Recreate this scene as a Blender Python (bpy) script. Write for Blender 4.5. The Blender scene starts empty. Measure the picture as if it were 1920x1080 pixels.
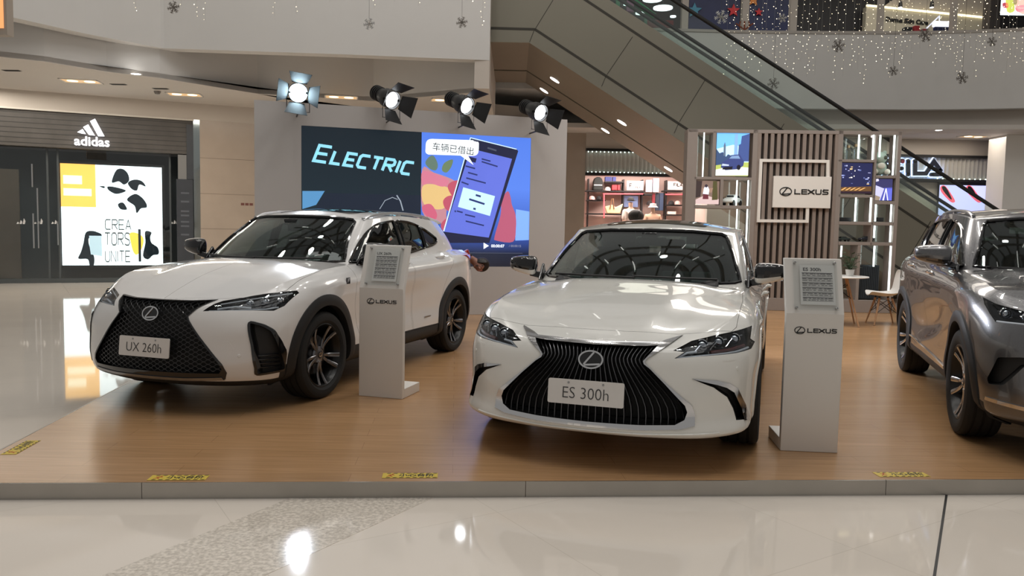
import bpy, bmesh, math, random
import numpy as np
from mathutils import Vector, Matrix
from mathutils.bvhtree import BVHTree

random.seed(7)
SC = bpy.context.scene
COL = SC.collection
PI = math.pi
PT = 0.085          # top of the display platform above the mall floor

# ------------------------------------------------------------------ materials
MATS = {}


def mat(name, col, rough=0.5, metal=0.0, coat=0.0, spec=0.5, emit=None, estr=0.0, var=0.0, vscale=8.0,
        bump=0.0, bscale=40.0, trans=0.0, alpha=1.0, ior=1.45):
    if name in MATS:
        return MATS[name]
    m = bpy.data.materials.new(name)
    m.use_nodes = True
    nt = m.node_tree
    b = nt.nodes['Principled BSDF']
    c4 = (col[0], col[1], col[2], 1)
    b.inputs['Base Color'].default_value = c4
    b.inputs['Roughness'].default_value = rough
    b.inputs['Metallic'].default_value = metal
    b.inputs['Coat Weight'].default_value = coat
    b.inputs['Coat Roughness'].default_value = 0.03
    b.inputs['Specular IOR Level'].default_value = spec
    b.inputs['IOR'].default_value = ior
    b.inputs['Transmission Weight'].default_value = trans
    b.inputs['Alpha'].default_value = alpha
    if emit is not None:
        b.inputs['Emission Color'].default_value = (emit[0], emit[1], emit[2], 1)
        b.inputs['Emission Strength'].default_value = estr
    if var or bump:
        tc = nt.nodes.new('ShaderNodeTexCoord')
        no = nt.nodes.new('ShaderNodeTexNoise')
        no.inputs['Scale'].default_value = vscale
        no.inputs['Detail'].default_value = 4
        nt.links.new(tc.outputs['Object'], no.inputs['Vector'])
        if var:
            mx = nt.nodes.new('ShaderNodeMix')
            mx.data_type = 'RGBA'
            mx.inputs[6].default_value = tuple(max(0, c * (1 - var)) for c in col) + (1,)
            mx.inputs[7].default_value = tuple(min(1, c * (1 + var)) for c in col) + (1,)
            nt.links.new(no.outputs['Fac'], mx.inputs[0])
            nt.links.new(mx.outputs[2], b.inputs['Base Color'])
        if bump:
            n2 = nt.nodes.new('ShaderNodeTexNoise')
            n2.inputs['Scale'].default_value = bscale
            nt.links.new(tc.outputs['Object'], n2.inputs['Vector'])
            bp = nt.nodes.new('ShaderNodeBump')
            bp.inputs['Strength'].default_value = bump
            bp.inputs['Distance'].default_value = 0.004
            nt.links.new(n2.outputs['Fac'], bp.inputs['Height'])
            nt.links.new(bp.outputs['Normal'], b.inputs['Normal'])
    MATS[name] = m
    return m


def glass(name, tint=(1, 1, 1), refl=0.06, rough=0.0, ior=1.5):
    """thin pane: see-through with a mirror coat that grows at grazing angles"""
    if name in MATS:
        return MATS[name]
    m = bpy.data.materials.new(name)
    m.use_nodes = True
    nt = m.node_tree
    for n in list(nt.nodes):
        nt.nodes.remove(n)
    o = nt.nodes.new('ShaderNodeOutputMaterial')
    t = nt.nodes.new('ShaderNodeBsdfTransparent')
    t.inputs['Color'].default_value = (*tint, 1)
    g = nt.nodes.new('ShaderNodeBsdfGlossy')
    g.inputs['Roughness'].default_value = rough
    g.inputs['Color'].default_value = (1, 1, 1, 1)
    fr = nt.nodes.new('ShaderNodeFresnel')
    ge = nt.nodes.new('ShaderNodeNewGeometry')
    ir = nt.nodes.new('ShaderNodeMapRange')      # same strength on entry and exit of the pane
    ir.inputs['To Min'].default_value = ior
    ir.inputs['To Max'].default_value = 1 / ior
    nt.links.new(ge.outputs['Backfacing'], ir.inputs['Value'])
    nt.links.new(ir.outputs[0], fr.inputs['IOR'])
    mp = nt.nodes.new('ShaderNodeMath')
    mp.operation = 'MULTIPLY_ADD'
    mp.use_clamp = True
    mp.inputs[1].default_value = 1.0
    mp.inputs[2].default_value = refl
    mx = nt.nodes.new('ShaderNodeMixShader')
    nt.links.new(fr.outputs[0], mp.inputs[0])
    nt.links.new(mp.outputs[0], mx.inputs[0])
    nt.links.new(t.outputs[0], mx.inputs[1])
    nt.links.new(g.outputs[0], mx.inputs[2])
    nt.links.new(mx.outputs[0], o.inputs['Surface'])
    MATS[name] = m
    return m


def emis(name, col, s):
    return mat(name, col, rough=0.6, emit=col, estr=s)


# ------------------------------------------------------------------ mesh builder
def frame_of(d, up=Vector((0, 0, 1))):
    d = d.normalized()
    if abs(d.dot(up)) > 0.98:
        up = Vector((0, 1, 0))
    s = d.cross(up).normalized()
    u = s.cross(d).normalized()
    return s, u


class MB:
    def __init__(self):
        self.v, self.f, self.m = [], [], []

    def add(self, vs, fs, mi=0):
        b = len(self.v)
        self.v.extend(Vector(p) for p in vs)
        for f in fs:
            self.f.append([b + i for i in f])
            self.m.append(mi)
        return self

    def box(self, lo, hi, mi=0):
        x0, y0, z0 = lo
        x1, y1, z1 = hi
        vs = [(x0, y0, z0), (x1, y0, z0), (x1, y1, z0), (x0, y1, z0), (x0, y0, z1), (x1, y0, z1), (x1, y1, z1), (x0, y1, z1)]
        return self.add(vs, [(0, 3, 2, 1), (4, 5, 6, 7), (0, 1, 5, 4), (1, 2, 6, 5), (2, 3, 7, 6), (3, 0, 4, 7)], mi)

    def bar(self, a, b, w, h, mi=0, up=(0, 0, 1)):
        a, b = Vector(a), Vector(b)
        s, u = frame_of(b - a, Vector(up))
        vs = []
        for p in (a, b):
            for i, j in ((-1, -1), (1, -1), (1, 1), (-1, 1)):
                vs.append(p + s * (i * w / 2) + u * (j * h / 2))
        return self.add(vs, [(0, 1, 2, 3), (7, 6, 5, 4), (0, 4, 5, 1), (1, 5, 6, 2), (2, 6, 7, 3), (3, 7, 4, 0)], mi)

    def tube(self, pts, r, n=8, mi=0, caps=True, closed=False, sx=1.0, up=(0, 0, 1)):
        pts = [Vector(p) for p in pts]
        k = len(pts)
        rs = r if isinstance(r, (list, tuple)) else [r] * k
        vs, fs = [], []
        for i, p in enumerate(pts):
            if closed:
                d = pts[(i + 1) % k] - pts[i - 1]
            else:
                d = pts[min(i + 1, k - 1)] - pts[max(i - 1, 0)]
            s, u = frame_of(d, Vector(up))
            for j in range(n):
                a = 2 * PI * (j + 0.5) / n
                vs.append(p + s * (math.cos(a) * rs[i] * sx) + u * (math.sin(a) * rs[i]))
        kk = k if closed else k - 1
        for i in range(kk):
            for j in range(n):
                a, b = i * n + j, i * n + (j + 1) % n
                c, d = ((i + 1) % k) * n + (j + 1) % n, ((i + 1) % k) * n + j
                fs.append((a, d, c, b))
        if caps and not closed:
            fs.append(tuple(range(n)))
            fs.append(tuple(reversed(range((k - 1) * n, k * n))))
        return self.add(vs, fs, mi)

    def lathe(self, prof, n=32, axis='z', c=(0, 0, 0), mi=0, closed=False):
        """prof: (radius, height) pairs turned round an axis"""
        vs, fs = [], []
        k = len(prof)
        for r, h in prof:
            for j in range(n):
                a = 2 * PI * j / n
                x, y = r * math.cos(a), r * math.sin(a)
                p = {'z': (x, y, h), 'y': (x, h, -y), 'x': (h, x, y)}[axis]
                vs.append((p[0] + c[0], p[1] + c[1], p[2] + c[2]))
        for i in range(k if closed else k - 1):
            for j in range(n):
                i2 = (i + 1) % k
                fs.append((i * n + j, i * n + (j + 1) % n, i2 * n + (j + 1) % n, i2 * n + j))
        if not closed:
            if prof[0][0] > 1e-6:
                fs.append(tuple(reversed(range(n))))
            if prof[-1][0] > 1e-6:
                fs.append(tuple(range((k - 1) * n, k * n)))
        return self.add(vs, fs, mi)

    def sphere(self, c, r, n=16, mi=0, s=(1, 1, 1)):
        vs, fs = [], []
        m = n // 2
        for i in range(m + 1):
            t = PI * i / m
            for j in range(n):
                a = 2 * PI * j / n
                vs.append((c[0] + r * s[0] * math.sin(t) * math.cos(a), c[1] + r * s[1] * math.sin(t) * math.sin(a), c[2] + r * s[2] * math.cos(t)))
        for i in range(m):
            for j in range(n):
                fs.append((i * n + j, (i + 1) * n + j, (i + 1) * n + (j + 1) % n, i * n + (j + 1) % n))
        return self.add(vs, fs, mi)

    def prism(self, poly, a, b, axis='y', mi=0):
        """poly in the plane across the axis: x -> (y,z), y -> (x,z), z -> (x,y)"""
        def P(p, h):
            return {'x': (h, p[0], p[1]), 'y': (p[0], h, p[1]), 'z': (p[0], p[1], h)}[axis]
        n = len(poly)
        ar = sum(poly[i][0] * poly[(i + 1) % n][1] - poly[(i + 1) % n][0] * poly[i][1] for i in range(n))
        poly = list(poly) if ar > 0 else list(reversed(poly))
        vs = [P(p, a) for p in poly] + [P(p, b) for p in poly]
        fs = [tuple(reversed(range(n))), tuple(range(n, 2 * n))]
        fs += [(i, (i + 1) % n, n + (i + 1) % n, n + i) for i in range(n)]
        if axis == 'y':
            fs = [tuple(reversed(f)) for f in fs]
        if a > b:
            fs = [tuple(reversed(f)) for f in fs]
        return self.add(vs, fs, mi)

    def grid(self, P, mi=0, flip=False):
        """P: rows of points"""
        k, n = len(P), len(P[0])
        fs = []
        for i in range(k - 1):
            for j in range(n - 1):
                q = (i * n + j, i * n + j + 1, (i + 1) * n + j + 1, (i + 1) * n + j)
                fs.append(tuple(reversed(q)) if flip else q)
        return self.add([p for r in P for p in r], fs, mi)

    def xf(self, M, start=0):
        for i in range(start, len(self.v)):
            self.v[i] = M @ self.v[i]
        return self

    def mesh(self, name, mats, smooth=False, merge=0.0, angle=35):
        me = bpy.data.meshes.new(name)
        me.from_pydata([tuple(p) for p in self.v], [], self.f)
        for m in (mats if isinstance(mats, (list, tuple)) else [mats]):
            me.materials.append(m)
        me.polygons.foreach_set('material_index', self.m)
        bm = bmesh.new()
        bm.from_mesh(me)
        if merge:
            bmesh.ops.remove_doubles(bm, verts=bm.verts, dist=merge)
        bmesh.ops.recalc_face_normals(bm, faces=bm.faces)
        if smooth:
            smooth_bm(bm, angle)
        bm.to_mesh(me)
        bm.free()
        return me

    def build(self, name, mats, parent=None, smooth=False, merge=0.0, angle=35, loc=None, bevel=0.0):
        o = bpy.data.objects.new(name, self.mesh(name, mats, smooth, merge, angle))
        COL.objects.link(o)
        if parent is not None:
            o.parent = parent
        if loc is not None:
            o.location = loc
        if bevel:
            bv = o.modifiers.new('bevel', 'BEVEL')
            bv.width = bevel
            bv.segments = 2
            bv.limit_method = 'ANGLE'
            bv.angle_limit = math.radians(40)
        return o


def smooth_bm(bm, angle=35):
    a = math.radians(angle)
    for f in bm.faces:
        f.smooth = True
    for e in bm.edges:
        if len(e.link_faces) == 2:
            e.smooth = e.calc_face_angle(0) < a


# ------------------------------------------------------------------ things and parts
def tag(o, label, cat, group=None, kind=None):
    o['label'] = label
    o['category'] = cat
    if group:
        o['group'] = group
    if kind:
        o['kind'] = kind
    return o


def thing(name, label, cat, loc=(0, 0, 0), rz=0.0, group=None):
    o = bpy.data.objects.new(name, None)
    COL.objects.link(o)
    o.empty_display_size = 0.1
    o.location = loc
    o.rotation_euler = (0, 0, rz)
    return tag(o, label, cat, group)


def struct(o):
    o['kind'] = 'structure'
    return o


def kids(o):
    return [c for c in COL.objects if c.parent is o]


def copy_tree(o, parent=None):
    c = o.copy()
    COL.objects.link(c)
    if parent is not None:
        c.parent = parent
    for k in kids(o):
        copy_tree(k, c)
    return c


# ------------------------------------------------------------------ lettering
def text_mesh(s, size, mat_, depth=0.002, align='CENTER', bold=0.0, shear=0.0, sx=1.0, spacing=1.0):
    cu = bpy.data.curves.new('lettering', 'FONT')
    cu.body = s
    cu.size = size
    cu.align_x = align
    cu.align_y = 'CENTER'
    cu.extrude = depth / 2
    cu.offset = bold
    cu.shear = shear
    cu.space_character = spacing
    cu.resolution_u = 3
    o = bpy.data.objects.new('lettering', cu)
    COL.objects.link(o)
    bpy.context.view_layer.update()
    dg = bpy.context.evaluated_depsgraph_get()
    me = bpy.data.meshes.new_from_object(o.evaluated_get(dg))
    bpy.data.objects.remove(o)
    bpy.data.curves.remove(cu)
    me.materials.clear()
    me.materials.append(mat_)
    if sx != 1.0:
        for v in me.vertices:
            v.co.x *= sx
    return me


def text(s, size, mat_, name, parent, M, **kw):
    """lettering lies in local XY; M brings it to its place"""
    me = text_mesh(s, size, mat_, **kw)
    me.transform(M)
    me.name = name
    o = bpy.data.objects.new(name, me)
    COL.objects.link(o)
    o.parent = parent
    return o


def ribbon(mb, pts, w, d=0.004, mi=0, closed=False):
    """flat stroke of width w through 2D points (x,y), thickness d along z, mitred corners"""
    n = len(pts)
    L, R = [], []
    for i in range(n):
        p = Vector(pts[i])
        a = Vector(pts[i - 1]) if (i > 0 or closed) else None
        b = Vector(pts[(i + 1) % n]) if (i < n - 1 or closed) else None
        d1 = (p - a).normalized() if a is not None else (b - p).normalized()
        d2 = (b - p).normalized() if b is not None else d1
        t = (d1 + d2)
        t = t.normalized() if t.length > 1e-6 else d1
        nn = Vector((-t.y, t.x))
        c = max(0.45, nn.dot(Vector((-d1.y, d1.x))))
        L.append(p + nn * (w / 2 / c))
        R.append(p - nn * (w / 2 / c))
    vs = [(p.x, p.y, d / 2) for p in L] + [(p.x, p.y, d / 2) for p in R] + [(p.x, p.y, -d / 2) for p in L] + [(p.x, p.y, -d / 2) for p in R]
    fs = []
    for i in range(n if closed else n - 1):
        j = (i + 1) % n
        fs += [(i, n + i, n + j, j), (2 * n + i, 2 * n + j, 3 * n + j, 3 * n + i), (i, j, 2 * n + j, 2 * n + i), (n + i, 3 * n + i, 3 * n + j, n + j)]
    if not closed:
        fs += [(0, 2 * n, 3 * n, n), (n - 1, 2 * n - 1, 4 * n - 1, 3 * n - 1)]
    return mb.add(vs, fs, mi)


def arc(cx, cy, rx, ry, a0, a1, n=12):
    return [(cx + rx * math.cos(math.radians(a0 + (a1 - a0) * i / n)), cy + ry * math.sin(math.radians(a0 + (a1 - a0) * i / n))) for i in range(n + 1)]


def flat(mb, poly, d=0.004, z=0.0, mi=0):
    return mb.prism(poly, z - d / 2, z + d / 2, 'z', mi)


def emblem_L(mb, cx, cy, h, w, d=0.004, mi=0, stroke=0.075):
    """oval ring with a slanted L in it; h = height of the oval"""
    ry, rx = h / 2, h / 2 * 1.36
    s = stroke * h
    ribbon(mb, [(cx + p[0], cy + p[1]) for p in arc(0, 0, rx - s / 2, ry - s / 2, 0, 348, 30)], s, d, mi, closed=True)
    q = [(0.16 * h, 0.40 * h), (-0.34 * h, -0.24 * h), (-0.30 * h, -0.30 * h), (0.50 * h, -0.22 * h)]
    ribbon(mb, [(cx + p[0], cy + p[1]) for p in q], s * 1.15, d, mi)
    return mb


def word_wide(mb, x, y, h, d=0.004, mi=0, st=0.215):
    """the five wide letters L E X U S drawn as strokes; returns the end x"""
    s = st * h
    w = h * 1.15
    g = h * 0.17
    r = h * 0.18
    ribbon(mb, [(x + s / 2, y + h), (x + s / 2, y + s / 2), (x + w, y + s / 2)], s, d, mi)
    x += w + g
    for k in (0, 1, 2):
        yy = y + s / 2 + k * (h - s) / 2
        ribbon(mb, [(x, yy), (x + w * .95, yy)], s, d, mi)
    ribbon(mb, [(x + s / 2, y), (x + s / 2, y + h)], s, d, mi)
    x += w * .95 + g * .7
    ribbon(mb, [(x, y + s * .35), (x + w * 1.1, y + h - s * .35)], s * 1.15, d, mi)
    ribbon(mb, [(x, y + h - s * .35), (x + w * 1.1, y + s * .35)], s * 1.15, d, mi)
    x += w * 1.1 + g
    ribbon(mb, [(x + s / 2, y + h)] + [(x + s / 2 + r + p[0], y + s / 2 + r + p[1]) for p in arc(0, 0, r, r, 180, 270, 4)] +
           [(x + w - s / 2 - r + p[0], y + s / 2 + r + p[1]) for p in arc(0, 0, r, r, 270, 360, 4)] + [(x + w - s / 2, y + h)], s, d, mi)
    x += w + g
    q = (h - s) / 2
    pts = [(x + w, y + h - s / 2), (x + q / 2 + s / 2, y + h - s / 2)] + [(x + q / 2 + s / 2 + p[0], y + h - s / 2 - q / 2 + p[1]) for p in arc(0, 0, q / 2, q / 2, 90, 270, 6)]
    pts += [(x + w - q / 2 - s / 2 + p[0], y + s / 2 + q / 2 + p[1]) for p in arc(0, 0, q / 2, q / 2, 90, -90, 6)] + [(x, y + s / 2)]
    ribbon(mb, pts, s, d, mi)
    return x + w


def maker_mark(h, mat_, name, parent, M, d=0.004):
    """emblem and word side by side, centred at the local origin; h = letter height"""
    mb = MB()
    eh = h * 1.75
    ew = eh * 1.36
    tot = ew + h * 0.45 + h * 6.0
    x0 = -tot / 2
    emblem_L(mb, x0 + ew / 2, 0, eh, 0, d, 0, 0.10)
    word_wide(mb, x0 + ew + h * 0.45, -h / 2, h, d)
    mb.xf(M)
    return mb.build(name, mat_, parent)


# ------------------------------------------------------------------ camera model, used to lay out the hall from measured sight lines
CAM_H = 1.4488
CAM_F, CAM_P, CAM_R = 1488.97, math.radians(4.3437), math.radians(1.1082)


def sight(px, py):
    a, b = px - 960, py - 540
    c, s = math.cos(CAM_R), math.sin(CAM_R)
    X = (c * a + s * b) / CAM_F
    U = (s * a - c * b) / CAM_F
    cp, sp = math.cos(CAM_P), math.sin(CAM_P)
    return Vector((X, cp + U * sp, -sp + U * cp))


def at_y(px, py, y):
    r = sight(px, py)
    return Vector((0, 0, CAM_H)) + r * (y / r.y)


def at_z(px, py, z):
    r = sight(px, py)
    return Vector((0, 0, CAM_H)) + r * ((z - CAM_H) / r.z)


def make_camera():
    cd = bpy.data.cameras.new('camera')
    cd.sensor_width = 36
    cd.lens = 36 * CAM_F / 1920
    cd.clip_start = 0.05
    cd.clip_end = 300
    o = bpy.data.objects.new('camera', cd)
    COL.objects.link(o)
    cp, sp = math.cos(CAM_P), math.sin(CAM_P)
    fwd = Vector((0, cp, -sp))
    up = Vector((0, sp, cp))
    right = Vector((1, 0, 0))
    c, s = math.cos(CAM_R), math.sin(CAM_R)
    r2 = right * c + up * s
    u2 = up * c - right * s
    M = Matrix((r2, u2, -fwd)).transposed().to_4x4()
    M.translation = (0, 0, CAM_H)
    o.matrix_world = M
    SC.camera = o
    return o
# ================================================================== car surfaces
def hermite(P, ts, mirror=True, breaks=()):
    """smooth curve through P (k,3) at index parameters ts; ends meet y=0 square-on"""
    P = np.asarray(P, float)
    k = len(P)
    F = np.array([1, -1, 1.])
    if mirror:
        Q = np.vstack([P[1] * F, P, P[-2] * F])
    else:
        Q = np.vstack([2 * P[0] - P[1], P, 2 * P[-1] - P[-2]])
    h = np.maximum(np.linalg.norm(np.diff(Q, axis=0), axis=1), 1e-6) ** 0.75
    d = np.diff(Q, axis=0) / h[:, None]
    M = (d[:-1] * h[1:, None] + d[1:] * h[:-1, None]) / (h[:-1] + h[1:])[:, None]
    out = np.empty((len(ts), 3))
    for n, t in enumerate(ts):
        i = min(int(t), k - 2)
        s = t - i
        hh = h[i + 1]
        m0 = M[i] if i not in breaks else d[i + 1]
        m1 = M[i + 1] if (i + 1) not in breaks else d[i + 1]
        s2, s3 = s * s, s * s * s
        out[n] = (2 * s3 - 3 * s2 + 1) * P[i] + (s3 - 2 * s2 + s) * hh * m0 + (3 * s2 - 2 * s3) * P[i + 1] + (s3 - s2) * hh * m1
    return out


def pch(xs, ys, x):
    """smooth 1-D interpolation without overshoot"""
    xs = np.asarray(xs, float)
    ys = np.asarray(ys, float)
    if xs[0] > xs[-1]:
        xs, ys = xs[::-1], ys[::-1]
    x = np.clip(x, xs[0], xs[-1])
    h = np.diff(xs)
    d = np.diff(ys) / h
    m = np.zeros(len(xs))
    for i in range(1, len(xs) - 1):
        if d[i - 1] * d[i] > 0:
            w1, w2 = 2 * h[i] + h[i - 1], h[i] + 2 * h[i - 1]
            m[i] = (w1 + w2) / (w1 / d[i - 1] + w2 / d[i])
    m[0], m[-1] = d[0], d[-1]
    i = np.clip(np.searchsorted(xs, x) - 1, 0, len(h) - 1)
    s = (x - xs[i]) / h[i]
    return ((1 + 2 * s) * (1 - s) ** 2 * ys[i] + s * (1 - s) ** 2 * h[i] * m[i] + s * s * (3 - 2 * s) * ys[i + 1] + s * s * (s - 1) * h[i] * m[i + 1])


def loft(lines, cap_z, nu, nv, brk_v=(), brk_u=(), cap_n=14, cap_pow=2.3, bottom=True, disp=None, matf=None, fine=None):
    """lines: J lines x K stations; returns a closed mirrored mesh"""
    L = np.asarray(lines, float)
    J, K = L.shape[:2]
    us = np.concatenate([np.arange(K - 1)[:, None] + np.arange(nu)[None, :] / nu]).ravel()
    us = np.append(us, K - 1)
    A = np.array([hermite(L[j], us, True, brk_u) for j in range(J)])        # J x U x 3
    vs = np.append((np.arange(J - 1)[:, None] + np.arange(nv)[None, :] / nv).ravel(), J - 1)
    B = np.array([hermite(A[:, i], vs, False, brk_v) for i in range(len(us))])   # U x V x 3
    rows = []
    if bottom:
        c = B[:, 0].copy()
        c[:, 1] = 0
        rows.append(c)
    for j in range(len(vs)):
        rows.append(B[:, j])
    top = B[:, -1]
    zc = cap_z(top[:, 0])
    for k in range(1, cap_n + 1):
        s = 1 - k / cap_n
        y = top[:, 1] * s
        z = top[:, 2] + (zc - top[:, 2]) * (1 - s ** cap_pow)
        rows.append(np.stack([top[:, 0], y, z], -1))
    R = np.array(rows)                                                        # rows x U x 3
    nb = 1 if bottom else 0
    vpar = ([-1] if bottom else []) + list(vs) + [J - 1 + k / cap_n for k in range(1, cap_n + 1)]
    R[:, 0, 1] = 0
    R[:, -1, 1] = 0
    if disp is not None:
        sh = R.shape
        R = disp(R.reshape(-1, 3)).reshape(sh)
    nr, nU = R.shape[:2]
    vs_, fs, mi = [], [], []
    for sgn in (1, -1):
        b = len(vs_)
        q = R.copy()
        q[..., 1] *= sgn
        vs_.extend(map(tuple, q.reshape(-1, 3)))
        for i in range(nr - 1):
            vm = (vpar[i] + vpar[i + 1]) / 2
            for j in range(nU - 1):
                a = b + i * nU + j
                f = (a, a + 1, a + nU + 1, a + nU)
                fs.append(f if sgn > 0 else f[::-1])
                mi.append(matf((us[j] + us[j + 1]) / 2, vm, R[i, j]) if matf else 0)
    me = bpy.data.meshes.new('hull')
    me.from_pydata(vs_, [], fs)
    me.polygons.foreach_set('material_index', mi)
    bm = bmesh.new()
    bm.from_mesh(me)
    bmesh.ops.remove_doubles(bm, verts=bm.verts, dist=1e-5)
    bad = [f for f in bm.faces if f.calc_area() < 1e-12]
    if bad:
        bmesh.ops.dissolve_degenerate(bm, edges=list({e for f in bad for e in f.edges}), dist=1e-6)
    bmesh.ops.recalc_face_normals(bm, faces=bm.faces)
    smooth_bm(bm, 24)
    bm.to_mesh(me)
    bm.free()
    return me


def inset_mesh(me, d, mi=None):
    m2 = me.copy()
    bm = bmesh.new()
    bm.from_mesh(m2)
    bm.normal_update()
    n = {v.index: v.normal.copy() for v in bm.verts}
    for v in bm.verts:
        v.co -= n[v.index] * d
        if abs(v.co.y) < 1e-5:
            v.co.y = 0
    if mi is not None:
        for f in bm.faces:
            f.material_index = mi
    bm.to_mesh(m2)
    bm.free()
    return m2


def boolean(a, bs, op='DIFFERENCE', solver='MANIFOLD'):
    """a, bs: meshes in the same local space; returns a new mesh (material indices kept)"""
    n0 = max([p for p in [len(a.materials)]] + [1])
    A = bpy.data.objects.new('tmp_a', a)
    COL.objects.link(A)
    tmp = [A]
    for b in bs:
        B = bpy.data.objects.new('tmp_b', b)
        COL.objects.link(B)
        tmp.append(B)
        md = A.modifiers.new('b', 'BOOLEAN')
        md.object = B
        md.operation = op
        md.solver = solver
        md.material_mode = 'INDEX'
    bpy.context.view_layer.update()
    dg = bpy.context.evaluated_depsgraph_get()
    me = bpy.data.meshes.new_from_object(A.evaluated_get(dg))
    for t in tmp:
        bpy.data.objects.remove(t)
    if len(me.polygons) == 0 and solver == 'MANIFOLD':
        print('boolean fallback')
        return boolean(a, bs, op, 'EXACT')
    return me


SLOTS = []


def prism_mesh(poly, a, b, axis, mi):
    mb = MB()
    mb.prism(poly, a, b, axis, mi)
    me = mb.mesh('cut', SLOTS)
    return me


def mirror_poly(poly):
    return [(-y, z) for y, z in poly][::-1]


def shrink(poly, d):
    n = len(poly)
    ar = sum(poly[i][0] * poly[(i + 1) % n][1] - poly[(i + 1) % n][0] * poly[i][1] for i in range(n))
    sg = 1 if ar > 0 else -1
    out = []
    for i in range(n):
        p, a, b = Vector(poly[i]), Vector(poly[i - 1]), Vector(poly[(i + 1) % n])
        d1, d2 = (p - a).normalized(), (b - p).normalized()
        n1, n2 = Vector((-d1.y, d1.x)), Vector((-d2.y, d2.x))
        m = (n1 + n2)
        m = m.normalized() if m.length > 1e-6 else n1
        c = max(0.35, m.dot(n1))
        q = p + m * (sg * d / c)
        out.append((q.x, q.y))
    return out


def round_poly(poly, r, n=4):
    """rounds the corners of a polygon; r a number or one per corner"""
    out = []
    k = len(poly)
    for i in range(k):
        rr = r[i] if isinstance(r, (list, tuple)) else r
        p, a, b = Vector(poly[i]), Vector(poly[i - 1]), Vector(poly[(i + 1) % k])
        if rr <= 0:
            out.append(tuple(p))
            continue
        d1, d2 = (a - p), (b - p)
        l = min(rr, d1.length * .45, d2.length * .45)
        s, e = p + d1.normalized() * l, p + d2.normalized() * l
        for t in range(n + 1):
            t /= n
            q = s * (1 - t) ** 2 + p * 2 * t * (1 - t) + e * t * t
            out.append((q.x, q.y))
    return out


def dense(poly, step=0.03, closed=True):
    out = []
    n = len(poly)
    for i in range(n if closed else n - 1):
        a, b = Vector(poly[i]), Vector(poly[(i + 1) % n])
        k = max(1, int((b - a).length / step))
        for j in range(k):
            out.append(tuple(a.lerp(b, j / k)))
    if not closed:
        out.append(tuple(poly[-1]))
    return out


class Hull:
    """ray lookups on a car surface"""

    def __init__(self, me):
        self.me = me
        vs = [v.co.copy() for v in me.vertices]
        ps = [tuple(p.vertices) for p in me.polygons]
        self.vs, self.ps = vs, ps
        self.t = BVHTree.FromPolygons(vs, ps)
        cn = me.corner_normals
        self.cn = [[cn[i].vector.copy() for i in p.loop_indices] for p in me.polygons]

    def front(self, y, z, off=0.0):
        p, n, i, d = self.t.ray_cast(Vector((6, y, z)), Vector((-1, 0, 0)))
        return (p + n * off) if p is not None else None

    def side(self, x, z, off=0.0, s=1):
        p, n, i, d = self.t.ray_cast(Vector((x, 6 * s, z)), Vector((0, -s, 0)))
        return (p + n * off) if p is not None else None

    def top(self, x, y, off=0.0):
        p, n, i, d = self.t.ray_cast(Vector((x, y, 6)), Vector((0, 0, -1)))
        return (p + n * off) if p is not None else None

    def on_front(self, pts, off=0.0):
        return [q for q in (self.front(y, z, off) for y, z in pts) if q is not None]

    def on_side(self, pts, off=0.0, s=1):
        return [q for q in (self.side(x, z, off, s) for x, z in pts) if q is not None]

    def on_top(self, pts, off=0.0):
        return [q for q in (self.top(x, y, off) for x, y in pts) if q is not None]

    def fix_normals(self, me, tol=4e-4):
        """give cut pieces the undisturbed shading of the surface they came from"""
        from mathutils.interpolate import poly_3d_calc
        bm = bmesh.new()
        bm.from_mesh(me)
        smooth_bm(bm, 24)
        bm.to_mesh(me)
        bm.free()
        vs = [v.co for v in me.vertices]
        base = [c.vector.copy() for c in me.corner_normals]
        ns = [None] * len(me.loops)
        for p in me.polygons:
            c = p.center
            q, n, i, d = self.t.find_nearest(c)
            ok = d is not None and d < max(tol * 12, .012) and abs(p.normal.dot(n)) > 0.9
            sg = 1 if ok and p.normal.dot(n) > 0 else -1
            for li, vi in zip(p.loop_indices, p.vertices):
                ns[li] = base[li]
                if ok:
                    co = vs[vi]
                    q2, n2, i2, d2 = self.t.find_nearest(co.lerp(c, 0.06))
                    if d2 is not None and n2.dot(p.normal) * sg > 0.8:
                        w = poly_3d_calc([self.vs[k] for k in self.ps[i2]], co)
                        v = Vector((0, 0, 0))
                        for a, b in zip(w, self.cn[i2]):
                            v += b * max(a, 0)
                        if v.length > 1e-6:
                            ns[li] = v.normalized() * sg
        me.normals_split_custom_set([tuple(v) for v in ns])
        return me


def link_mesh(me, name, parent, mats=None):
    if mats is not None:
        me.materials.clear()
        for m in mats:
            me.materials.append(m)
    me.name = name
    o = bpy.data.objects.new(name, me)
    COL.objects.link(o)
    o.parent = parent
    return o


def prune(me, used_only=True):
    """drop unused material slots so a part carries only its own materials"""
    idx = sorted({p.material_index for p in me.polygons})
    ms = [me.materials[i] if i < len(me.materials) else SLOTS[min(i, len(SLOTS) - 1)] for i in idx]
    mp = {a: b for b, a in enumerate(idx)}
    new = [mp[p.material_index] for p in me.polygons]
    me.materials.clear()
    for m in ms:
        me.materials.append(m)
    me.polygons.foreach_set('material_index', new)
    return me


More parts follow.
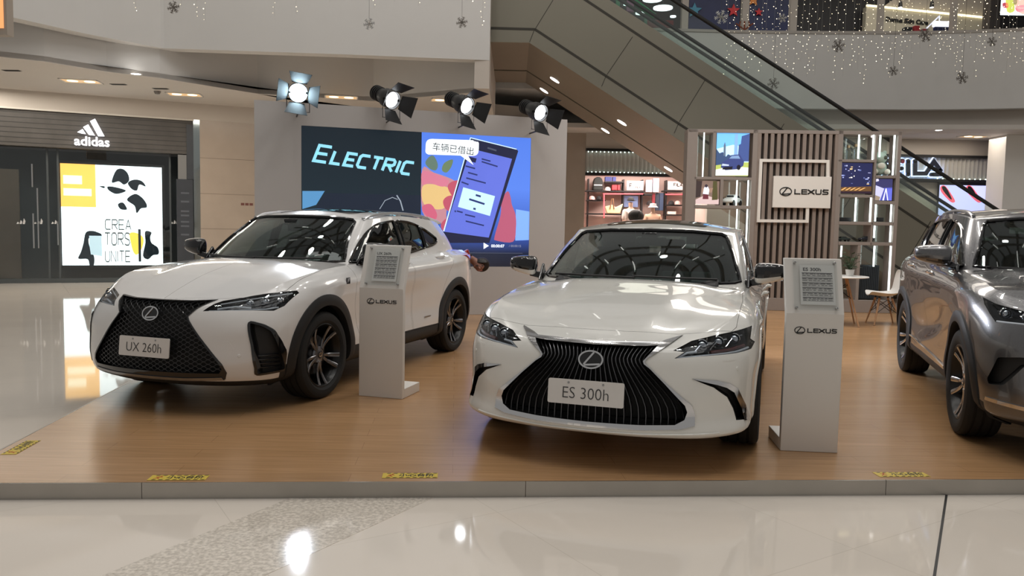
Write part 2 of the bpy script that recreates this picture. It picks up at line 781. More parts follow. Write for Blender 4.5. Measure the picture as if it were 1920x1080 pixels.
def make_wheel(parent, loc, side, R, rimR, width, style, M, steer=0.0):
    """wheel turned round the local y axis; outer face towards +y (side=1) or -y"""
    mb = MB()
    w = width / 2
    # rim barrel
    prof = [(rimR * .93, -w * .9), (rimR, -w * .9), (rimR * 1.01, -w * .8), (rimR * .9, -w * .6), (rimR * .86, 0), (rimR * .9, w * .55), (rimR * 1.0, w * .86),
            (rimR * 1.015, w * .93), (rimR * .985, w * .95), (rimR * .955, w * .86), (rimR * .9, w * .45), (rimR * .84, 0), (rimR * .86, -w * .6)]
    mb.lathe(prof, 48, 'y', mi=1 if style != 'silver' else 0, closed=True)
    # hub
    mb.lathe([(0, w * .62), (.035, w * .62), (.066, w * .55), (.075, w * .45), (.075, w * .1), (0, w * .1)], 28, 'y', mi=0)
    n = 5
    for k in range(n):
        a0 = 2 * PI * k / n + 0.3
        for s in ((-1, 1) if style != 'star' else (-1, 1)):
            da_in, da_out = (0.16, 0.2) if style == 'star' else (0.12, 0.25)
            wi, wo = (.024, .036) if style == 'star' else (.022, .03)
            pts = []
            for t in np.linspace(0, 1, 7):
                r = .055 + (rimR * .955 - .055) * t
                a = a0 + s * (da_in + (da_out - da_in) * t)
                yy = w * (.58 + .30 * t ** 1.6 - .10 * math.sin(PI * t))
                pts.append((r * math.cos(a), yy, -r * math.sin(a), wi + (wo - wi) * t, a))
            vs, fs = [], []
            for x, y, z, ww, a in pts:
                tx, tz = -math.sin(a), -math.cos(a)
                for (q, dy) in ((-.5, 0), (-.3, .004), (.3, .004), (.5, 0), (.42, -.03), (-.42, -.03)):
                    vs.append((x + tx * ww * q, y + dy, z + tz * ww * q))
            for i in range(len(pts) - 1):
                for j in range(6):
                    fs.append((i * 6 + j, i * 6 + (j + 1) % 6, (i + 1) * 6 + (j + 1) % 6, (i + 1) * 6 + j))
            fs += [tuple(range(6)), tuple(reversed(range(6 * len(pts) - 6, 6 * len(pts))))]
            mb.add(vs, fs, 0)
    flipM = Matrix.Identity(4) if side > 0 else Matrix.Rotation(PI, 4, 'Z')
    mb.xf(flipM)
    rim = mb.build('wheel', [M['rim'], M['rim_dark']], parent, smooth=True, angle=32)
    rim.location = loc
    rim.rotation_euler = (0, 0, steer)
    # tyre
    t = MB()
    prof = [(rimR * .99, -w * .86), (rimR * 1.06, -w * .98), (R * .86, -w * 1.06), (R * .955, -w * 1.0), (R * .99, -w * .86)]
    for g in (-.5, 0, .5):
        prof += [(R, w * (g - .16) * 1.2), (R, w * (g - .07)), (R - .008, w * (g - .055)), (R - .008, w * (g + .055)), (R, w * (g + .07)), (R, w * (g + .16) * 1.2)]
    prof += [(R * .99, w * .86), (R * .955, w * 1.0), (R * .90, w * 1.055), (R * .86, w * 1.06), (R * .8, w * 1.05), (rimR * 1.06, w * .98), (rimR * .99, w * .86)]
    t.lathe(prof, 64, 'y', closed=True)
    t.xf(flipM)
    t.build('tire', M['tire'], rim, smooth=True, angle=30)
    d = MB()
    d.lathe([(.06, -.01), (.155, -.01), (.155, .012), (.06, .012)], 40, 'y', closed=True)
    d.lathe([(.07, .012), (.09, .03), (.06, .03)], 24, 'y', mi=0, closed=True)
    d.xf(flipM)
    d.build('brake_disc', M['disc'], rim, smooth=True)
    c = MB()
    c.lathe([(0, w * .655), (.026, w * .65), (.031, w * .62), (.031, w * .5), (0, w * .5)], 24, 'y')
    emb = MB()
    emblem_L(emb, 0, 0, .034, .03, .002, 0, .1)
    emb.xf(Matrix.Translation((0, w * .66, 0)) @ Matrix.Rotation(-PI / 2, 4, 'X') @ Matrix.Rotation(PI, 4, 'Z') @ Matrix.Rotation(PI, 4, 'Y'))
    c.add(emb.v, emb.f, 1)
    c.xf(flipM)
    c.build('center_cap', [M['rim_dark'], M['chrome']], rim, smooth=True)
    return rim


def make_mirror(parent, H, s, pos, size, M, name='wing_mirror', dark_back=False, stalk_to=None, tilt=0.0, split_at=-.12):
    """door mirror: rounded shell in body paint, black base and stalk, mirror glass facing back"""
    L, W, Hh = size          # depth along x, width along y, height
    mb = MB()
    n, m = 24, 14
    rows = []
    ts = [0, .015, .05, .12, .25, .4, .55, .7, .8, .88, .94, .975, .993, 1.0]
    sh = [0, .66, .84, .95, 1.0, 1.0, .97, .92, .87, .80, .69, .52, .28, 0]
    for t, sc in zip(ts, sh):
        row = []
        for j in range(n):
            a = 2 * PI * j / n
            ca, sa = math.cos(a), math.sin(a)
            cx = math.copysign(abs(ca) ** .75, ca) * (.5 if ca > 0 else .22)
            cz = math.copysign(abs(sa) ** .62, sa)
            row.append((L * cx * sc - .045 * t * t, -W / 2 + W * t, Hh / 2 * cz * sc * (1 - .22 * t) + .018 * t))
        rows.append(row)
    for r in rows:
        r.append(r[0])
    mb.grid(rows, 0)
    low = MB()
    mb.xf(Matrix.Rotation(tilt, 4, 'X'))
    for v in mb.v:
        v.y *= 1
    if s < 0:
        for v in mb.v:
            v.y = -v.y
    for f, i in zip(mb.f, range(len(mb.f))):
        z = sum(mb.v[k].z for k in f) / len(f)
        mb.m[i] = 1 if (z < -Hh * .20 if not dark_back else z > Hh * split_at) else 0
    mb.xf(Matrix.Translation((pos[0], pos[1] * s, pos[2])))
    o = mb.build(name, [M['paint'], M['gloss_black']], parent, smooth=True, merge=1e-4, angle=60)
    st = MB()
    if stalk_to:
        a = Vector((pos[0] + .01, (pos[1] - W * .25) * s, pos[2] - Hh * .32))
        b = Vector((stalk_to[0], stalk_to[1] * s, stalk_to[2]))
        st.bar(a, b, .085, .05)
        st.prism([(b.x + .10, b.z - .03), (b.x - .10, b.z - .03), (b.x - .02, b.z + .10)], b.y - .012, b.y + .012, 'y')
        st.bar(b + Vector((0.03, 0, 0)), b + Vector((-.10, -.02 * s, 0)), .05, .05)
        st.build('mirror_stalk', M['gloss_black'], o, smooth=True, bevel=.008)
    g = MB()
    g.box((pos[0] - L * .18 - .004, -W * .36, -Hh * .3), (pos[0] - L * .18, W * .36, Hh * .3))
    for v in g.v:
        v.y += pos[1] * s
        v.z += pos[2]
    g.build('mirror_glass', M['mirror'], o)
    return o


def seat(parent, x, y, z, M, name='front_seat'):
    mb = MB()
    mb.box((x - .25, y - .25, z - .12), (x + .28, y + .25, z + .06))
    o = mb.build(name, M['seat'], parent, smooth=True, bevel=.05)
    b = MB()
    P = [(x - .22, z), (x - .08, z + .02), (x - .20, z + .50), (x - .26, z + .60), (x - .38, z + .58)]
    b.prism(P, y - .24, y + .24, 'y')
    b.build('seat_back', M['seat'], o, smooth=True, bevel=.05)
    h = MB()
    h.box((x - .39, y - .13, z + .63), (x - .29, y + .13, z + .80))
    for q in (-.05, .05):
        h.tube([(x - .33, y + q, z + .55), (x - .34, y + q, z + .66)], .008, 6)
    h.build('headrest', M['seat'], o, smooth=True, bevel=.03)
    return o


def steering_wheel(parent, c, M, tilt=1.15):
    mb = MB()
    R = Matrix.Translation(c) @ Matrix.Rotation(tilt, 4, 'Y')
    mb.tube([(0.18 * math.cos(a), 0.18 * math.sin(a), 0) for a in np.linspace(0, 2 * PI, 32, endpoint=False)], .015, 8, closed=True)
    mb.lathe([(0, .015), (.05, .02), (.06, -.02), (0, -.03)], 16, 'z')
    for a in (0.2, PI - .2, -PI / 2):
        mb.bar((.04 * math.cos(a), .04 * math.sin(a), 0), (.18 * math.cos(a), .18 * math.sin(a), 0), .035, .012)
    mb.tube([(0, 0, -.02), (0, 0, -.4)], .03, 8)
    mb.xf(R @ Matrix.Rotation(PI / 2, 4, 'Z'))
    return mb.build('steering_wheel', M['seat'], parent, smooth=True)


def arch_ring(H, cx, cz, r0, r1, a0, a1, off, s, n=40, ymin=.75, x_lim=None, lip=.03):
    """wheel-arch moulding following the body side; returns an MB"""
    mb = MB()
    rows = []
    for i in range(n + 1):
        a = math.radians(a0 + (a1 - a0) * i / n)
        row = []
        ys = []
        for r in (r0, r0 + (r1 - r0) * .35, r0 + (r1 - r0) * .7, r1):
            x, z = cx + r * math.cos(a), cz + r * math.sin(a)
            p = H.side(x, z, 0, s)
            y = abs(p.y) if p is not None and abs(p.y) > ymin else None
            ys.append((x, y, z))
        good = [q[1] for q in ys if q[1] is not None]
        fb = max(good) if good else ymin
        P = [(x, (y if y is not None else fb), z) for x, y, z in ys]
        ym = max(q[1] for q in P)
        o0 = off
        row.append((P[0][0], P[0][1] - lip * 1.5, P[0][2]))
        row.append((P[0][0], P[0][1] + o0 * .9, P[0][2]))
        row.append((P[1][0], P[1][1] + o0 * 1.15, P[1][2]))
        row.append((P[2][0], P[2][1] + o0, P[2][2]))
        row.append((P[3][0], P[3][1] + o0 * .5, P[3][2]))
        row.append((P[3][0], P[3][1] - .02, P[3][2]))
        rows.append([(x, y * s, z) for x, y, z in row])
    mb.grid(rows)
    k = len(rows[0])
    mb.add(rows[0], [tuple(range(k))])
    mb.add(rows[-1], [tuple(range(k))])
    return mb
# ------------------------------------------------------------------ measured shapes of the three cars (x forward, y to the car's left, z up)
def ins_plan(plan, ins):
    """move plan stations inwards along their normals"""
    P = np.asarray(plan, float)
    F = np.array([1, -1.])
    Q = np.vstack([P[1] * F, P, P[-2] * F])
    t = Q[2:] - Q[:-2]
    t /= np.linalg.norm(t, axis=1)[:, None]
    n = np.stack([-t[:, 1], t[:, 0]], -1)         # inward for a path running front -> left side -> rear
    n[0] = (-1, 0)
    n[-1] = (1, 0)
    return P + n * np.asarray(ins)[:, None]


def full(a, n):
    return list(a) if isinstance(a, (list, tuple)) else [a] * n


def band(plan, rows):
    out = []
    for F, S, R, zF, zS, zR in rows:
        ins = full(F, 4) + full(S, 8) + full(R, 3)
        z = full(zF, 4) + full(zS, 8) + full(zR, 3)
        p = ins_plan(plan, ins)
        p[0, 1] = 0
        p[-1, 1] = 0
        out.append(np.column_stack([p, z]))
    return out


def cabin_lines(bot, top, mids=((.5, .018, .022),)):
    """bot, top: loops of 10 stations; mids: (fraction, side bulge, screen bulge)"""
    b, t = np.asarray(bot, float), np.asarray(top, float)
    out = [b]
    for f, sb, wb in mids:
        m = b * (1 - f) + t * f
        bul = np.array([wb, wb * .9, sb, sb, sb, sb, sb, sb, wb * .7, wb * .7])
        d = np.array([(1, 0), (1, .1), (.35, .9), (0, 1), (0, 1), (0, 1), (-.2, 1), (-.6, .8), (-1, .1), (-1, 0)])
        m[:, :2] += d * bul[:, None]
        m[:, 2] += np.array([wb, wb, sb * .3, 0, 0, 0, 0, 0, wb * .5, wb * .5])
        out.append(m)
    out.append(t)
    out[-1][0, 1] = out[-1][-1, 1] = 0
    return out


ES = dict(
    plan=[(2.395, 0), (2.365, .37), (2.255, .67), (2.06, .845), (1.81, .91), (1.435, .922), (.95, .925), (.2, .922), (-.6, .922), (-1.0, .927), (-1.435, .93), (-1.95, .88), (-2.37, .74), (-2.53, .42), (-2.58, 0)],
    rows=[
        ([.12, .12, .12, .12], .13, .12, .175, .18, .22),
        ([.0, .0, -.008, -.008], [.035, .05, .04, .03, .03, .04, .05, .06], .04, [.222, .222, .226, .232], .235, .28),
        ([.004, .008, .012, .014], [.015, .006, .012, .018, .018, .012, .006, .02], .01, [.30, .30, .31, .32], .36, .40),
        ([.015, .02, .02, .015], [.01, .0, .02, .032, .032, .02, .0, .01], .0, [.45, .45, .46, .47], .52, .58),
        ([.045, .045, .035, .02], [.006, .0, .008, .012, .012, .008, .0, .006], .0, [.56, .56, .56, .58], [.62, .64, .66, .67, .68, .69, .70, .72], .76),
        ([.075, .07, .065, .055], [.03, .012, .008, .006, .006, .006, .004, .015], .02, [.64, .64, .65, .69], [.735, .775, .785, .79, .80, .815, .835, .85], .90),
        ([.115, .11, .115, .115], [.075, .045, .035, .03, .03, .03, .028, .045], .04, [.69, .692, .71, .755], [.81, .86, .88, .89, .90, .915, .935, .96], .985),
        ([.18, .18, .19, .19], [.15, .13, .115, .095, .095, .10, .11, .12], .10, [.722, .724, .75, .80], [.86, .91, .945, .955, .965, .975, .99, 1.01], [1.03, 1.035, 1.035]),
    ],
    zc=([2.22, 2.05, 1.7, 1.35, 1.0, .6, -1.6, -1.95, -2.5], [.722, .785, .88, .95, 1.0, 1.0, 1.06, 1.075, 1.035]),
    cab_bot=[(1.12, 0, .965), (1.04, .42, .96), (.76, .765, .935), (.35, .805, .92), (-.4, .82, .92), (-1.1, .805, .94), (-1.6, .73, .97), (-1.95, .58, 1.0), (-2.05, .3, 1.02), (-2.08, 0, 1.02)],
    cab_top=[(.17, 0, 1.38), (.13, .34, 1.375), (.0, .635, 1.355), (-.2, .68, 1.37), (-.5, .69, 1.385), (-.95, .675, 1.37), (-1.2, .63, 1.34), (-1.32, .53, 1.32), (-1.33, .25, 1.335), (-1.34, 0, 1.34)],
    roof=([.17, -.1, -.45, -.9, -1.34], [1.388, 1.432, 1.46, 1.44, 1.345]),
    pos=(1.1919, 6.7292), th=-.3181, wb=2.87, R=.3345, rimR=.245, tw=.235, track=.80)

UX = dict(
    plan=[(2.225, 0), (2.195, .36), (2.075, .66), (1.89, .835), (1.66, .895), (1.32, .905), (.85, .895), (.2, .893), (-.5, .895), (-.9, .905), (-1.32, .915), (-1.75, .88), (-2.08, .74), (-2.22, .42), (-2.265, 0)],
    rows=[
        ([.14, .14, .14, .14], .13, .12, .19, .20, .24),
        ([.03, .03, .03, .035], [.05, .04, .03, .02, .02, .03, .04, .06], .04, [.245, .245, .245, .245], .265, .32),
        ([.0, .0, .0, .01], [.015, .01, .012, .018, .018, .012, .01, .02], .01, [.34, .34, .34, .345], .38, .46),
        ([.01, .01, .005, .0], [.0, .0, .02, .035, .035, .02, .0, .01], .0, [.50, .50, .50, .50], .54, .62),
        ([.025, .025, .015, .01], [.0, .0, .012, .02, .02, .010, .0, .006], .0, [.62, .62, .62, .64], [.68, .70, .70, .70, .70, .71, .72, .76], .80),
        ([.05, .05, .05, .05], [.02, .006, .004, .004, .004, .004, .002, .015], .02, [.70, .70, .71, .74], [.80, .85, .86, .86, .87, .88, .90, .92], .95),
        ([.09, .09, .10, .105], [.07, .04, .03, .03, .03, .028, .028, .045], .03, [.76, .762, .775, .815], [.875, .93, .955, .965, .98, .995, 1.02, 1.04], 1.04),
        ([.165, .165, .18, .18], [.14, .13, .115, .10, .10, .105, .12, .13], .10, [.80, .802, .82, .865], [.93, .985, 1.02, 1.03, 1.05, 1.07, 1.09, 1.10], [1.09, 1.09, 1.09]),
    ],
    zc=([2.06, 1.9, 1.6, 1.2, .9, .5, -1.6, -2.1], [.80, .86, .95, 1.03, 1.06, 1.07, 1.12, 1.10]),
    cab_bot=[(1.06, 0, 1.02), (.98, .40, 1.015), (.72, .735, 1.0), (.3, .775, .99), (-.4, .785, 1.0), (-1.0, .775, 1.02), (-1.55, .715, 1.05), (-1.95, .58, 1.06), (-2.08, .3, 1.07), (-2.10, 0, 1.07)],
    cab_top=[(.36, 0, 1.45), (.32, .32, 1.445), (.20, .585, 1.41), (.0, .63, 1.425), (-.4, .64, 1.45), (-.95, .625, 1.44), (-1.35, .585, 1.42), (-1.6, .52, 1.395), (-1.70, .25, 1.41), (-1.72, 0, 1.415)],
    roof=([.36, .1, -.3, -.7, -1.2, -1.72], [1.445, 1.49, 1.518, 1.522, 1.495, 1.42]),
    pos=(-1.8753, 7.6929), th=-.3242, wb=2.64, R=.341, rimR=.247, tw=.225, track=.775)

NX = dict(
    plan=[(2.255, 0), (2.225, .36), (2.11, .66), (1.92, .84), (1.68, .90), (1.33, .91), (.86, .90), (.2, .897), (-.5, .90), (-.92, .91), (-1.33, .92), (-1.85, .88), (-2.2, .74), (-2.34, .42), (-2.385, 0)],
    rows=[
        ([.14, .14, .14, .14], .13, .12, .22, .235, .27),
        ([.03, .03, .03, .035], [.05, .04, .03, .02, .02, .03, .04, .06], .04, [.275, .275, .275, .275], .30, .36),
        ([.0, .0, .0, .01], [.015, .01, .012, .018, .018, .012, .01, .02], .01, [.39, .39, .39, .39], .42, .50),
        ([.01, .01, .005, .0], [.0, .0, .02, .035, .035, .02, .0, .01], .0, [.57, .57, .57, .57], .60, .68),
        ([.025, .025, .015, .01], [.0, .0, .012, .02, .02, .010, .0, .006], .0, [.74, .74, .74, .74], [.76, .77, .77, .77, .78, .79, .80, .84], .88),
        ([.05, .05, .05, .05], [.02, .006, .004, .004, .004, .004, .002, .015], .02, [.86, .86, .86, .86], [.90, .93, .94, .94, .95, .965, .98, 1.0], 1.03),
        ([.09, .09, .10, .105], [.07, .04, .03, .03, .03, .028, .028, .045], .03, [.93, .93, .93, .94], [.975, 1.02, 1.04, 1.05, 1.06, 1.08, 1.10, 1.12], 1.12),
        ([.165, .165, .18, .18], [.14, .13, .115, .10, .10, .105, .12, .13], .10, [.968, .968, .972, .99], [1.025, 1.07, 1.10, 1.11, 1.13, 1.15, 1.17, 1.18], [1.17, 1.17, 1.17]),
    ],
    zc=([2.09, 1.9, 1.6, 1.2, .8, .5, -1.7, -2.2], [.968, 1.01, 1.06, 1.11, 1.15, 1.16, 1.2, 1.18]),
    cab_bot=[(1.0, 0, 1.12), (.92, .40, 1.115), (.66, .75, 1.09), (.2, .81, 1.08), (-.5, .82, 1.09), (-1.1, .815, 1.11), (-1.65, .76, 1.12), (-2.1, .64, 1.14), (-2.2, .3, 1.14), (-2.22, 0, 1.14)],
    cab_top=[(.32, 0, 1.53), (.28, .32, 1.525), (.16, .60, 1.505), (-.05, .655, 1.53), (-.5, .675, 1.56), (-1.05, .67, 1.555), (-1.45, .635, 1.535), (-1.75, .57, 1.50), (-1.85, .25, 1.51), (-1.87, 0, 1.515)],
    roof=([.32, .1, -.4, -.8, -1.2, -1.87], [1.545, 1.585, 1.615, 1.622, 1.605, 1.52]),
    pos=(4.3702, 6.4164), th=-.3273, wb=2.66, R=.3635, rimR=.255, tw=.225, track=.785)


def car_matrix(c):
    return Matrix.Translation((c['pos'][0], c['pos'][1], PT)) @ Matrix.Rotation(c['th'] - PI / 2, 4, 'Z')


def body_hull(c, disp=None, matf=None, nu=10, nv=6):
    L = band(c['plan'], c['rows'])
    zx, zz = c['zc']
    return loft(L, lambda x: pch(zx, zz, x), nu, nv, disp=disp, matf=matf, cap_n=16, cap_pow=2.2, brk_v=c.get('brk', ()))


def cabin_hull(c, disp=None, matf=None, nu=10, nv=9):
    L = cabin_lines(c['cab_bot'], c['cab_top'])
    zx, zz = c['roof']
    return loft(L, lambda x: pch(zx, zz, x), nu, nv, disp=disp, matf=matf, cap_n=14, cap_pow=2.0)
# ================================================================== the cars
def paint_mat(name, col, rough, metal, flake=0.0):
    m = mat(name, col, rough, metal, coat=1.0, spec=.5)
    nt = m.node_tree
    b = nt.nodes['Principled BSDF']
    tc = nt.nodes.new('ShaderNodeTexCoord')
    no = nt.nodes.new('ShaderNodeTexNoise')
    no.inputs['Scale'].default_value = 900
    mp = nt.nodes.new('ShaderNodeMapRange')
    mp.inputs['To Min'].default_value = rough - flake
    mp.inputs['To Max'].default_value = rough + flake
    nt.links.new(tc.outputs['Object'], no.inputs['Vector'])
    nt.links.new(no.outputs['Fac'], mp.inputs['Value'])
    nt.links.new(mp.outputs['Result'], b.inputs['Roughness'])
    b.inputs['Coat Roughness'].default_value = 0.02
    return m


def car_mats():
    M = {}
    M['chrome'] = mat('chrome', (.78, .78, .79), .09, 1.0)
    M['dark_chrome'] = mat('dark_chrome', (.34, .34, .35), .28, 1.0)
    M['gloss_black'] = mat('gloss_black', (.008, .008, .009), .08, 0, coat=.6)
    M['plastic'] = mat('black_plastic', (.018, .018, .019), .55, 0, var=.15, vscale=300, bump=.15, bscale=900)
    M['cavity'] = mat('dark_recess', (.006, .006, .006), .7)
    M['tire'] = mat('tyre_rubber', (.014, .014, .014), .75, var=.2, vscale=60)
    M['disc'] = mat('brake_steel', (.35, .34, .33), .35, 1.0)
    M['interior'] = mat('cabin_trim', (.03, .03, .032), .75, var=.2, vscale=40)
    M['seat'] = mat('seat_leather', (.028, .027, .028), .5, var=.2, vscale=30)
    M['mirror'] = mat('mirror_silver', (.8, .82, .84), .02, 1.0)
    M['glass'] = glass('windscreen_glass', (.58, .67, .65), .0)
    M['tint'] = glass('side_glass', (.50, .54, .54), .02)
    M['clear'] = glass('lamp_cover', (.86, .88, .90), .0, 0, 1.3)
    M['lens'] = mat('lamp_lens', (.55, .58, .62), .05, 1.0)
    M['drl'] = mat('lamp_guide', (.75, .77, .8), .25, 0, coat=.5)
    M['lamp_dark'] = mat('lamp_housing', (.014, .014, .016), .6)
    M['lamp_red'] = mat('lamp_red', (.35, .01, .012), .12, 0, coat=1)
    M['amber'] = mat('lamp_marker', (.12, .02, .015), .2, 0, coat=1)
    M['plate'] = mat('plate_white', (.72, .70, .68), .45, var=.04, vscale=5)
    M['ink'] = mat('plate_ink', (.05, .05, .052), .5)
    M['bolt'] = mat('bolt_steel', (.4, .4, .4), .4, 1)
    return M


def surf_M(H, y, z, off=0.0, tiltup=None):
    """frame on the nose: local x to the car's left, local y up the surface, local z outwards"""
    p, n, i, d = H.t.ray_cast(Vector((6, y, z)), Vector((-1, 0, 0)))
    if tiltup is not None:
        n = Vector((math.cos(tiltup), 0, math.sin(tiltup)))
    xa = Vector((0, 0, 1)).cross(n).normalized()
    ya = n.cross(xa).normalized()
    M = Matrix((xa, ya, n)).transposed().to_4x4()
    M.translation = p + n * off
    return M


def number_plate(parent, H, M, words, y, z, w=.44, h=.14, off=.012, tilt=0.02, size=.085):
    F = surf_M(H, y, z, off, tilt)
    mb = MB()
    mb.prism(round_poly([(-w / 2, -h / 2), (w / 2, -h / 2), (w / 2, h / 2), (-w / 2, h / 2)], .012), -.004, .004, 'z')
    mb.xf(F)
    o = mb.build('number_plate', M['plate'], parent)
    text(words, size, M['ink'], 'plate_lettering', o, F @ Matrix.Translation((0, -.008, .0052)), depth=.0012, sx=.92, bold=-.0012)
    for x in (-.10, .10):
        b = MB()
        b.lathe([(0, .004), (.0065, .004), (.0065, .0065), (0, .007)], 12, 'z', c=(x, h / 2 - .018, 0))
        b.xf(F)
        b.build('plate_screw', M['bolt'], o)
    return o


def front_tube(H, pts, r, off, n=8, sx=1.0):
    mb = MB()
    q = H.on_front(dense(pts, .02, False), off)
    if len(q) > 1:
        mb.tube(q, r, n, sx=sx)
    return mb


class Car:
    def __init__(self, cfg, name, label, paint, M):
        self.c, self.M = cfg, dict(M)
        self.M['paint'] = paint
        self.root = thing(name, label, 'car', (cfg['pos'][0], cfg['pos'][1], PT), cfg['th'] - PI / 2, 'cars on the display platform')
        global SLOTS
        # 0 paint 1 plastic 2 cavity 3 gloss black 4 cabin trim
        SLOTS = [self.M['paint'], self.M['plastic'], self.M['cavity'], self.M['gloss_black'], self.M['interior']]
        me = body_hull(cfg, cfg.get('disp'), cfg.get('matf'))
        for m in SLOTS:
            me.materials.append(m)
        self.hull_me = me
        self.H = Hull(me)
        ca = cabin_hull(cfg, None, None)
        for m in SLOTS:
            ca.materials.append(m)
        self.cab_me = ca
        self.HC = Hull(ca)
        self.cuts = []
        self.ins = {}

    def inset(self, d, cab=False):
        k = (d, cab)
        if k not in self.ins:
            self.ins[k] = inset_mesh(self.cab_me if cab else self.hull_me, d)
        return self.ins[k].copy()

    def both(self, poly, a, b, mi, axis='x'):
        """prism and its mirror image; front polys are (y,z), side polys (x,z) between y=a..b"""
        if axis == 'x':
            return [prism_mesh(poly, a, b, 'x', mi), prism_mesh(mirror_poly(poly), a, b, 'x', mi)]
        if axis == 'y':
            return [prism_mesh(poly, a, b, 'y', mi), prism_mesh(poly, -b, -a, 'y', mi)]

    def pocket(self, poly, depth, mi=2, xr=(1.58, 3.2), mirror=True):
        """a recess that follows the surface at the given depth"""
        for p in ((poly, mirror_poly(poly)) if mirror else (poly,)):
            pr = prism_mesh(p, xr[0], xr[1], 'x', mi)
            self.cuts.append(boolean(pr, [inset_mesh(self.hull_me, depth, mi)]))

    def patch(self, poly, out, inn, mats, name, parent, minus=(), xr=(1.58, 3.2), axis='x', fix=True, cab=False, mi=None):
        """a piece of the surface inside a projected outline, from `out` above to `inn` below it"""
        src = self.cab_me if cab else self.hull_me
        A = inset_mesh(src, -out, 0) if out else src.copy()
        A = boolean(A, [prism_mesh(poly, xr[0], xr[1], axis, 0)], 'INTERSECT')
        A = boolean(A, [inset_mesh(src, inn, 0)] + [prism_mesh(q, xr[0] - .1, xr[1] + .1, axis, 0) for q in minus])
        if fix:
            self.HC.fix_normals(A) if cab else self.H.fix_normals(A, max(4e-4, out * 1.2))
        return link_mesh(A, name, parent or self.root, mats)

    def arches(self, r_add=.055, depth=.30):
        c = self.c
        for sx in (1, -1):
            for s in (1, -1):
                mb = MB()
                y0, y1 = s * (c['track'] - depth + .12), s * 1.2
                R = c['R'] + r_add
                mb.lathe([(0, min(y0, y1)), (R, min(y0, y1)), (R, max(y0, y1)), (0, max(y0, y1))], 56, 'y', c=(sx * c['wb'] / 2, 0, c['R'] + .012), mi=2)
                self.cuts.append(mb.mesh('cut', SLOTS, merge=1e-5))

    def finish_body(self, hood_poly, doors, hood_z=.6, tub=None):
        """cut everything, split off the hood and the doors"""
        gap = .0022
        tubm = []
        if tub:
            t = MB()
            t.box(tub[0], tub[1], 4)
            tubm = [t.mesh('cut', SLOTS)]
        hood_pr = prism_mesh(hood_poly, hood_z, 1.6, 'z', 2)
        dcut = []
        for d in doors:
            dcut += self.both(d, .66, 1.3, 2, 'y')
        body = self.hull_me.copy()
        for cset in self.cuts:
            body = boolean(body, [cset])
        body = boolean(body, [hood_pr])
        for q in dcut:
            body = boolean(body, [q])
        if tubm:
            body = boolean(body, [tubm[0].copy()])
        self.H.fix_normals(body)
        b = link_mesh(prune(body), 'body_shell', self.root)
        hood = boolean(self.hull_me.copy(), [prism_mesh(shrink(hood_poly, gap), hood_z + .003, 1.6, 'z', 2)], 'INTERSECT')
        self.H.fix_normals(hood)
        link_mesh(prune(hood), 'hood', self.root)
        self.doors = []
        for s in (1, -1):
            row = []
            for i, d in enumerate(doors):
                dm = boolean(self.hull_me.copy(), [prism_mesh(shrink(d, gap), min(.664 * s, 1.3 * s), max(.664 * s, 1.3 * s), 'y', 2)], 'INTERSECT')
                for cset in self.cuts[:4]:
                    dm = boolean(dm, [cset.copy()])
                self.H.fix_normals(dm)
                row.append(link_mesh(prune(dm), 'door', self.root))
            self.doors.append(row)
        return b

    def greenhouse(self, side_polys, screen_poly, rear_poly, trim_mat, trim_r=.007, sunroof=None):
        """cabin shell with real openings, panes and trim"""
        c = self.c
        shell = self.cab_me.copy()
        inner = inset_mesh(self.cab_me, .035, 4)
        for v in inner.vertices:
            if v.co.z < 1.05:
                v.co.z -= .25
        shell = boolean(shell, [inner])
        wins = [prism_mesh(p, -1.3, 1.3, 'y', 3) for p in side_polys]
        wins.append(prism_mesh(screen_poly, -.15, 2.2, 'x', 3))
        rp = prism_mesh(rear_poly, -3, -.9, 'x', 3)
        for w in wins + [rp]:
            shell = boolean(shell, [w])
        self.HC.fix_normals(shell)
        o = link_mesh(prune(shell), 'roof', self.root)
        for p in side_polys:
            for s in (1, -1):
                pane = boolean(self.inset(.004, True), [prism_mesh(shrink(p, -.004), min(.2 * s, 1.3 * s), max(.2 * s, 1.3 * s), 'y', 0)], 'INTERSECT')
                pane = boolean(pane, [self.inset(.010, True)])
                self.HC.fix_normals(pane, .008)
                g = link_mesh(pane, 'side_window', self.root, [self.M['tint']])
                if trim_mat:
                    t = MB()
                    q = self.HC.on_side(dense(p, .025), .002, s)
                    t.tube(q, trim_r, 6, closed=True)
                    t.build('window_trim', trim_mat, g, smooth=True)
        for nm, p, xr, m in (('windshield', screen_poly, (-.15, 2.2), self.M['glass']), ('rear_window', rear_poly, (-3, -.9), self.M['tint'])):
            pane = boolean(self.inset(.003, True), [prism_mesh(shrink(p, -.004), xr[0], xr[1], 'x', 0)], 'INTERSECT')
            pane = boolean(pane, [self.inset(.009, True)])
            self.HC.fix_normals(pane, .008)
            w = link_mesh(pane, nm, self.root, [m])
            if nm == 'windshield':
                t = MB()
                q = self.HC.on_front(dense(p, .03), .001)
                t.tube(q, .012, 6, closed=True, sx=1)
                t.build('windshield_seal', self.M['gloss_black'], w, smooth=True)
        if sunroof:
            self.patch(sunroof, .003, .006, [self.M['gloss_black']], 'sunroof', self.root, xr=(1.0, 2.0), axis='z', cab=True)
        return o

    def wheels(self, style):
        c = self.c
        for sx in (1, -1):
            for s in (1, -1):
                make_wheel(self.root, (sx * c['wb'] / 2, s * c['track'], c['R']), s, c['R'], c['rimR'], c['tw'], style, self.M)

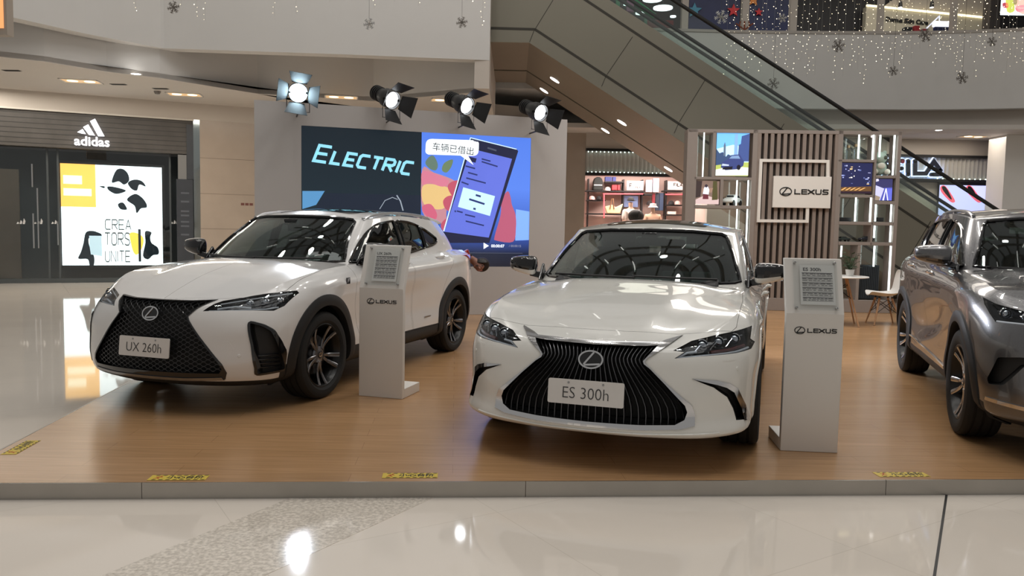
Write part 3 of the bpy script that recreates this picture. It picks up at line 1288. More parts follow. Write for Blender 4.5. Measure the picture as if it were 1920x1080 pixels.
    def interior(self, dash_x, seat_x, floor_z, seat_z, rear_x, w=.62, dash_z=None):
        mb = MB()
        dz = dash_z or seat_z + .42
        P = [(dash_x, dz - .45), (dash_x, dz - .02), (dash_x - .15, dz + .02), (dash_x - .42, dz), (dash_x - .52, dz - .06), (dash_x - .46, dz - .45)]
        mb.prism(P, -w, w, 'y')
        mb.prism([(dash_x - .47, dz - .02), (dash_x - .52, dz + .05), (dash_x - .30, dz + .06), (dash_x - .25, dz)], .16, .52, 'y')
        mb.prism([(dash_x - .45, dz - .3), (dash_x - .50, dz - .3), (rear_x + .5, seat_z), (rear_x + .5, seat_z - .1), (dash_x - .45, seat_z - .1)], -.12, .12, 'y')
        mb.build('dashboard', self.M['interior'], self.root, smooth=True, bevel=.02)
        d = MB()
        d.box((dash_x - .46, -.15, dz + .0), (dash_x - .44, .15, dz + .10))
        d.build('display_screen', self.M['gloss_black'], self.root, bevel=.005)
        steering_wheel(self.root, (dash_x - .66, .36, dz - .04), self.M)
        for y in (.36, -.36):
            seat(self.root, seat_x, y, seat_z, self.M)
        r = MB()
        r.box((rear_x - .25, -.6, seat_z - .12), (rear_x + .27, .6, seat_z + .06))
        r.prism([(rear_x - .20, seat_z), (rear_x - .06, seat_z + .02), (rear_x - .24, seat_z + .52), (rear_x - .38, seat_z + .52)], -.6, .6, 'y')
        ro = r.build('rear_bench', self.M['seat'], self.root, smooth=True, bevel=.04)
        for y in (-.36, 0, .36):
            h = MB()
            h.box((rear_x - .36, y - .12, seat_z + .50), (rear_x - .27, y + .12, seat_z + .66))
            h.build('headrest', self.M['seat'], ro, bevel=.03)
        # inner rear-view mirror
        return mb

    def inner_mirror(self, x, z):
        m = MB()
        m.box((x - .015, -.12, z - .035), (x + .015, .12, z + .035))
        m.tube([(x, 0, z), (x + .10, 0, z + .06)], .012, 6)
        m.box((x + .03, -.06, z + .02), (x + .16, .06, z + .075))
        m.build('cabin_mirror', self.M['gloss_black'], self.root, smooth=True, bevel=.008)

    def wipers(self, pts):
        for p in pts:
            mb = MB()
            q = [self.HC.front(y, z, .022) for y, z in p]
            q = [v for v in q if v is not None]
            if len(q) > 1:
                mb.tube(q, .008, 6)
                mb.build('wiper', self.M['plastic'], self.root, smooth=True)

    def handle(self, x, z, s, parent, w=.19, mat_='paint'):
        p = self.H.side(x, z, 0, s)
        if p is None:
            return
        y = p.y
        mb = MB()
        pts = [Vector((x + w / 2, y - .004 * s, z)), Vector((x + w * .36, y + .022 * s, z + .002)), Vector((x, y + .030 * s, z + .003)), Vector((x - w * .36, y + .024 * s, z + .002)), Vector((x - w / 2, y - .004 * s, z))]
        mb.tube(pts, [.010, .013, .014, .014, .012], 8, sx=.8)
        o = mb.build('door_handle', self.M[mat_], parent, smooth=True)
        return o

    def emblem(self, y, z, h, off, mat_='chrome', tilt=None, backing=True):
        F = surf_M(self.H, y, z, off, tilt)
        mb = MB()
        emblem_L(mb, 0, 0, h, 0, .012, 0, .085)
        mb.xf(F)
        o = mb.build('front_emblem', self.M[mat_], self.root)
        if backing:
            b = MB()
            b.prism(arc(0, 0, h * .66, h * .48, 0, 350, 35), -.012, .0, 'z')
            b.xf(F)
            b.build('emblem_backing', self.M['gloss_black'], o)
        return o

    def lamp_bits(self, builder):
        for s in (1, -1):
            builder(s)

    def strip(self, name, pts, r, off, mat_, parent=None, mirror=True, n=8, sx=1.0, step=.02):
        for s in ((1, -1) if mirror else (1,)):
            mb = front_tube(self.H, [(y * s, z) for y, z in pts], r, off, n, sx)
            if mb.v:
                mb.build(name, self.M[mat_], parent or self.root, smooth=True)


def mir(poly, s):
    return poly if s > 0 else mirror_poly(poly)


# ------------------------------------------------------------------ the white saloon in the middle
def es_disp(P):
    x, y, z = P[:, 0], np.abs(P[:, 1]), P[:, 2]
    # raised centre of the bonnet, edges fading out
    w = .30 + np.clip((2.2 - x) * .19, 0, .28)
    on = np.clip((x - .7) / .4, 0, 1) * np.clip((2.16 - x) / .35, 0, 1) * (z > .70)
    P[:, 2] = z + on * .014 * (1 / (1 + np.exp((y - w) / .022)))
    # waist crease along the flank
    on2 = np.clip((1.75 - x) / .5, 0, 1) * np.clip((x + 2.3) / .5, 0, 1)
    zc = .80 + (.9 - x) * .028
    P[:, 1] += np.sign(P[:, 1]) * on2 * .010 * np.exp(-((z - zc) / .03) ** 2) * (y > .5)
    return P


def build_es(M):
    cfg = dict(ES)
    cfg['disp'] = es_disp
    paint = paint_mat('pearl_white_paint', (.76, .75, .71), .22, 0.0, .03)
    K = Car(cfg, 'sedan', 'pearl white sedan with a pleated black spindle grille, middle car of the display', paint, M)
    K.M.update(rim=mat('alloy_grey', (.45, .45, .46), .25, 1.0), rim_dark=mat('alloy_black', (.03, .03, .03), .3, .6))
    g_in = [(0, .700), (.30, .706), (.365, .712), (.294, .628), (.30, .612), (.335, .588), (.417, .512), (.535, .392), (.548, .355), (.535, .312), (.485, .284), (.30, .276), (0, .272)]
    g_in = g_in + [(-y, z) for y, z in g_in[-2:0:-1]]
    g_out = [(0, .714), (.36, .722), (.40, .738), (.485, .762), (.43, .722), (.312, .640), (.305, .620), (.345, .585), (.43, .510), (.572, .392), (.588, .345), (.592, .282), (.52, .262), (.30, .248), (0, .243)]
    g_out = g_out + [(-y, z) for y, z in g_out[-2:0:-1]]
    hl = [(.450, .687), (.54, .734), (.66, .763), (.775, .783), (.862, .800), (.858, .735), (.884, .712), (.866, .680), (.79, .670), (.60, .660), (.462, .647), (.512, .680)]
    fog = [(.572, .536), (.70, .522), (.76, .500), (.80, .468), (.845, .36), (.868, .282), (.805, .292), (.785, .36), (.752, .43), (.68, .49)]
    K.arches()
    K.pocket(g_in, .11, 2, mirror=False)
    K.pocket(hl, .075, 2)
    K.pocket(fog, .06, 2, (1.83, 3.2))
    hood = [(2.115, 0), (2.112, .15), (2.085, .46), (2.03, .63), (1.955, .755), (1.90, .778), (1.74, .785), (1.4, .79), (1.0, .775), (.78, .745), (.78, 0)]
    hood = hood + [(x, -y) for x, y in hood[-2:0:-1]]
    d1 = round_poly([(.86, .40), (.93, .62), (.90, .93), (.80, 1.1), (-.28, 1.1), (-.26, .30), (.80, .29)], [.06, .1, .03, 0, 0, .03, .06])
    d2 = round_poly([(-.285, .30), (-.305, 1.1), (-1.22, 1.1), (-1.24, .92), (-1.06, .70), (-.98, .42), (-.90, .30)], [.03, 0, 0, .1, .12, .12, .06])
    K.finish_body(hood, [d1, d2], .66, tub=((-1.55, -.66, .45), (.70, .66, 1.5)))
    side = round_poly([(.60, .985), (.30, 1.14), (.0, 1.275), (-.24, 1.325), (-.60, 1.345), (-.98, 1.315), (-1.30, 1.19), (-1.52, 1.075), (-1.50, 1.04), (-.9, 1.00), (0, .98)], [.03, .1, .1, .1, .1, .15, .1, .02, .02, .1, .1])
    # pillar between the side windows
    sp1 = [p for p in side if p[0] > -.30] + [(-.30, .985), ]
    def split(poly, xc, keep_front):
        out = []
        n = len(poly)
        for i in range(n):
            a, b = poly[i], poly[(i + 1) % n]
            ia, ib = (a[0] > xc) == keep_front, (b[0] > xc) == keep_front
            if ia:
                out.append(a)
            if ia != ib:
                t = (xc - a[0]) / (b[0] - a[0])
                out.append((xc, a[1] + t * (b[1] - a[1])))
        return out
    K.split = split
    screen = [(0, 1.366), (.34, 1.362), (.56, 1.345), (.60, 1.325), (.665, 1.20), (.725, 1.05), (.742, 1.0), (.70, .99), (.4, .985), (0, .985)]
    screen = screen + [(-y, z) for y, z in screen[-2:0:-1]]
    rear = [(0, 1.31), (.40, 1.30), (.46, 1.28), (.53, 1.08), (0, 1.09)]
    rear = rear + [(-y, z) for y, z in rear[-2:0:-1]]
    K.greenhouse([split(side, -.26, True), split(side, -.32, False)], screen, rear, K.M['chrome'], .007,
                 sunroof=round_poly([(-.02, -.42), (-.02, .42), (-.80, .45), (-.80, -.45)], .08))
    K.wheels('double')
    K.interior(.98, -.10, .3, .62, -1.05, .60, dash_z=1.0)
    K.inner_mirror(.12, 1.27)
    K.wipers([[(-.62, 1.0), (-.3, 1.005), (.02, 1.002)], [(.0, 1.012), (.3, 1.008), (.58, 1.0)]])
    # grille: bent upright bars
    body = K.root
    gb = MB()
    gb.grid([[Vector((K.H.front(y, z).x - .075, y, z)) for y in np.linspace(-.56, .56, 40)] for z in np.linspace(.262, .72, 16)])
    grille = gb.build('grille', K.M['cavity'], body)
    zs = [.716, .69, .655, .632, .615, .595, .56, .515, .47, .42, .37, .32, .272]
    fz = pch([.27, .32, .37, .42, .47, .515, .56, .595, .615, .632, .655, .716], [1.83, 1.83, 1.80, 1.70, 1.54, 1.37, 1.20, 1.08, 1.03, 1.01, 1.04, 1.22], np.array(zs))
    nb = 13
    for i in range(-nb, nb + 1):
        yw = .288 * i / nb
        pts = []
        for z, f in zip(zs, fz):
            y = yw * f
            p = K.H.front(y, z)
            if p is None:
                continue
            pts.append(Vector((p.x - .022, y, z)))
        mb = MB()
        for a, b in zip(pts[:-1], pts[1:]):
            pass
        rows = []
        for k, p in enumerate(pts):
            rows.append([(p.x - .035, p.y - .0042, p.z), (p.x, p.y - .0030, p.z), (p.x + .003, p.y, p.z), (p.x, p.y + .0030, p.z), (p.x - .035, p.y + .0042, p.z)])
        mb.grid(rows)
        mb.build('grille_bar', K.M['dark_chrome'], grille, smooth=True, angle=50)
    K.patch(g_out, .007, .03, [K.M['chrome']], 'grille_surround', body, minus=[g_in])
    K.emblem(0, .617, .108, .012, tilt=.22)
    number_plate(body, K.H, K.M, 'ES 300h', -.012, .435, off=.022, tilt=.10, size=.094)
    # headlamps
    for s in (1, -1):
        cov = K.patch(mir(hl, s), -.002, .007, [K.M['clear']], 'headlight', body)
        floor_ = K.patch(mir(shrink(hl, .004), s), -.066, .073, [K.M['lamp_dark']], 'headlight_housing', cov)
        for i, (y, z) in enumerate(((.60, .712), (.685, .726), (.77, .739))):
            p = K.H.front(y * s, z)
            mb = MB()
            mb.sphere((p.x - .048, y * s, z), .027, 16, s=(1, 1, .9))
            mb.lathe([(.026, -.02), (.034, 0), (.030, .012), (.026, .0)], 20, 'x', c=(p.x - .045, y * s, z), closed=True)
            mb.build('lamp_lens', K.M['lens'], cov, smooth=True)
            q = MB()
            for (a, b) in (((y - .035, z - .028), (y + .0, z + .022)), ((y + .0, z + .022), (y + .05, z + .026))):
                A, B = K.H.front(a[0] * s, a[1], -.016), K.H.front(b[0] * s, b[1], -.016)
                q.tube([A, B], .0042, 6)
            q.build('lamp_blade', K.M['chrome'], cov, smooth=True)
        arrow = MB()
        arrow.tube(K.H.on_front([(y * s, z) for y, z in dense([(.475, .652), (.62, .667), (.79, .679), (.86, .690)], .02, False)], -.014), .0075, 8)
        arrow.tube(K.H.on_front([(y * s, z) for y, z in dense([(.475, .655), (.53, .684), (.58, .690)], .02, False)], -.014), .0065, 8)
        arrow.build('light_guide', K.M['drl'], cov, smooth=True)
        mk = MB()
        mk.tube(K.H.on_front([(y * s, z) for y, z in dense([(.66, .692), (.76, .700), (.845, .712)], .02, False)], -.03), .012, 8, sx=1)
        mk.build('side_marker', K.M['amber'], cov, smooth=True)
        # fog blade: chrome edge over a black recess
        fb = K.patch(mir([(.565, .540), (.70, .528), (.765, .506), (.808, .474), (.855, .36), (.878, .278), (.850, .282), (.832, .35), (.79, .452), (.75, .484), (.70, .504)], s), .005, .02, [K.M['chrome']], 'bumper_blade', body, xr=(1.85, 3.2))
        inner = K.patch(mir(shrink(fog, .002), s), -.045, .055, [K.M['plastic']], 'bumper_vent', body, xr=(1.85, 3.2))
        K_w = K.patch(mir(round_poly([(.72, .630), (.79, .634), (.79, .648), (.72, .643)], .01), s), .0015, .004, [paint], 'washer_cap', body)
        pd = MB()
        pp = K.H.front(.80 * s, .585)
        F = surf_M(K.H, .80 * s, .585, .0)
        pd.lathe([(0, .003), (.010, .0025), (.0115, 0), (0, -.004)], 20, 'z')
        pd.xf(F)
        pd.build('parking_sensor', paint, body, smooth=True)
    # lower lip strip
    K.strip('lower_lip', [(.0, .222), (.3, .224), (.55, .232), (.72, .238)], .006, .002, 'paint')
    # hood edge moulding, mirrors, handles, sill strip
    tz = MB()
    tz.tube(K.H.on_front(dense([(-.36, .717), (0, .708), (.36, .717)], .02, False), .004), .006, 8)
    tz.build('hood_moulding', K.M['chrome'], body, smooth=True)
    for s in (1, -1):
        make_mirror(body, K.H, s, (.62, .955, 1.06), (.19, .235, .165), K.M, stalk_to=(.60, .80, .985), dark_back=True)
        for i, x in enumerate((-.12, -1.05)):
            K.handle(x, .865, s, K.doors[0 if s > 0 else 1][i])
    ap = cfg
    for sx in (1, -1):
        for s in (1, -1):
            r = arch_ring(K.H, sx * cfg['wb'] / 2, cfg['R'] + .012, cfg['R'] + .055, cfg['R'] + .085, -22 if True else 0, 202, .006, s, 40, .70)
            r.build('wheel_arch', paint, body, smooth=True)
    for s in (1, -1):
        t = K.patch(mir([(.60, .86), (.80, .84), (.80, .93), (.60, .95)], s), .004, .02, [K.M['lamp_red']], 'tail_lamp', body, xr=(-3, -1.5))
    return K


def poly_cut(poly, xc, keep_front):
    """part of a side outline in front of (or behind) the line x = xc"""
    out = []
    n = len(poly)
    for i in range(n):
        a, b = poly[i], poly[(i + 1) % n]
        ia, ib = (a[0] > xc) == keep_front, (b[0] > xc) == keep_front
        if ia:
            out.append(a)
        if ia != ib:
            t = (xc - a[0]) / (b[0] - a[0])
            out.append((xc, a[1] + t * (b[1] - a[1])))
    return out


def sym(half):
    """half outline from the centre top round to the centre bottom -> whole outline"""
    return half + [(-y, z) for y, z in half[-2:0:-1]]


def roof_rail(K, y0, y1, x0, x1, M, s, h=.03, w=.028):
    mb = MB()
    pts = []
    n = 24
    for i in range(n + 1):
        t = i / n
        x = x0 + (x1 - x0) * t
        y = (y0 + (y1 - y0) * t) + .02 * math.sin(PI * t)
        p = K.HC.top(x, y * s)
        e = min(t, 1 - t)
        up = h * min(1, (e / .10) ** .7) if e < .10 else h
        pts.append(Vector((x, y * s, p.z + up - .008)))
    mb.tube(pts, w / 2, 8, sx=1.3)
    for t in (.06, .5, .94):
        p = pts[int(t * n)]
        q = K.HC.top(p.x, p.y)
        mb.bar((p.x + .03, p.y, q.z - .005), (p.x + .03, p.y, p.z), .025, .06, up=(1, 0, 0))
    return mb.build('roof_rail', M, K.root, smooth=True)


def cladding(K, cfg, M, r0=.045, r1=.135, off=.016, a0=-24, a1=204):
    for sx in (1, -1):
        for s in (1, -1):
            r = arch_ring(K.H, sx * cfg['wb'] / 2, cfg['R'] + .012, cfg['R'] + r0, cfg['R'] + r1, a0, a1, off, s, 44, .68)
            r.build('wheel_arch', M, K.root, smooth=True)


def mesh_grille(K, g_in, back=.06, dz=.0165, dy=.03, amp=.0065):
    """rows of small waves set in a dark recess"""
    ys = [p[0] for p in g_in]
    zs = [p[1] for p in g_in]
    bk = MB()
    rows = []
    for z in np.linspace(min(zs) - .01, max(zs) + .01, 14):
        r = []
        for y in np.linspace(min(ys) - .01, max(ys) + .01, 30):
            p = K.H.front(y, z)
            r.append(((p.x if p else 1.95) - back - .02, y, z))
        rows.append(r)
    bk.grid(rows)
    g = bk.build('grille', K.M['cavity'], K.root)

    def inside(y, z):
        c = False
        n = len(g_in)
        for i in range(n):
            (y1, z1), (y2, z2) = g_in[i], g_in[(i + 1) % n]
            if (z1 > z) != (z2 > z) and y < (y2 - y1) * (z - z1) / (z2 - z1) + y1:
                c = not c
        return c
    mb = MB()
    z = min(zs) + dz * .6
    row = 0
    while z < max(zs):
        y = min(ys)
        pts = []
        k = 0
        while y < max(ys):
            zz = z + (amp if (k + row) % 2 else -amp)
            for q in (0, dy * .55):
                if inside(y + q, zz):
                    p = K.H.front(y + q, zz)
                    if p is not None:
                        pts.append(Vector((p.x - .02, y + q, zz)))
                        continue
                if len(pts) > 1:
                    mb.tube(pts, .0030, 4, caps=False)
                pts = []
            y += dy
            k += 1
        if len(pts) > 1:
            mb.tube(pts, .0030, 4, caps=False)
        z += dz
        row += 1
    mb.build('grille_mesh', K.M['grille_mesh'], g, smooth=True)
    return g


def ux_disp(P):
    x, y, z = P[:, 0], np.abs(P[:, 1]), P[:, 2]
    w = .34 + np.clip((2.05 - x) * .20, 0, .25)
    on = np.clip((x - .7) / .4, 0, 1) * np.clip((2.0 - x) / .35, 0, 1) * (z > .78)
    P[:, 2] = z + on * .016 * (1 / (1 + np.exp((y - w) / .025)))
    on2 = np.clip((1.6 - x) / .5, 0, 1) * np.clip((x + 2.0) / .5, 0, 1)
    zc = .90 + (.9 - x) * .035
    P[:, 1] += np.sign(P[:, 1]) * on2 * .012 * np.exp(-((z - zc) / .035) ** 2) * (y > .5)
    # wedge pressed into the doors
    P[:, 1] -= np.sign(P[:, 1]) * np.exp(-((x + .1) / .55) ** 2) * np.exp(-((z - .66 - .12 * (.2 - x)) / .10) ** 2) * .016 * (y > .5)
    return P


def lower_black(side_v, front_v):
    def f(u, v, p):
        if v < 0:
            return 1
        if u < 3.2:
            return 1 if v < front_v else 0
        return 1 if v < side_v else 0
    return f


def build_ux(M):
    cfg = dict(UX)
    cfg['disp'] = ux_disp
    cfg['matf'] = lower_black(1.8, 1.0)
    paint = paint_mat('white_paint', (.74, .73, .72), .22, 0.0, .03)
    K = Car(cfg, 'compact_crossover', 'white crossover with black mesh grille, black wheel arches and roof rails', paint, M)
    K.M.update(rim=mat('alloy_graphite', (.20, .20, .21), .25, 1.0), rim_dark=mat('alloy_black', (.03, .03, .03), .3, .6),
               grille_mesh=mat('grille_black', (.022, .024, .028), .35, .1, coat=.2))
    g_in = sym([(0, .795), (.25, .797), (.41, .806), (.345, .757), (.295, .698), (.31, .672), (.408, .548), (.55, .372), (.565, .335), (.545, .305), (0, .300)])
    g_out = sym([(0, .799), (.25, .801), (.425, .811), (.355, .757), (.306, .698), (.322, .670), (.422, .548), (.568, .372), (.592, .31), (.575, .262), (.3, .248), (0, .246)])
    hl = [(.395, .735), (.44, .785), (.47, .802), (.625, .834), (.765, .862), (.842, .868), (.858, .850), (.836, .765), (.80, .735), (.70, .742), (.56, .742)]
    fog = round_poly([(.705, .668), (.78, .640), (.826, .60), (.85, .52), (.866, .40), (.862, .30), (.745, .286), (.752, .335), (.735, .50)], .02, 3)
    K.arches(.06)
    K.pocket(g_in, .09, 2, mirror=False)
    K.pocket(hl, .07, 2)
    K.pocket(fog, .05, 2, (1.80, 3.2))
    hood = sym([(2.052, 0), (2.045, .10), (1.985, .40), (1.915, .58), (1.76, .765), (1.70, .80), (1.62, .805), (1.32, .79), (1.05, .765), (.80, .72), (.80, 0)])
    d1 = round_poly([(.78, .46), (.86, .70), (.83, .98), (.72, 1.2), (-.285, 1.2), (-.27, .345), (.72, .345)], [.06, .1, .03, 0, 0, .03, .06])
    d2 = round_poly([(-.29, .345), (-.305, 1.2), (-1.28, 1.2), (-1.22, 1.0), (-1.00, .80), (-.90, .56), (-.84, .345)], [.03, 0, 0, .1, .12, .12, .06])
    K.finish_body(hood, [d1, d2], .74, tub=((-1.6, -.64, .45), (.66, .64, 1.5)))
    side = round_poly([(.68, 1.035), (.48, 1.19), (.29, 1.295), (.05, 1.375), (-.30, 1.412), (-.65, 1.40), (-.97, 1.32), (-1.18, 1.235), (-1.17, 1.195), (-1.06, 1.165), (-.41, 1.095), (.35, 1.05)], [.02, .1, .1, .1, .1, .15, .1, .02, .02, .06, .1, .1])
    screen = sym([(0, 1.432), (.34, 1.427), (.52, 1.41), (.555, 1.385), (.615, 1.24), (.68, 1.09), (.695, 1.05), (.65, 1.045), (.4, 1.042), (0, 1.042)])
    rear = sym([(0, 1.38), (.40, 1.365), (.46, 1.34), (.54, 1.14), (0, 1.14)])
    K.greenhouse([poly_cut(side, -.262, True), poly_cut(poly_cut(side, -.34, False), -.80, True), poly_cut(side, -.835, False)], screen, rear, K.M['gloss_black'], .010,
                 sunroof=round_poly([(.10, -.40), (.10, .40), (-.45, .42), (-.45, -.42)], .08))
    bp = MB()
    for s in (1, -1):
        for x in (-.30, -.818):
            q = [K.HC.side(x, z, .002, s) for z in np.linspace(1.12 if x > -.5 else 1.16, 1.405 if x > -.5 else 1.35, 8)]
            bp.grid([[(p.x - (.042 if x > -.5 else .02), p.y, p.z) for p in q], [(p.x + (.042 if x > -.5 else .02), p.y, p.z) for p in q]])
    bp.build('window_pillar', K.M['gloss_black'], K.root)
    K.wheels('star')
    K.interior(.96, -.10, .3, .66, -1.0, .58, dash_z=1.03)
    K.inner_mirror(.33, 1.33)
    K.wipers([[(-.62, 1.055), (-.3, 1.052), (.02, 1.05)], [(.0, 1.056), (.3, 1.055), (.55, 1.058)]])
    mesh_grille(K, g_in)
    body = K.root
    K.patch(g_out, .005, .03, [K.M['gloss_black']], 'grille_surround', body, minus=[g_in])
    low = K.patch(sym([(0, .262), (.3, .264), (.56, .276), (.57, .255), (.3, .243), (0, .240)]), .012, .01, [K.M['dark_chrome']], 'bumper_trim', body)
    K.emblem(0, .703, .106, .010, tilt=.28)
    number_plate(body, K.H, K.M, 'UX 260h', -.01, .470, off=.020, tilt=.10, size=.094)
    for s in (1, -1):
        cov = K.patch(mir(hl, s), -.002, .007, [K.M['clear']], 'headlight', body)
        K.patch(mir(shrink(hl, .004), s), -.060, .068, [K.M['lamp_dark']], 'headlight_housing', cov)
        for (y, z) in ((.64, .785), (.72, .795), (.79, .80)):
            p = K.H.front(y * s, z)
            mb = MB()
            mb.sphere((p.x - .045, y * s, z), .023, 16)
            mb.lathe([(.024, -.02), (.030, 0), (.027, .010), (.024, .0)], 20, 'x', c=(p.x - .043, y * s, z), closed=True)
            mb.build('lamp_lens', K.M['lens'], cov, smooth=True)
        for pts, r in (([(.43, .742), (.60, .748), (.76, .752), (.815, .762)], .006), ([(.47, .790), (.62, .820), (.76, .846), (.835, .855)], .005), ([(.48, .757), (.58, .775), (.68, .765)], .007)):
            g = MB()
            g.tube(K.H.on_front([(y * s, z) for y, z in dense(pts, .02, False)], -.014), r, 8)
            g.build('light_guide', K.M['drl'], cov, smooth=True)
        v = K.patch(mir(shrink(fog, .003), s), -.036, .046, [K.M['plastic']], 'bumper_vent', body, xr=(1.80, 3.2))
        rim = K.patch(mir(shrink(fog, -.008), s), .006, .02, [K.M['gloss_black']], 'vent_frame', body, minus=[mir(shrink(fog, .006), s)], xr=(1.80, 3.2))
        for z in (.33, .36, .39, .42):
            b = MB()
            b.tube(K.H.on_front([(y * s, z) for y in np.linspace(.765, .85, 6)], -.025), .006, 6)
            b.build('vent_slat', K.M['gloss_black'], v, smooth=True)
        pd = MB()
        pd.lathe([(0, .003), (.010, .0025), (.0115, 0), (0, -.004)], 20, 'z')
        pd.xf(surf_M(K.H, .665 * s, .43, .0))
        pd.build('parking_sensor', paint, body, smooth=True)
        K.patch(mir(round_poly([(.47, .54), (.60, .535), (.64, .47), (.52, .46)], .02), s), .0006, .003, [paint], 'tow_cover', body)
        make_mirror(body, K.H, s, (.60, .955, 1.13), (.19, .23, .165), dict(K.M, paint=K.M['gloss_black']), stalk_to=(.58, .79, 1.04))
        for i, (x, z) in enumerate(((-.14, 1.0), (-.98, 1.045))):
            K.handle(x, z, s, K.doors[0 if s > 0 else 1][i])
        roof_rail(K, .585, .545, .20, -1.30, mat('rail_silver', (.62, .62, .63), .3, 1.0), s)
        # badge on the front wing
        p = K.H.side(.99, .905, .003, s)
        fb = MB()
        fb.box((p.x - .03, p.y - .003, p.z - .026), (p.x + .03, p.y + .003, p.z + .026))
        fbo = fb.build('wing_badge', K.M['gloss_black'], body, bevel=.003)
        fl = MB()
        ribbon(fl, [(-.014, -.018), (-.006, .014), (.018, .014)], .006, .002)
        ribbon(fl, [(-.009, 0), (.012, 0)], .006, .002)
        fl.xf(Matrix.Translation((p.x, p.y + .0045 * s, p.z)) @ Matrix.Rotation(PI if s > 0 else 0, 4, 'Z') @ Matrix.Rotation(PI / 2, 4, 'X'))
        fl.build('badge_letter', K.M['chrome'], fbo)
        K.patch(mir([(.42, 1.045), (.62, 1.05), (.86, 1.045), (.86, .985), (.60, 1.01), (.42, 1.01)], s), .012, .02, [K.M['lamp_red']], 'tail_lamp', body, xr=(-3, -1.5))
        fin = MB()
        fin.prism([(-1.86, 1.055), (-2.06, 1.10), (-2.12, 1.04), (-1.98, 1.02)], .70 * s, .735 * s, 'y')
        fin.build('tail_lamp_fin', K.M['lamp_red'], body, smooth=True, bevel=.01)
        h = MB()
        a = K.H.side(-.62, .452, .002, s)
        h.box((a.x - .075, a.y - .002, a.z - .006), (a.x + .075, a.y + .002, a.z + .006))
        h.build('door_badge', K.M['dark_chrome'], K.doors[0 if s > 0 else 1][1])
    sp = MB()
    sp.prism([(-1.42, 1.47), (-1.68, 1.435), (-1.80, 1.405), (-1.78, 1.385), (-1.60, 1.39)], -.50, .50, 'y')
    sp.build('rear_spoiler', paint, body, smooth=True, bevel=.012)
    cladding(K, cfg, K.M['plastic'], .04, .125)
    return K


def nx_disp(P):
    x, y, z = P[:, 0], np.abs(P[:, 1]), P[:, 2]
    w = .36 + np.clip((2.1 - x) * .20, 0, .26)
    on = np.clip((x - .7) / .4, 0, 1) * np.clip((2.05 - x) / .35, 0, 1) * (z > .93)
    P[:, 2] = z + on * .022 * (1 / (1 + np.exp((y - w) / .03)))
    on2 = np.clip((1.6 - x) / .5, 0, 1) * np.clip((x + 2.1) / .5, 0, 1)
    zc = .98 + (.9 - x) * .02
    P[:, 1] += np.sign(P[:, 1]) * on2 * .012 * np.exp(-((z - zc) / .04) ** 2) * (y > .5)
    # fold running down from the front door to the rear arch
    zc2 = .55 + (x - .5) * .22
    P[:, 1] += np.sign(P[:, 1]) * np.exp(-((x - .0) / .6) ** 2) * (.012 * np.exp(-((z - zc2 - .05) / .05) ** 2) - .022 * np.exp(-((z - zc2 - .19) / .10) ** 2)) * (y > .5)
    return P


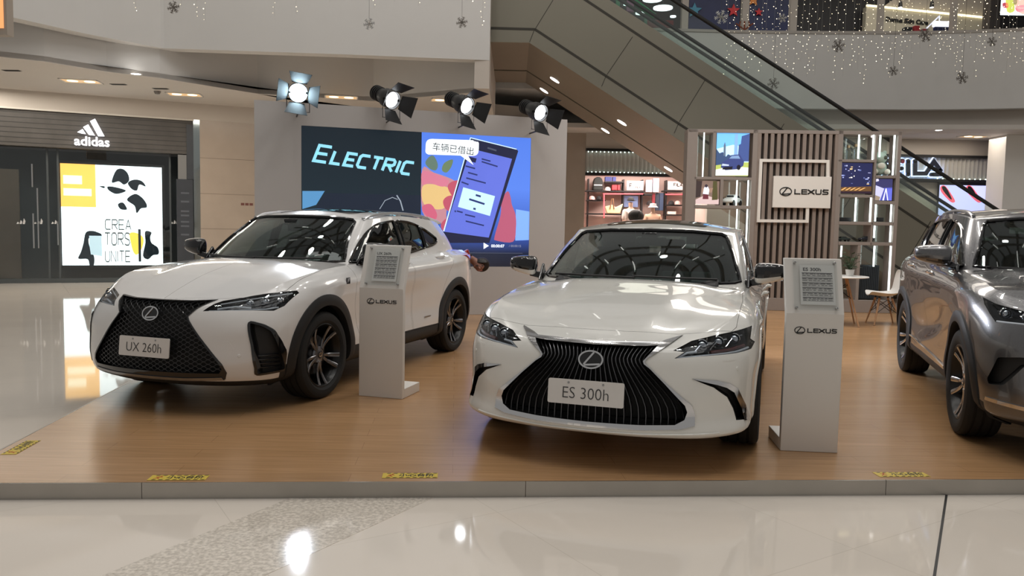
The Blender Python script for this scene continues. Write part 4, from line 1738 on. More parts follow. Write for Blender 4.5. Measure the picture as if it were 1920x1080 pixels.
def build_nx(M):
    cfg = dict(NX)
    cfg['disp'] = nx_disp
    cfg['matf'] = lower_black(1.5, .9)
    paint = paint_mat('grey_metallic_paint', (.175, .174, .180), .26, .85, .05)
    K = Car(cfg, 'suv', 'grey metallic crossover cut off by the right edge of the photo', paint, M)
    K.M.update(rim=mat('alloy_silver', (.62, .62, .63), .22, 1.0), rim_dark=mat('alloy_black', (.03, .03, .03), .3, .6),
               grille_mesh=mat('grille_black', (.022, .024, .028), .35, .1, coat=.2))
    g_in = sym([(0, .930), (.25, .932), (.40, .936), (.345, .88), (.30, .80), (.32, .765), (.42, .64), (.54, .45), (.55, .41), (.53, .375), (0, .37)])
    g_out = sym([(0, .938), (.25, .940), (.43, .944), (.365, .88), (.32, .80), (.34, .765), (.44, .64), (.562, .45), (.58, .38), (.55, .345), (0, .34)])
    hl = [(.42, .862), (.52, .90), (.70, .924), (.795, .946), (.838, .975), (.842, .935), (.83, .885), (.81, .838), (.70, .842), (.55, .82)]
    fog = round_poly([(.805, .632), (.71, .652), (.58, .66), (.565, .63), (.69, .60), (.775, .467), (.835, .455), (.842, .49)], .012, 3)
    K.arches(.06)
    K.pocket(g_in, .08, 2, mirror=False)
    K.pocket(hl, .07, 2)
    K.pocket(fog, .06, 2, (1.83, 3.2))
    hood = sym([(2.085, 0), (2.06, .30), (1.99, .55), (1.935, .70), (1.77, .805), (1.56, .845), (1.11, .825), (.76, .75), (.76, 0)])
    d1 = round_poly([(.80, .50), (.88, .75), (.86, 1.05), (.74, 1.3), (-.285, 1.3), (-.27, .40), (.76, .40)], [.06, .1, .03, 0, 0, .03, .06])
    d2 = round_poly([(-.29, .40), (-.305, 1.3), (-1.30, 1.3), (-1.22, 1.08), (-1.02, .86), (-.91, .60), (-.86, .40)], [.03, 0, 0, .1, .12, .12, .06])
    K.finish_body(hood, [d1, d2], .86, tub=((-1.7, -.66, .5), (.62, .66, 1.6)))
    side = round_poly([(.58, 1.135), (.40, 1.26), (.14, 1.41), (-.12, 1.492), (-.55, 1.515), (-1.0, 1.50), (-1.4, 1.42), (-1.60, 1.325), (-1.58, 1.285), (-1.2, 1.235), (-.4, 1.17), (.3, 1.13)], [.02, .1, .1, .1, .1, .15, .1, .03, .03, .06, .1, .1])
    screen = sym([(0, 1.515), (.34, 1.51), (.54, 1.488), (.575, 1.455), (.635, 1.30), (.69, 1.17), (.70, 1.14), (.65, 1.135), (.4, 1.135), (0, 1.135)])
    rear = sym([(0, 1.47), (.40, 1.455), (.46, 1.43), (.56, 1.22), (0, 1.22)])
    K.greenhouse([poly_cut(side, -.262, True), poly_cut(poly_cut(side, -.34, False), -1.06, True), poly_cut(side, -1.10, False)], screen, rear, K.M['gloss_black'], .011)
    K.wheels('star')
    K.interior(.92, -.12, .3, .74, -1.05, .6, dash_z=1.12)
    K.inner_mirror(.28, 1.40)
    K.wipers([[(.62, 1.15), (.3, 1.142), (-.02, 1.145)]])
    mesh_grille(K, g_in, dz=.028, dy=.05, amp=.003)
    body = K.root
    K.patch(g_out, .006, .03, [K.M['chrome']], 'grille_surround', body, minus=[g_in])
    K.emblem(0, .80, .115, .010, tilt=.2)
    K.patch(sym([(0, .345), (.5, .347), (.84, .372), (.842, .350), (.5, .322), (0, .318)]), .008, .01, [K.M['chrome']], 'bumper_trim', body)
    for s in (1, -1):
        cov = K.patch(mir(hl, s), -.002, .007, [K.M['clear']], 'headlight', body)
        K.patch(mir(shrink(hl, .004), s), -.060, .068, [K.M['lamp_dark']], 'headlight_housing', cov)
        for (y, z) in ((.755, .893), (.66, .885), (.57, .872)):
            p = K.H.front(y * s, z)
            mb = MB()
            mb.sphere((p.x - .048, y * s, z), .026, 16)
            mb.lathe([(.027, -.02), (.036, 0), (.032, .012), (.027, .0)], 20, 'x', c=(p.x - .045, y * s, z), closed=True)
            mb.build('lamp_lens', K.M['lens'], cov, smooth=True)
        g = MB()
        g.tube(K.H.on_front([(y * s, z) for y, z in dense([(.46, .86), (.58, .836), (.70, .848), (.81, .846)], .02, False)], -.012), .009, 8)
        g.build('light_guide', K.M['drl'], cov, smooth=True)
        K.patch(mir(shrink(fog, .003), s), -.046, .056, [K.M['plastic']], 'bumper_vent', body, xr=(1.85, 3.2))
        make_mirror(body, K.H, s, (.66, .985, 1.215), (.21, .25, .165), K.M, stalk_to=(.56, .81, 1.125))
        for i, (x, z) in enumerate(((-.10, 1.055), (-1.02, 1.085))):
            K.handle(x, z, s, K.doors[0 if s > 0 else 1][i], mat_='chrome')
        roof_rail(K, .60, .585, .06, -1.42, K.M['dark_chrome'], s, h=.028)
        K.patch(mir([(.40, 1.10), (.66, 1.10), (.86, 1.08), (.86, 1.00), (.60, 1.03), (.40, 1.05)], s), .008, .02, [K.M['lamp_red']], 'tail_lamp', body, xr=(-3, -1.5))
        # polished strip along the sill
        t = MB()
        q = K.H.on_side(dense([(.84, .385), (0, .40), (-.84, .42)], .05, False), .004, s)
        t.tube(q, .010, 8)
        t.build('sill_trim', K.M['chrome'], body, smooth=True)
    sp = MB()
    sp.prism([(-1.55, 1.575), (-1.85, 1.545), (-2.02, 1.52), (-2.0, 1.495), (-1.72, 1.50)], -.56, .56, 'y')
    sp.build('rear_spoiler', paint, body, smooth=True, bevel=.012)
    cladding(K, cfg, K.M['plastic'], .04, .115)
    return K
# ================================================================== the hall
class Pl:
    """a vertical plane: origin on the ground, heading of its horizontal axis; local x along it, y up, z towards the viewer"""

    def __init__(self, P0, yaw):
        self.P = Vector((P0[0], P0[1], 0))
        a = math.radians(yaw)
        self.u = Vector((math.cos(a), math.sin(a), 0))
        self.n = Vector((math.sin(a), -math.cos(a), 0))

    def __call__(self, px, py, off=0.0):
        o = Vector((0, 0, CAM_H))
        r = sight(px, py)
        P = self.P + self.n * off
        t = (P - o).dot(self.n) / r.dot(self.n)
        q = o + r * t
        return ((q - self.P).dot(self.u), q.z)

    def M(self, s=0.0, z=0.0, off=0.0, rot=0.0):
        M = Matrix((self.u, Vector((0, 0, 1)), self.n)).transposed().to_4x4()
        M.translation = self.P + self.u * s + Vector((0, 0, z)) + self.n * off
        if rot:
            M = M @ Matrix.Rotation(rot, 4, 'Z')
        return M

    def rect(self, x0, y0, x1, y1):
        """sight-line rectangle -> (s0, z0, s1, z1) with z0 < z1"""
        a, b = self(x0, y1), self(x1, y1)
        c, d = self(x0, y0), self(x1, y0)
        return ((a[0] + c[0]) / 2, (a[1] + b[1]) / 2, (b[0] + d[0]) / 2, (c[1] + d[1]) / 2)

    def poly(self, pts, o=(0, 0), k=1.0):
        return [self(o[0] + x / k, o[1] + y / k) for x, y in pts]


def quad_box(mb, r, d0, d1, mi=0):
    s0, z0, s1, z1 = r
    mb.box((s0, z0, d0), (s1, z1, d1), mi)
    return mb


def mm(name, col, **k):
    return mat(name, col, **k)


W = {}


def env_mats():
    W['wall'] = mat('painted_plaster', (.62, .612, .60), .7, var=.03, vscale=1.5)
    W['wall2'] = mat('painted_plaster_warm', (.56, .51, .46), .7, var=.03, vscale=1.5)
    W['ceil'] = mat('ceiling_paint', (.58, .54, .50), .75, var=.03, vscale=1.2)
    W['screenwall'] = mat('screen_wall_paint', (.47, .455, .45), .6, var=.02, vscale=2)
    W['white'] = mat('white_laminate', (.76, .735, .70), .45, var=.015, vscale=3)
    W['dark'] = mat('dark_cladding', (.035, .033, .032), .45, var=.25, vscale=5)
    W['black'] = mat('black_satin', (.012, .012, .013), .4)
    W['steel'] = mat('brushed_steel', (.42, .40, .37), .38, .9, var=.10, vscale=4)
    W['esc'] = mat('escalator_cladding', (.20, .188, .15), .45, .25, var=.04, vscale=1)
    W['esc_under'] = mat('escalator_soffit', (.27, .225, .175), .5, .1, var=.04, vscale=1)
    W['rubber'] = mat('handrail_rubber', (.012, .012, .012), .45)
    W['eglass'] = glass('balustrade_glass', (.93, .97, .95), .01)
    W['pane'] = glass('shop_glass', (.90, .92, .92), .01)
    W['shelfglass'] = glass('display_glass', (.92, .95, .94), .01)
    W['stone'] = mat('beige_stone', (.40, .33, .27), .22, var=.10, vscale=2.2)
    W['taupe'] = mat('taupe_board', (.27, .235, .215), .5, var=.05, vscale=6)
    W['slat'] = mat('slat_wood', (.25, .205, .18), .5, var=.10, vscale=14)
    W['slotdark'] = mat('slat_gap', (.035, .028, .024), .6)
    W['strip'] = emis('led_strip', (.86, 1.0, .98), 2.6)
    W['down'] = emis('downlight_lens', (1, .95, .88), 9)
    W['warm'] = emis('warm_lamp', (1, .72, .38), 4)
    W['legwood'] = mat('beech_wood', (.42, .25, .14), .5, var=.15, vscale=12)
    W['wire'] = mat('black_wire', (.02, .02, .02), .4, .3)
    W['leaf'] = mat('leaf_green', (.035, .07, .03), .5, var=.4, vscale=30)
    W['skin'] = mat('skin', (.26, .125, .09), .5, var=.06, vscale=20)
    W['hair'] = mat('hair', (.012, .01, .01), .5)


# ------------------------------------------------------------------ floor and platform
def tile_floor():
    m = bpy.data.materials.new('polished_tile')
    m.use_nodes = True
    nt = m.node_tree
    b = nt.nodes['Principled BSDF']
    tc = nt.nodes.new('ShaderNodeTexCoord')
    mp = nt.nodes.new('ShaderNodeMapping')
    mp.inputs['Rotation'].default_value = (0, 0, math.radians(-32))
    mp.inputs['Location'].default_value = (.35, .22, 0)
    br = nt.nodes.new('ShaderNodeTexBrick')
    br.offset = 0
    br.inputs['Scale'].default_value = 1.0
    br.inputs['Brick Width'].default_value = 1.2
    br.inputs['Row Height'].default_value = 1.2
    br.inputs['Mortar Size'].default_value = .0022
    br.inputs['Mortar Smooth'].default_value = .1
    br.inputs['Color1'].default_value = (.80, .725, .64, 1)
    br.inputs['Color2'].default_value = (.78, .71, .63, 1)
    br.inputs['Mortar'].default_value = (.68, .61, .53, 1)
    no = nt.nodes.new('ShaderNodeTexNoise')
    no.inputs['Scale'].default_value = 1.4
    no.inputs['Detail'].default_value = 8
    mx = nt.nodes.new('ShaderNodeMix')
    mx.data_type = 'RGBA'
    mx.blend_type = 'MULTIPLY'
    rp = nt.nodes.new('ShaderNodeMapRange')
    rp.inputs['To Min'].default_value = .94
    rp.inputs['To Max'].default_value = 1.04
    mx.inputs[0].default_value = 1
    L = nt.links
    L.new(tc.outputs['Object'], mp.inputs['Vector'])
    L.new(mp.outputs[0], br.inputs['Vector'])
    L.new(tc.outputs['Object'], no.inputs['Vector'])
    L.new(no.outputs['Fac'], rp.inputs['Value'])
    L.new(br.outputs['Color'], mx.inputs[6])
    L.new(rp.outputs[0], mx.inputs[7])
    L.new(mx.outputs[2], b.inputs['Base Color'])
    b.inputs['Roughness'].default_value = .045
    b.inputs['Specular IOR Level'].default_value = .62
    return m


def granite():
    m = bpy.data.materials.new('speckled_granite')
    m.use_nodes = True
    nt = m.node_tree
    b = nt.nodes['Principled BSDF']
    tc = nt.nodes.new('ShaderNodeTexCoord')
    vo = nt.nodes.new('ShaderNodeTexVoronoi')
    vo.inputs['Scale'].default_value = 42
    vo.inputs['Randomness'].default_value = 1
    no = nt.nodes.new('ShaderNodeTexNoise')
    no.inputs['Scale'].default_value = 48
    no.inputs['Detail'].default_value = 5
    cr = nt.nodes.new('ShaderNodeValToRGB')
    cr.color_ramp.elements[0].position = .40
    cr.color_ramp.elements[0].color = (.58, .52, .45, 1)
    cr.color_ramp.elements[1].position = .62
    cr.color_ramp.elements[1].color = (.80, .73, .64, 1)
    c2 = nt.nodes.new('ShaderNodeValToRGB')
    c2.color_ramp.elements[0].position = .10
    c2.color_ramp.elements[0].color = (.74, .72, .70, 1)
    c2.color_ramp.elements[1].position = .30
    c2.color_ramp.elements[1].color = (1, 1, 1, 1)
    hv = nt.nodes.new('ShaderNodeTexNoise')
    hv.inputs['Scale'].default_value = 9
    mx = nt.nodes.new('ShaderNodeMix')
    mx.data_type = 'RGBA'
    mx.blend_type = 'MULTIPLY'
    mx.inputs[0].default_value = .8
    L = nt.links
    for t in (vo, no, hv):
        L.new(tc.outputs['Object'], t.inputs['Vector'])
    L.new(no.outputs['Fac'], cr.inputs['Fac'])
    L.new(vo.outputs['Distance'], c2.inputs['Fac'])
    L.new(cr.outputs[0], mx.inputs[6])
    L.new(c2.outputs[0], mx.inputs[7])
    L.new(mx.outputs[2], b.inputs['Base Color'])
    b.inputs['Roughness'].default_value = .06
    return m


def deck_wood():
    m = bpy.data.materials.new('laminate_planks')
    m.use_nodes = True
    nt = m.node_tree
    b = nt.nodes['Principled BSDF']
    tc = nt.nodes.new('ShaderNodeTexCoord')
    mp = nt.nodes.new('ShaderNodeMapping')
    mp.inputs['Rotation'].default_value = (0, 0, math.radians(-4.1))
    br = nt.nodes.new('ShaderNodeTexBrick')
    br.offset = .37
    br.inputs['Scale'].default_value = 1
    br.inputs['Brick Width'].default_value = 1.5
    br.inputs['Row Height'].default_value = .16
    br.inputs['Mortar Size'].default_value = .0012
    br.inputs['Color1'].default_value = (.44, .255, .125, 1)
    br.inputs['Color2'].default_value = (.40, .23, .11, 1)
    br.inputs['Mortar'].default_value = (.26, .145, .07, 1)
    m2 = nt.nodes.new('ShaderNodeMapping')
    m2.inputs['Rotation'].default_value = (0, 0, math.radians(-4.1))
    m2.inputs['Scale'].default_value = (1.2, 26, 1)
    no = nt.nodes.new('ShaderNodeTexNoise')
    no.inputs['Scale'].default_value = 1.6
    no.inputs['Detail'].default_value = 6
    rp = nt.nodes.new('ShaderNodeMapRange')
    rp.inputs['From Min'].default_value = .25
    rp.inputs['From Max'].default_value = .75
    rp.inputs['To Min'].default_value = .82
    rp.inputs['To Max'].default_value = 1.12
    mx = nt.nodes.new('ShaderNodeMix')
    mx.data_type = 'RGBA'
    mx.blend_type = 'MULTIPLY'
    mx.inputs[0].default_value = 1
    L = nt.links
    L.new(tc.outputs['Object'], mp.inputs['Vector'])
    L.new(mp.outputs[0], br.inputs['Vector'])
    L.new(tc.outputs['Object'], m2.inputs['Vector'])
    L.new(m2.outputs[0], no.inputs['Vector'])
    L.new(no.outputs['Fac'], rp.inputs['Value'])
    L.new(br.outputs['Color'], mx.inputs[6])
    L.new(rp.outputs[0], mx.inputs[7])
    L.new(mx.outputs[2], b.inputs['Base Color'])
    b.inputs['Roughness'].default_value = .24
    b.inputs['Specular IOR Level'].default_value = .45
    return m


FRONT_A = math.atan(.0723)


def front_y(x):
    return 3.985 + .0723 * (x + 2.923)


def build_floor():
    mb = MB()
    mb.box((-26, -14, -.1), (26, 40, 0))
    struct(mb.build('floor', tile_floor()))
    g = MB()
    a0, a1 = at_z(540, 935, 0), at_z(190, 1080, 0)
    b0, b1 = at_z(820, 930, 0), at_z(640, 1013, 0)
    da, db = (a1 - a0).normalized(), (b1 - b0).normalized()
    pts = [a0 - da * .6, a0 + da * 4.5, b0 + db * 4.0, b0 - db * .6]
    g.prism([(p.x, p.y) for p in pts], .0, .0012, 'z')
    struct(g.build('trim_1', granite()))
    l = MB()
    c0, c1 = at_z(1775, 926, 0), at_z(1752, 1080, 0)
    d = (c1 - c0).normalized()
    l.bar(c0 - d * .5 + Vector((0, 0, .0004)), c0 + d * 5 + Vector((0, 0, .0004)), .012, .0016)
    struct(l.build('trim_2', W['black']))


def build_platform():
    t = thing('display_platform', 'low wooden display platform with a steel front edge carrying the three cars', 'platform', (0, 0, 0))
    fl = Vector((-2.923, 3.985))
    left = Vector((-.111, 1)).normalized()
    bl = fl + left * 10.7
    fr = Vector((9.5, front_y(9.5)))
    br = Vector((9.5, 14.9))
    mb = MB()
    mb.prism([(fl.x, fl.y), (fr.x, fr.y), (br.x, br.y), (bl.x, bl.y)], .004, PT, 'z')
    mb.build('deck', deck_wood(), t)
    # steel edging in lengths
    xs = [-2.935] + [at_z(px, 915, .04).x for px in (275, 985, 1660)] + [5.9, 9.5]
    for a, b in zip(xs[:-1], xs[1:]):
        e = MB()
        A, B = Vector((a + .0015, front_y(a) - .006, 0)), Vector((b - .0015, front_y(b) - .006, 0))
        n = Vector((math.sin(FRONT_A), -math.cos(FRONT_A), 0))
        pts = []
        for p in (A, B):
            pts += [p + n * .008, p - n * .0, p - n * .0 + Vector((0, 0, PT + .001)), p - n * -.008 + Vector((0, 0, PT + .001))]
        e.add(pts, [(0, 1, 2, 3), (7, 6, 5, 4), (0, 4, 5, 1), (1, 5, 6, 2), (2, 6, 7, 3), (3, 7, 4, 0)])
        e.build('edge_strip', W['steel'], t)
    e = MB()
    e.bar((fl.x - .008, fl.y, PT / 2), (bl.x - .008, bl.y, PT / 2), .012, PT)
    e.build('side_strip', W['steel'], t)
    # caution stickers
    yel = mat('caution_yellow', (.62, .46, .06), .5, var=.05)
    ink = mat('caution_ink', (.02, .02, .02), .5)
    red = mat('caution_red', (.45, .05, .02), .5)
    spots = [((335, 896), FRONT_A, 'yellow caution sticker on the front platform edge below the white crossover'),
             ((769, 892), FRONT_A, 'yellow caution sticker on the front platform edge left of the white sedan'),
             ((1690, 890), FRONT_A, 'yellow caution sticker on the front platform edge below the grey car'),
             ((40, 839), math.atan2(left.y, left.x), 'yellow caution sticker along the left side edge of the platform')]
    for (px, py), a, lab in spots:
        p = at_z(px, py, PT)
        s = thing('caution_sticker', lab, 'sticker', (p.x, p.y, PT + .0008), a, 'caution stickers on the platform')
        w, h = .30, .085
        b = MB()
        b.box((-w / 2, -h / 2, 0), (w / 2, h / 2, .0012))
        b.build('sticker_base', yel, s)
        k = MB()
        for i in range(8):
            x = -w / 2 + .02 + i * .036
            for y in (-h / 2 + .006, h / 2 - .006):
                k.prism([(x, y - .004), (x + .02, y - .004), (x + .026, y + .004), (x + .006, y + .004)], .0012, .0018, 'z')
        k.build('sticker_dashes', ink, s)
        text('小心台阶', .048, ink, 'sticker_lettering', s, Matrix.Translation((.035, 0, .0016)), depth=.0006, bold=.0012)
        r = MB()
        ribbon(r, [(-.125, -.02), (-.11, -.005), (-.10, .012)], .006, .0006)
        ribbon(r, [(-.11, -.005), (-.095, -.022)], .006, .0006)
        ribbon(r, [(-.12, .012), (-.10, .012), (-.085, .004)], .005, .0006)
        r.prism(arc(-.095, .022, .006, .006, 0, 330, 8), -.0003, .0003, 'z')
        r.xf(Matrix.Translation((0, 0, .0016)))
        r.build('sticker_figure', red, s)


# ------------------------------------------------------------------ lecterns with spec sheets
def lectern(L, R, words, label):
    L, R = Vector((L[0], L[1], PT + .001)), Vector((R[0], R[1], PT + .001))
    u = (R - L).normalized()
    a = math.atan2(u.y, u.x)
    w = (R - L).length
    c = (L + R) / 2
    t = thing('info_lectern', label, 'lectern', c, a, 'information lecterns by the cars')
    zk, zt, tilt = .868, 1.205, .115
    th = .045
    p = MB()
    # side outline: x is depth behind the face, then turned so that local y points back
    prof = [(0, 0), (.0, zk), (tilt, zt), (tilt + th, zt), (th, zk - .02), (th, 0)]
    p.prism(prof, -w / 2, w / 2, 'y')
    p.xf(Matrix.Rotation(PI / 2, 4, 'Z'))
    p.build('panel', W['white'], t, bevel=.003)
    f = MB()
    f.box((-w / 2, th, 0), (w / 2, th + .30, .075))
    f.build('foot', W['white'], t, bevel=.003)
    # maker's mark on the lower face
    maker_mark(.0275, W['black'], 'mark', t, Matrix.Translation((0.0, -.0015, zk - .105)) @ Matrix.Rotation(PI / 2, 4, 'X'), .002)
    # sloping face frame
    S = Matrix.Translation((0, 0, zk)) @ Matrix.Rotation(PI / 2 - math.atan2(tilt, zt - zk), 4, 'X')
    H = math.hypot(tilt, zt - zk)
    x0 = .018
    pp = MB()
    pp.box((x0 - .105, .055, .010), (x0 + .105, H - .045, .0108))
    pp.xf(S)
    paper = pp.build('paper_sheet', mat('paper', (.86, .85, .83), .6, var=.02), t)
    inkm = mat('print_ink', (.05, .05, .055), .6)
    text(words, .030, inkm, 'sheet_heading', paper, S @ Matrix.Translation((x0 - .03, H - .075, .0113)), depth=.0004, bold=.0006, sx=1.15)
    ln = MB()
    rnd = random.Random(3)
    y = H - .098
    i = 0
    while y > .075:
        hvy = i % 3 == 0
        ln.box((x0 - .092, y - (.0026 if hvy else .0012), .0109), (x0 + .092, y + (.0026 if hvy else .0012), .0113))
        if not hvy:
            x = x0 - .09
            while x < x0 + .08:
                d = rnd.uniform(.006, .03)
                ln.box((x, y + .004, .0109), (min(x + d, x0 + .09), y + .0065, .0113))
                x += d + rnd.uniform(.004, .014)
        y -= .0105
        i += 1
    ln.xf(S)
    ln.build('sheet_print', inkm, paper)
    ac = MB()
    ac.box((-w / 2 + .045, .020, .0125), (w / 2 - .035, H - .018, .0155))
    ac.xf(S)
    ac.build('acrylic_cover', glass('acrylic', (.96, .97, .97), .01), t)
    for x in (-w / 2 + .058, w / 2 - .048):
        for y in (.034, H - .032):
            b = MB()
            b.lathe([(0, -.001), (.0075, -.001), (.0075, .022), (.006, .0235), (0, .024)], 16, 'z', c=(x, y, 0))
            b.xf(S)
            b.build('standoff', mat('standoff_steel', (.45, .44, .43), .25, 1), t, smooth=True)
    return t


# ------------------------------------------------------------------ video wall
STROKES = {
    'E': [[(.8, 1), (0, 1), (0, 0), (.8, 0)], [(0, .5), (.7, .5)]], 'L': [[(0, 1), (0, 0), (.75, 0)]],
    'C': [[(.8, 1), (.15, 1), (0, .85), (0, .15), (.15, 0), (.8, 0)]], 'T': [[(0, 1), (.8, 1)], [(.4, 1), (.4, 0)]],
    'R': [[(0, 0), (0, 1), (.65, 1), (.8, .85), (.8, .62), (.65, .5), (0, .5)], [(.35, .5), (.8, 0)]], 'I': [[(.1, 1), (.1, 0)]],
    'A': [[(0, 0), (.4, 1), (.8, 0)], [(.15, .32), (.65, .32)]], 'O': [[(0, .2), (0, .8), (.2, 1), (.6, 1), (.8, .8), (.8, .2), (.6, 0), (.2, 0), (0, .2)]],
    'S': [[(.8, .9), (.6, 1), (.2, 1), (0, .8), (.1, .58), (.7, .42), (.8, .2), (.6, 0), (.2, 0), (0, .1)]], 'U': [[(0, 1), (0, .2), (.2, 0), (.6, 0), (.8, .2), (.8, 1)]],
    'N': [[(0, 0), (0, 1), (.8, 0), (.8, 1)]], 'F': [[(.8, 1), (0, 1), (0, 0)], [(0, .5), (.65, .5)]]}


def stroke_word(mb, word, x, y, h, st, d, shear=0.0, rot=0.0, wide=1.0, grow=0.0, gap=.25, mi=0):
    n0 = len(mb.v)
    cx = 0
    for i, ch in enumerate(word):
        hh = h * (1 - grow * (i > 0))
        wd = .2 if ch == 'I' else .8
        for s in STROKES[ch]:
            ribbon(mb, [((cx + px * hh * wide) + shear * py * hh, py * hh) for px, py in s], st * h, d, mi)
        cx += (wd + gap) * hh * wide
    R = Matrix.Translation((x, y, 0)) @ Matrix.Rotation(rot, 4, 'Z')
    for i in range(n0, len(mb.v)):
        mb.v[i] = R @ mb.v[i]
    return cx


def fit_word(mb, word, p0, p1, h, st, d, **k):
    """a stroked word from point p0 to p1 (baseline)"""
    t = MB()
    L = stroke_word(t, word, 0, 0, h, st, d, **{q: k[q] for q in k if q not in ('z',)})
    a, b = Vector(p0), Vector(p1)
    v = b - a
    s = v.length / (L - .2 * h)
    R = Matrix.Translation((a.x, a.y, k.get('z', 0))) @ Matrix.Rotation(math.atan2(v.y, v.x), 4, 'Z') @ Matrix.Diagonal((s, 1, 1, 1))
    t.xf(R)
    b0 = len(mb.v)
    mb.v += t.v
    mb.f += [[i + b0 for i in f] for f in t.f]
    mb.m += t.m
    return mb


def smooth_loop(pts, n=5):
    out = []
    k = len(pts)
    for i in range(k):
        p0, p1, p2, p3 = (Vector(pts[(i + j - 1) % k]) for j in range(4))
        for j in range(n):
            t = j / n
            q = .5 * ((2 * p1) + (p2 - p0) * t + (2 * p0 - 5 * p1 + 4 * p2 - p3) * t * t + (3 * p1 - p0 - 3 * p2 + p3) * t ** 3)
            out.append((q.x, q.y))
    return out


def decal(pl, root, name, pts, m, off, k=1.0, o=(0, 0), d=.0006, smooth=0):
    q = pl.poly(pts, o, k)
    if smooth:
        q = smooth_loop(q, smooth)
    mb = MB()
    mb.prism(q, off, off + d, 'z')
    mb.xf(pl.M())
    ob = mb.build(name, m, root)
    return ob


def screen_mat(name, base, s, grad=None, lo=0.0, hi=1.0):
    """display face that glows; picture colours may run from one shade to another up the screen"""
    m = mat(name, (.01, .01, .01), .25, emit=base, estr=s)
    if grad:
        nt = m.node_tree
        b = nt.nodes['Principled BSDF']
        tc = nt.nodes.new('ShaderNodeTexCoord')
        sx = nt.nodes.new('ShaderNodeSeparateXYZ')
        mr = nt.nodes.new('ShaderNodeMapRange')
        mr.inputs['From Min'].default_value = lo
        mr.inputs['From Max'].default_value = hi
        cr = nt.nodes.new('ShaderNodeValToRGB')
        els = cr.color_ramp.elements
        els[0].position, els[0].color = grad[0][0], (*grad[0][1], 1)
        els[1].position, els[1].color = grad[-1][0], (*grad[-1][1], 1)
        for p, c in grad[1:-1]:
            e = els.new(p)
            e.color = (*c, 1)
        nt.links.new(tc.outputs['Object'], sx.inputs[0])
        nt.links.new(sx.outputs['Z'], mr.inputs['Value'])
        nt.links.new(mr.outputs[0], cr.inputs['Fac'])
        nt.links.new(cr.outputs[0], b.inputs['Emission Color'])
    return m


LEDP = Pl((-.624, 12.308), 17.5)


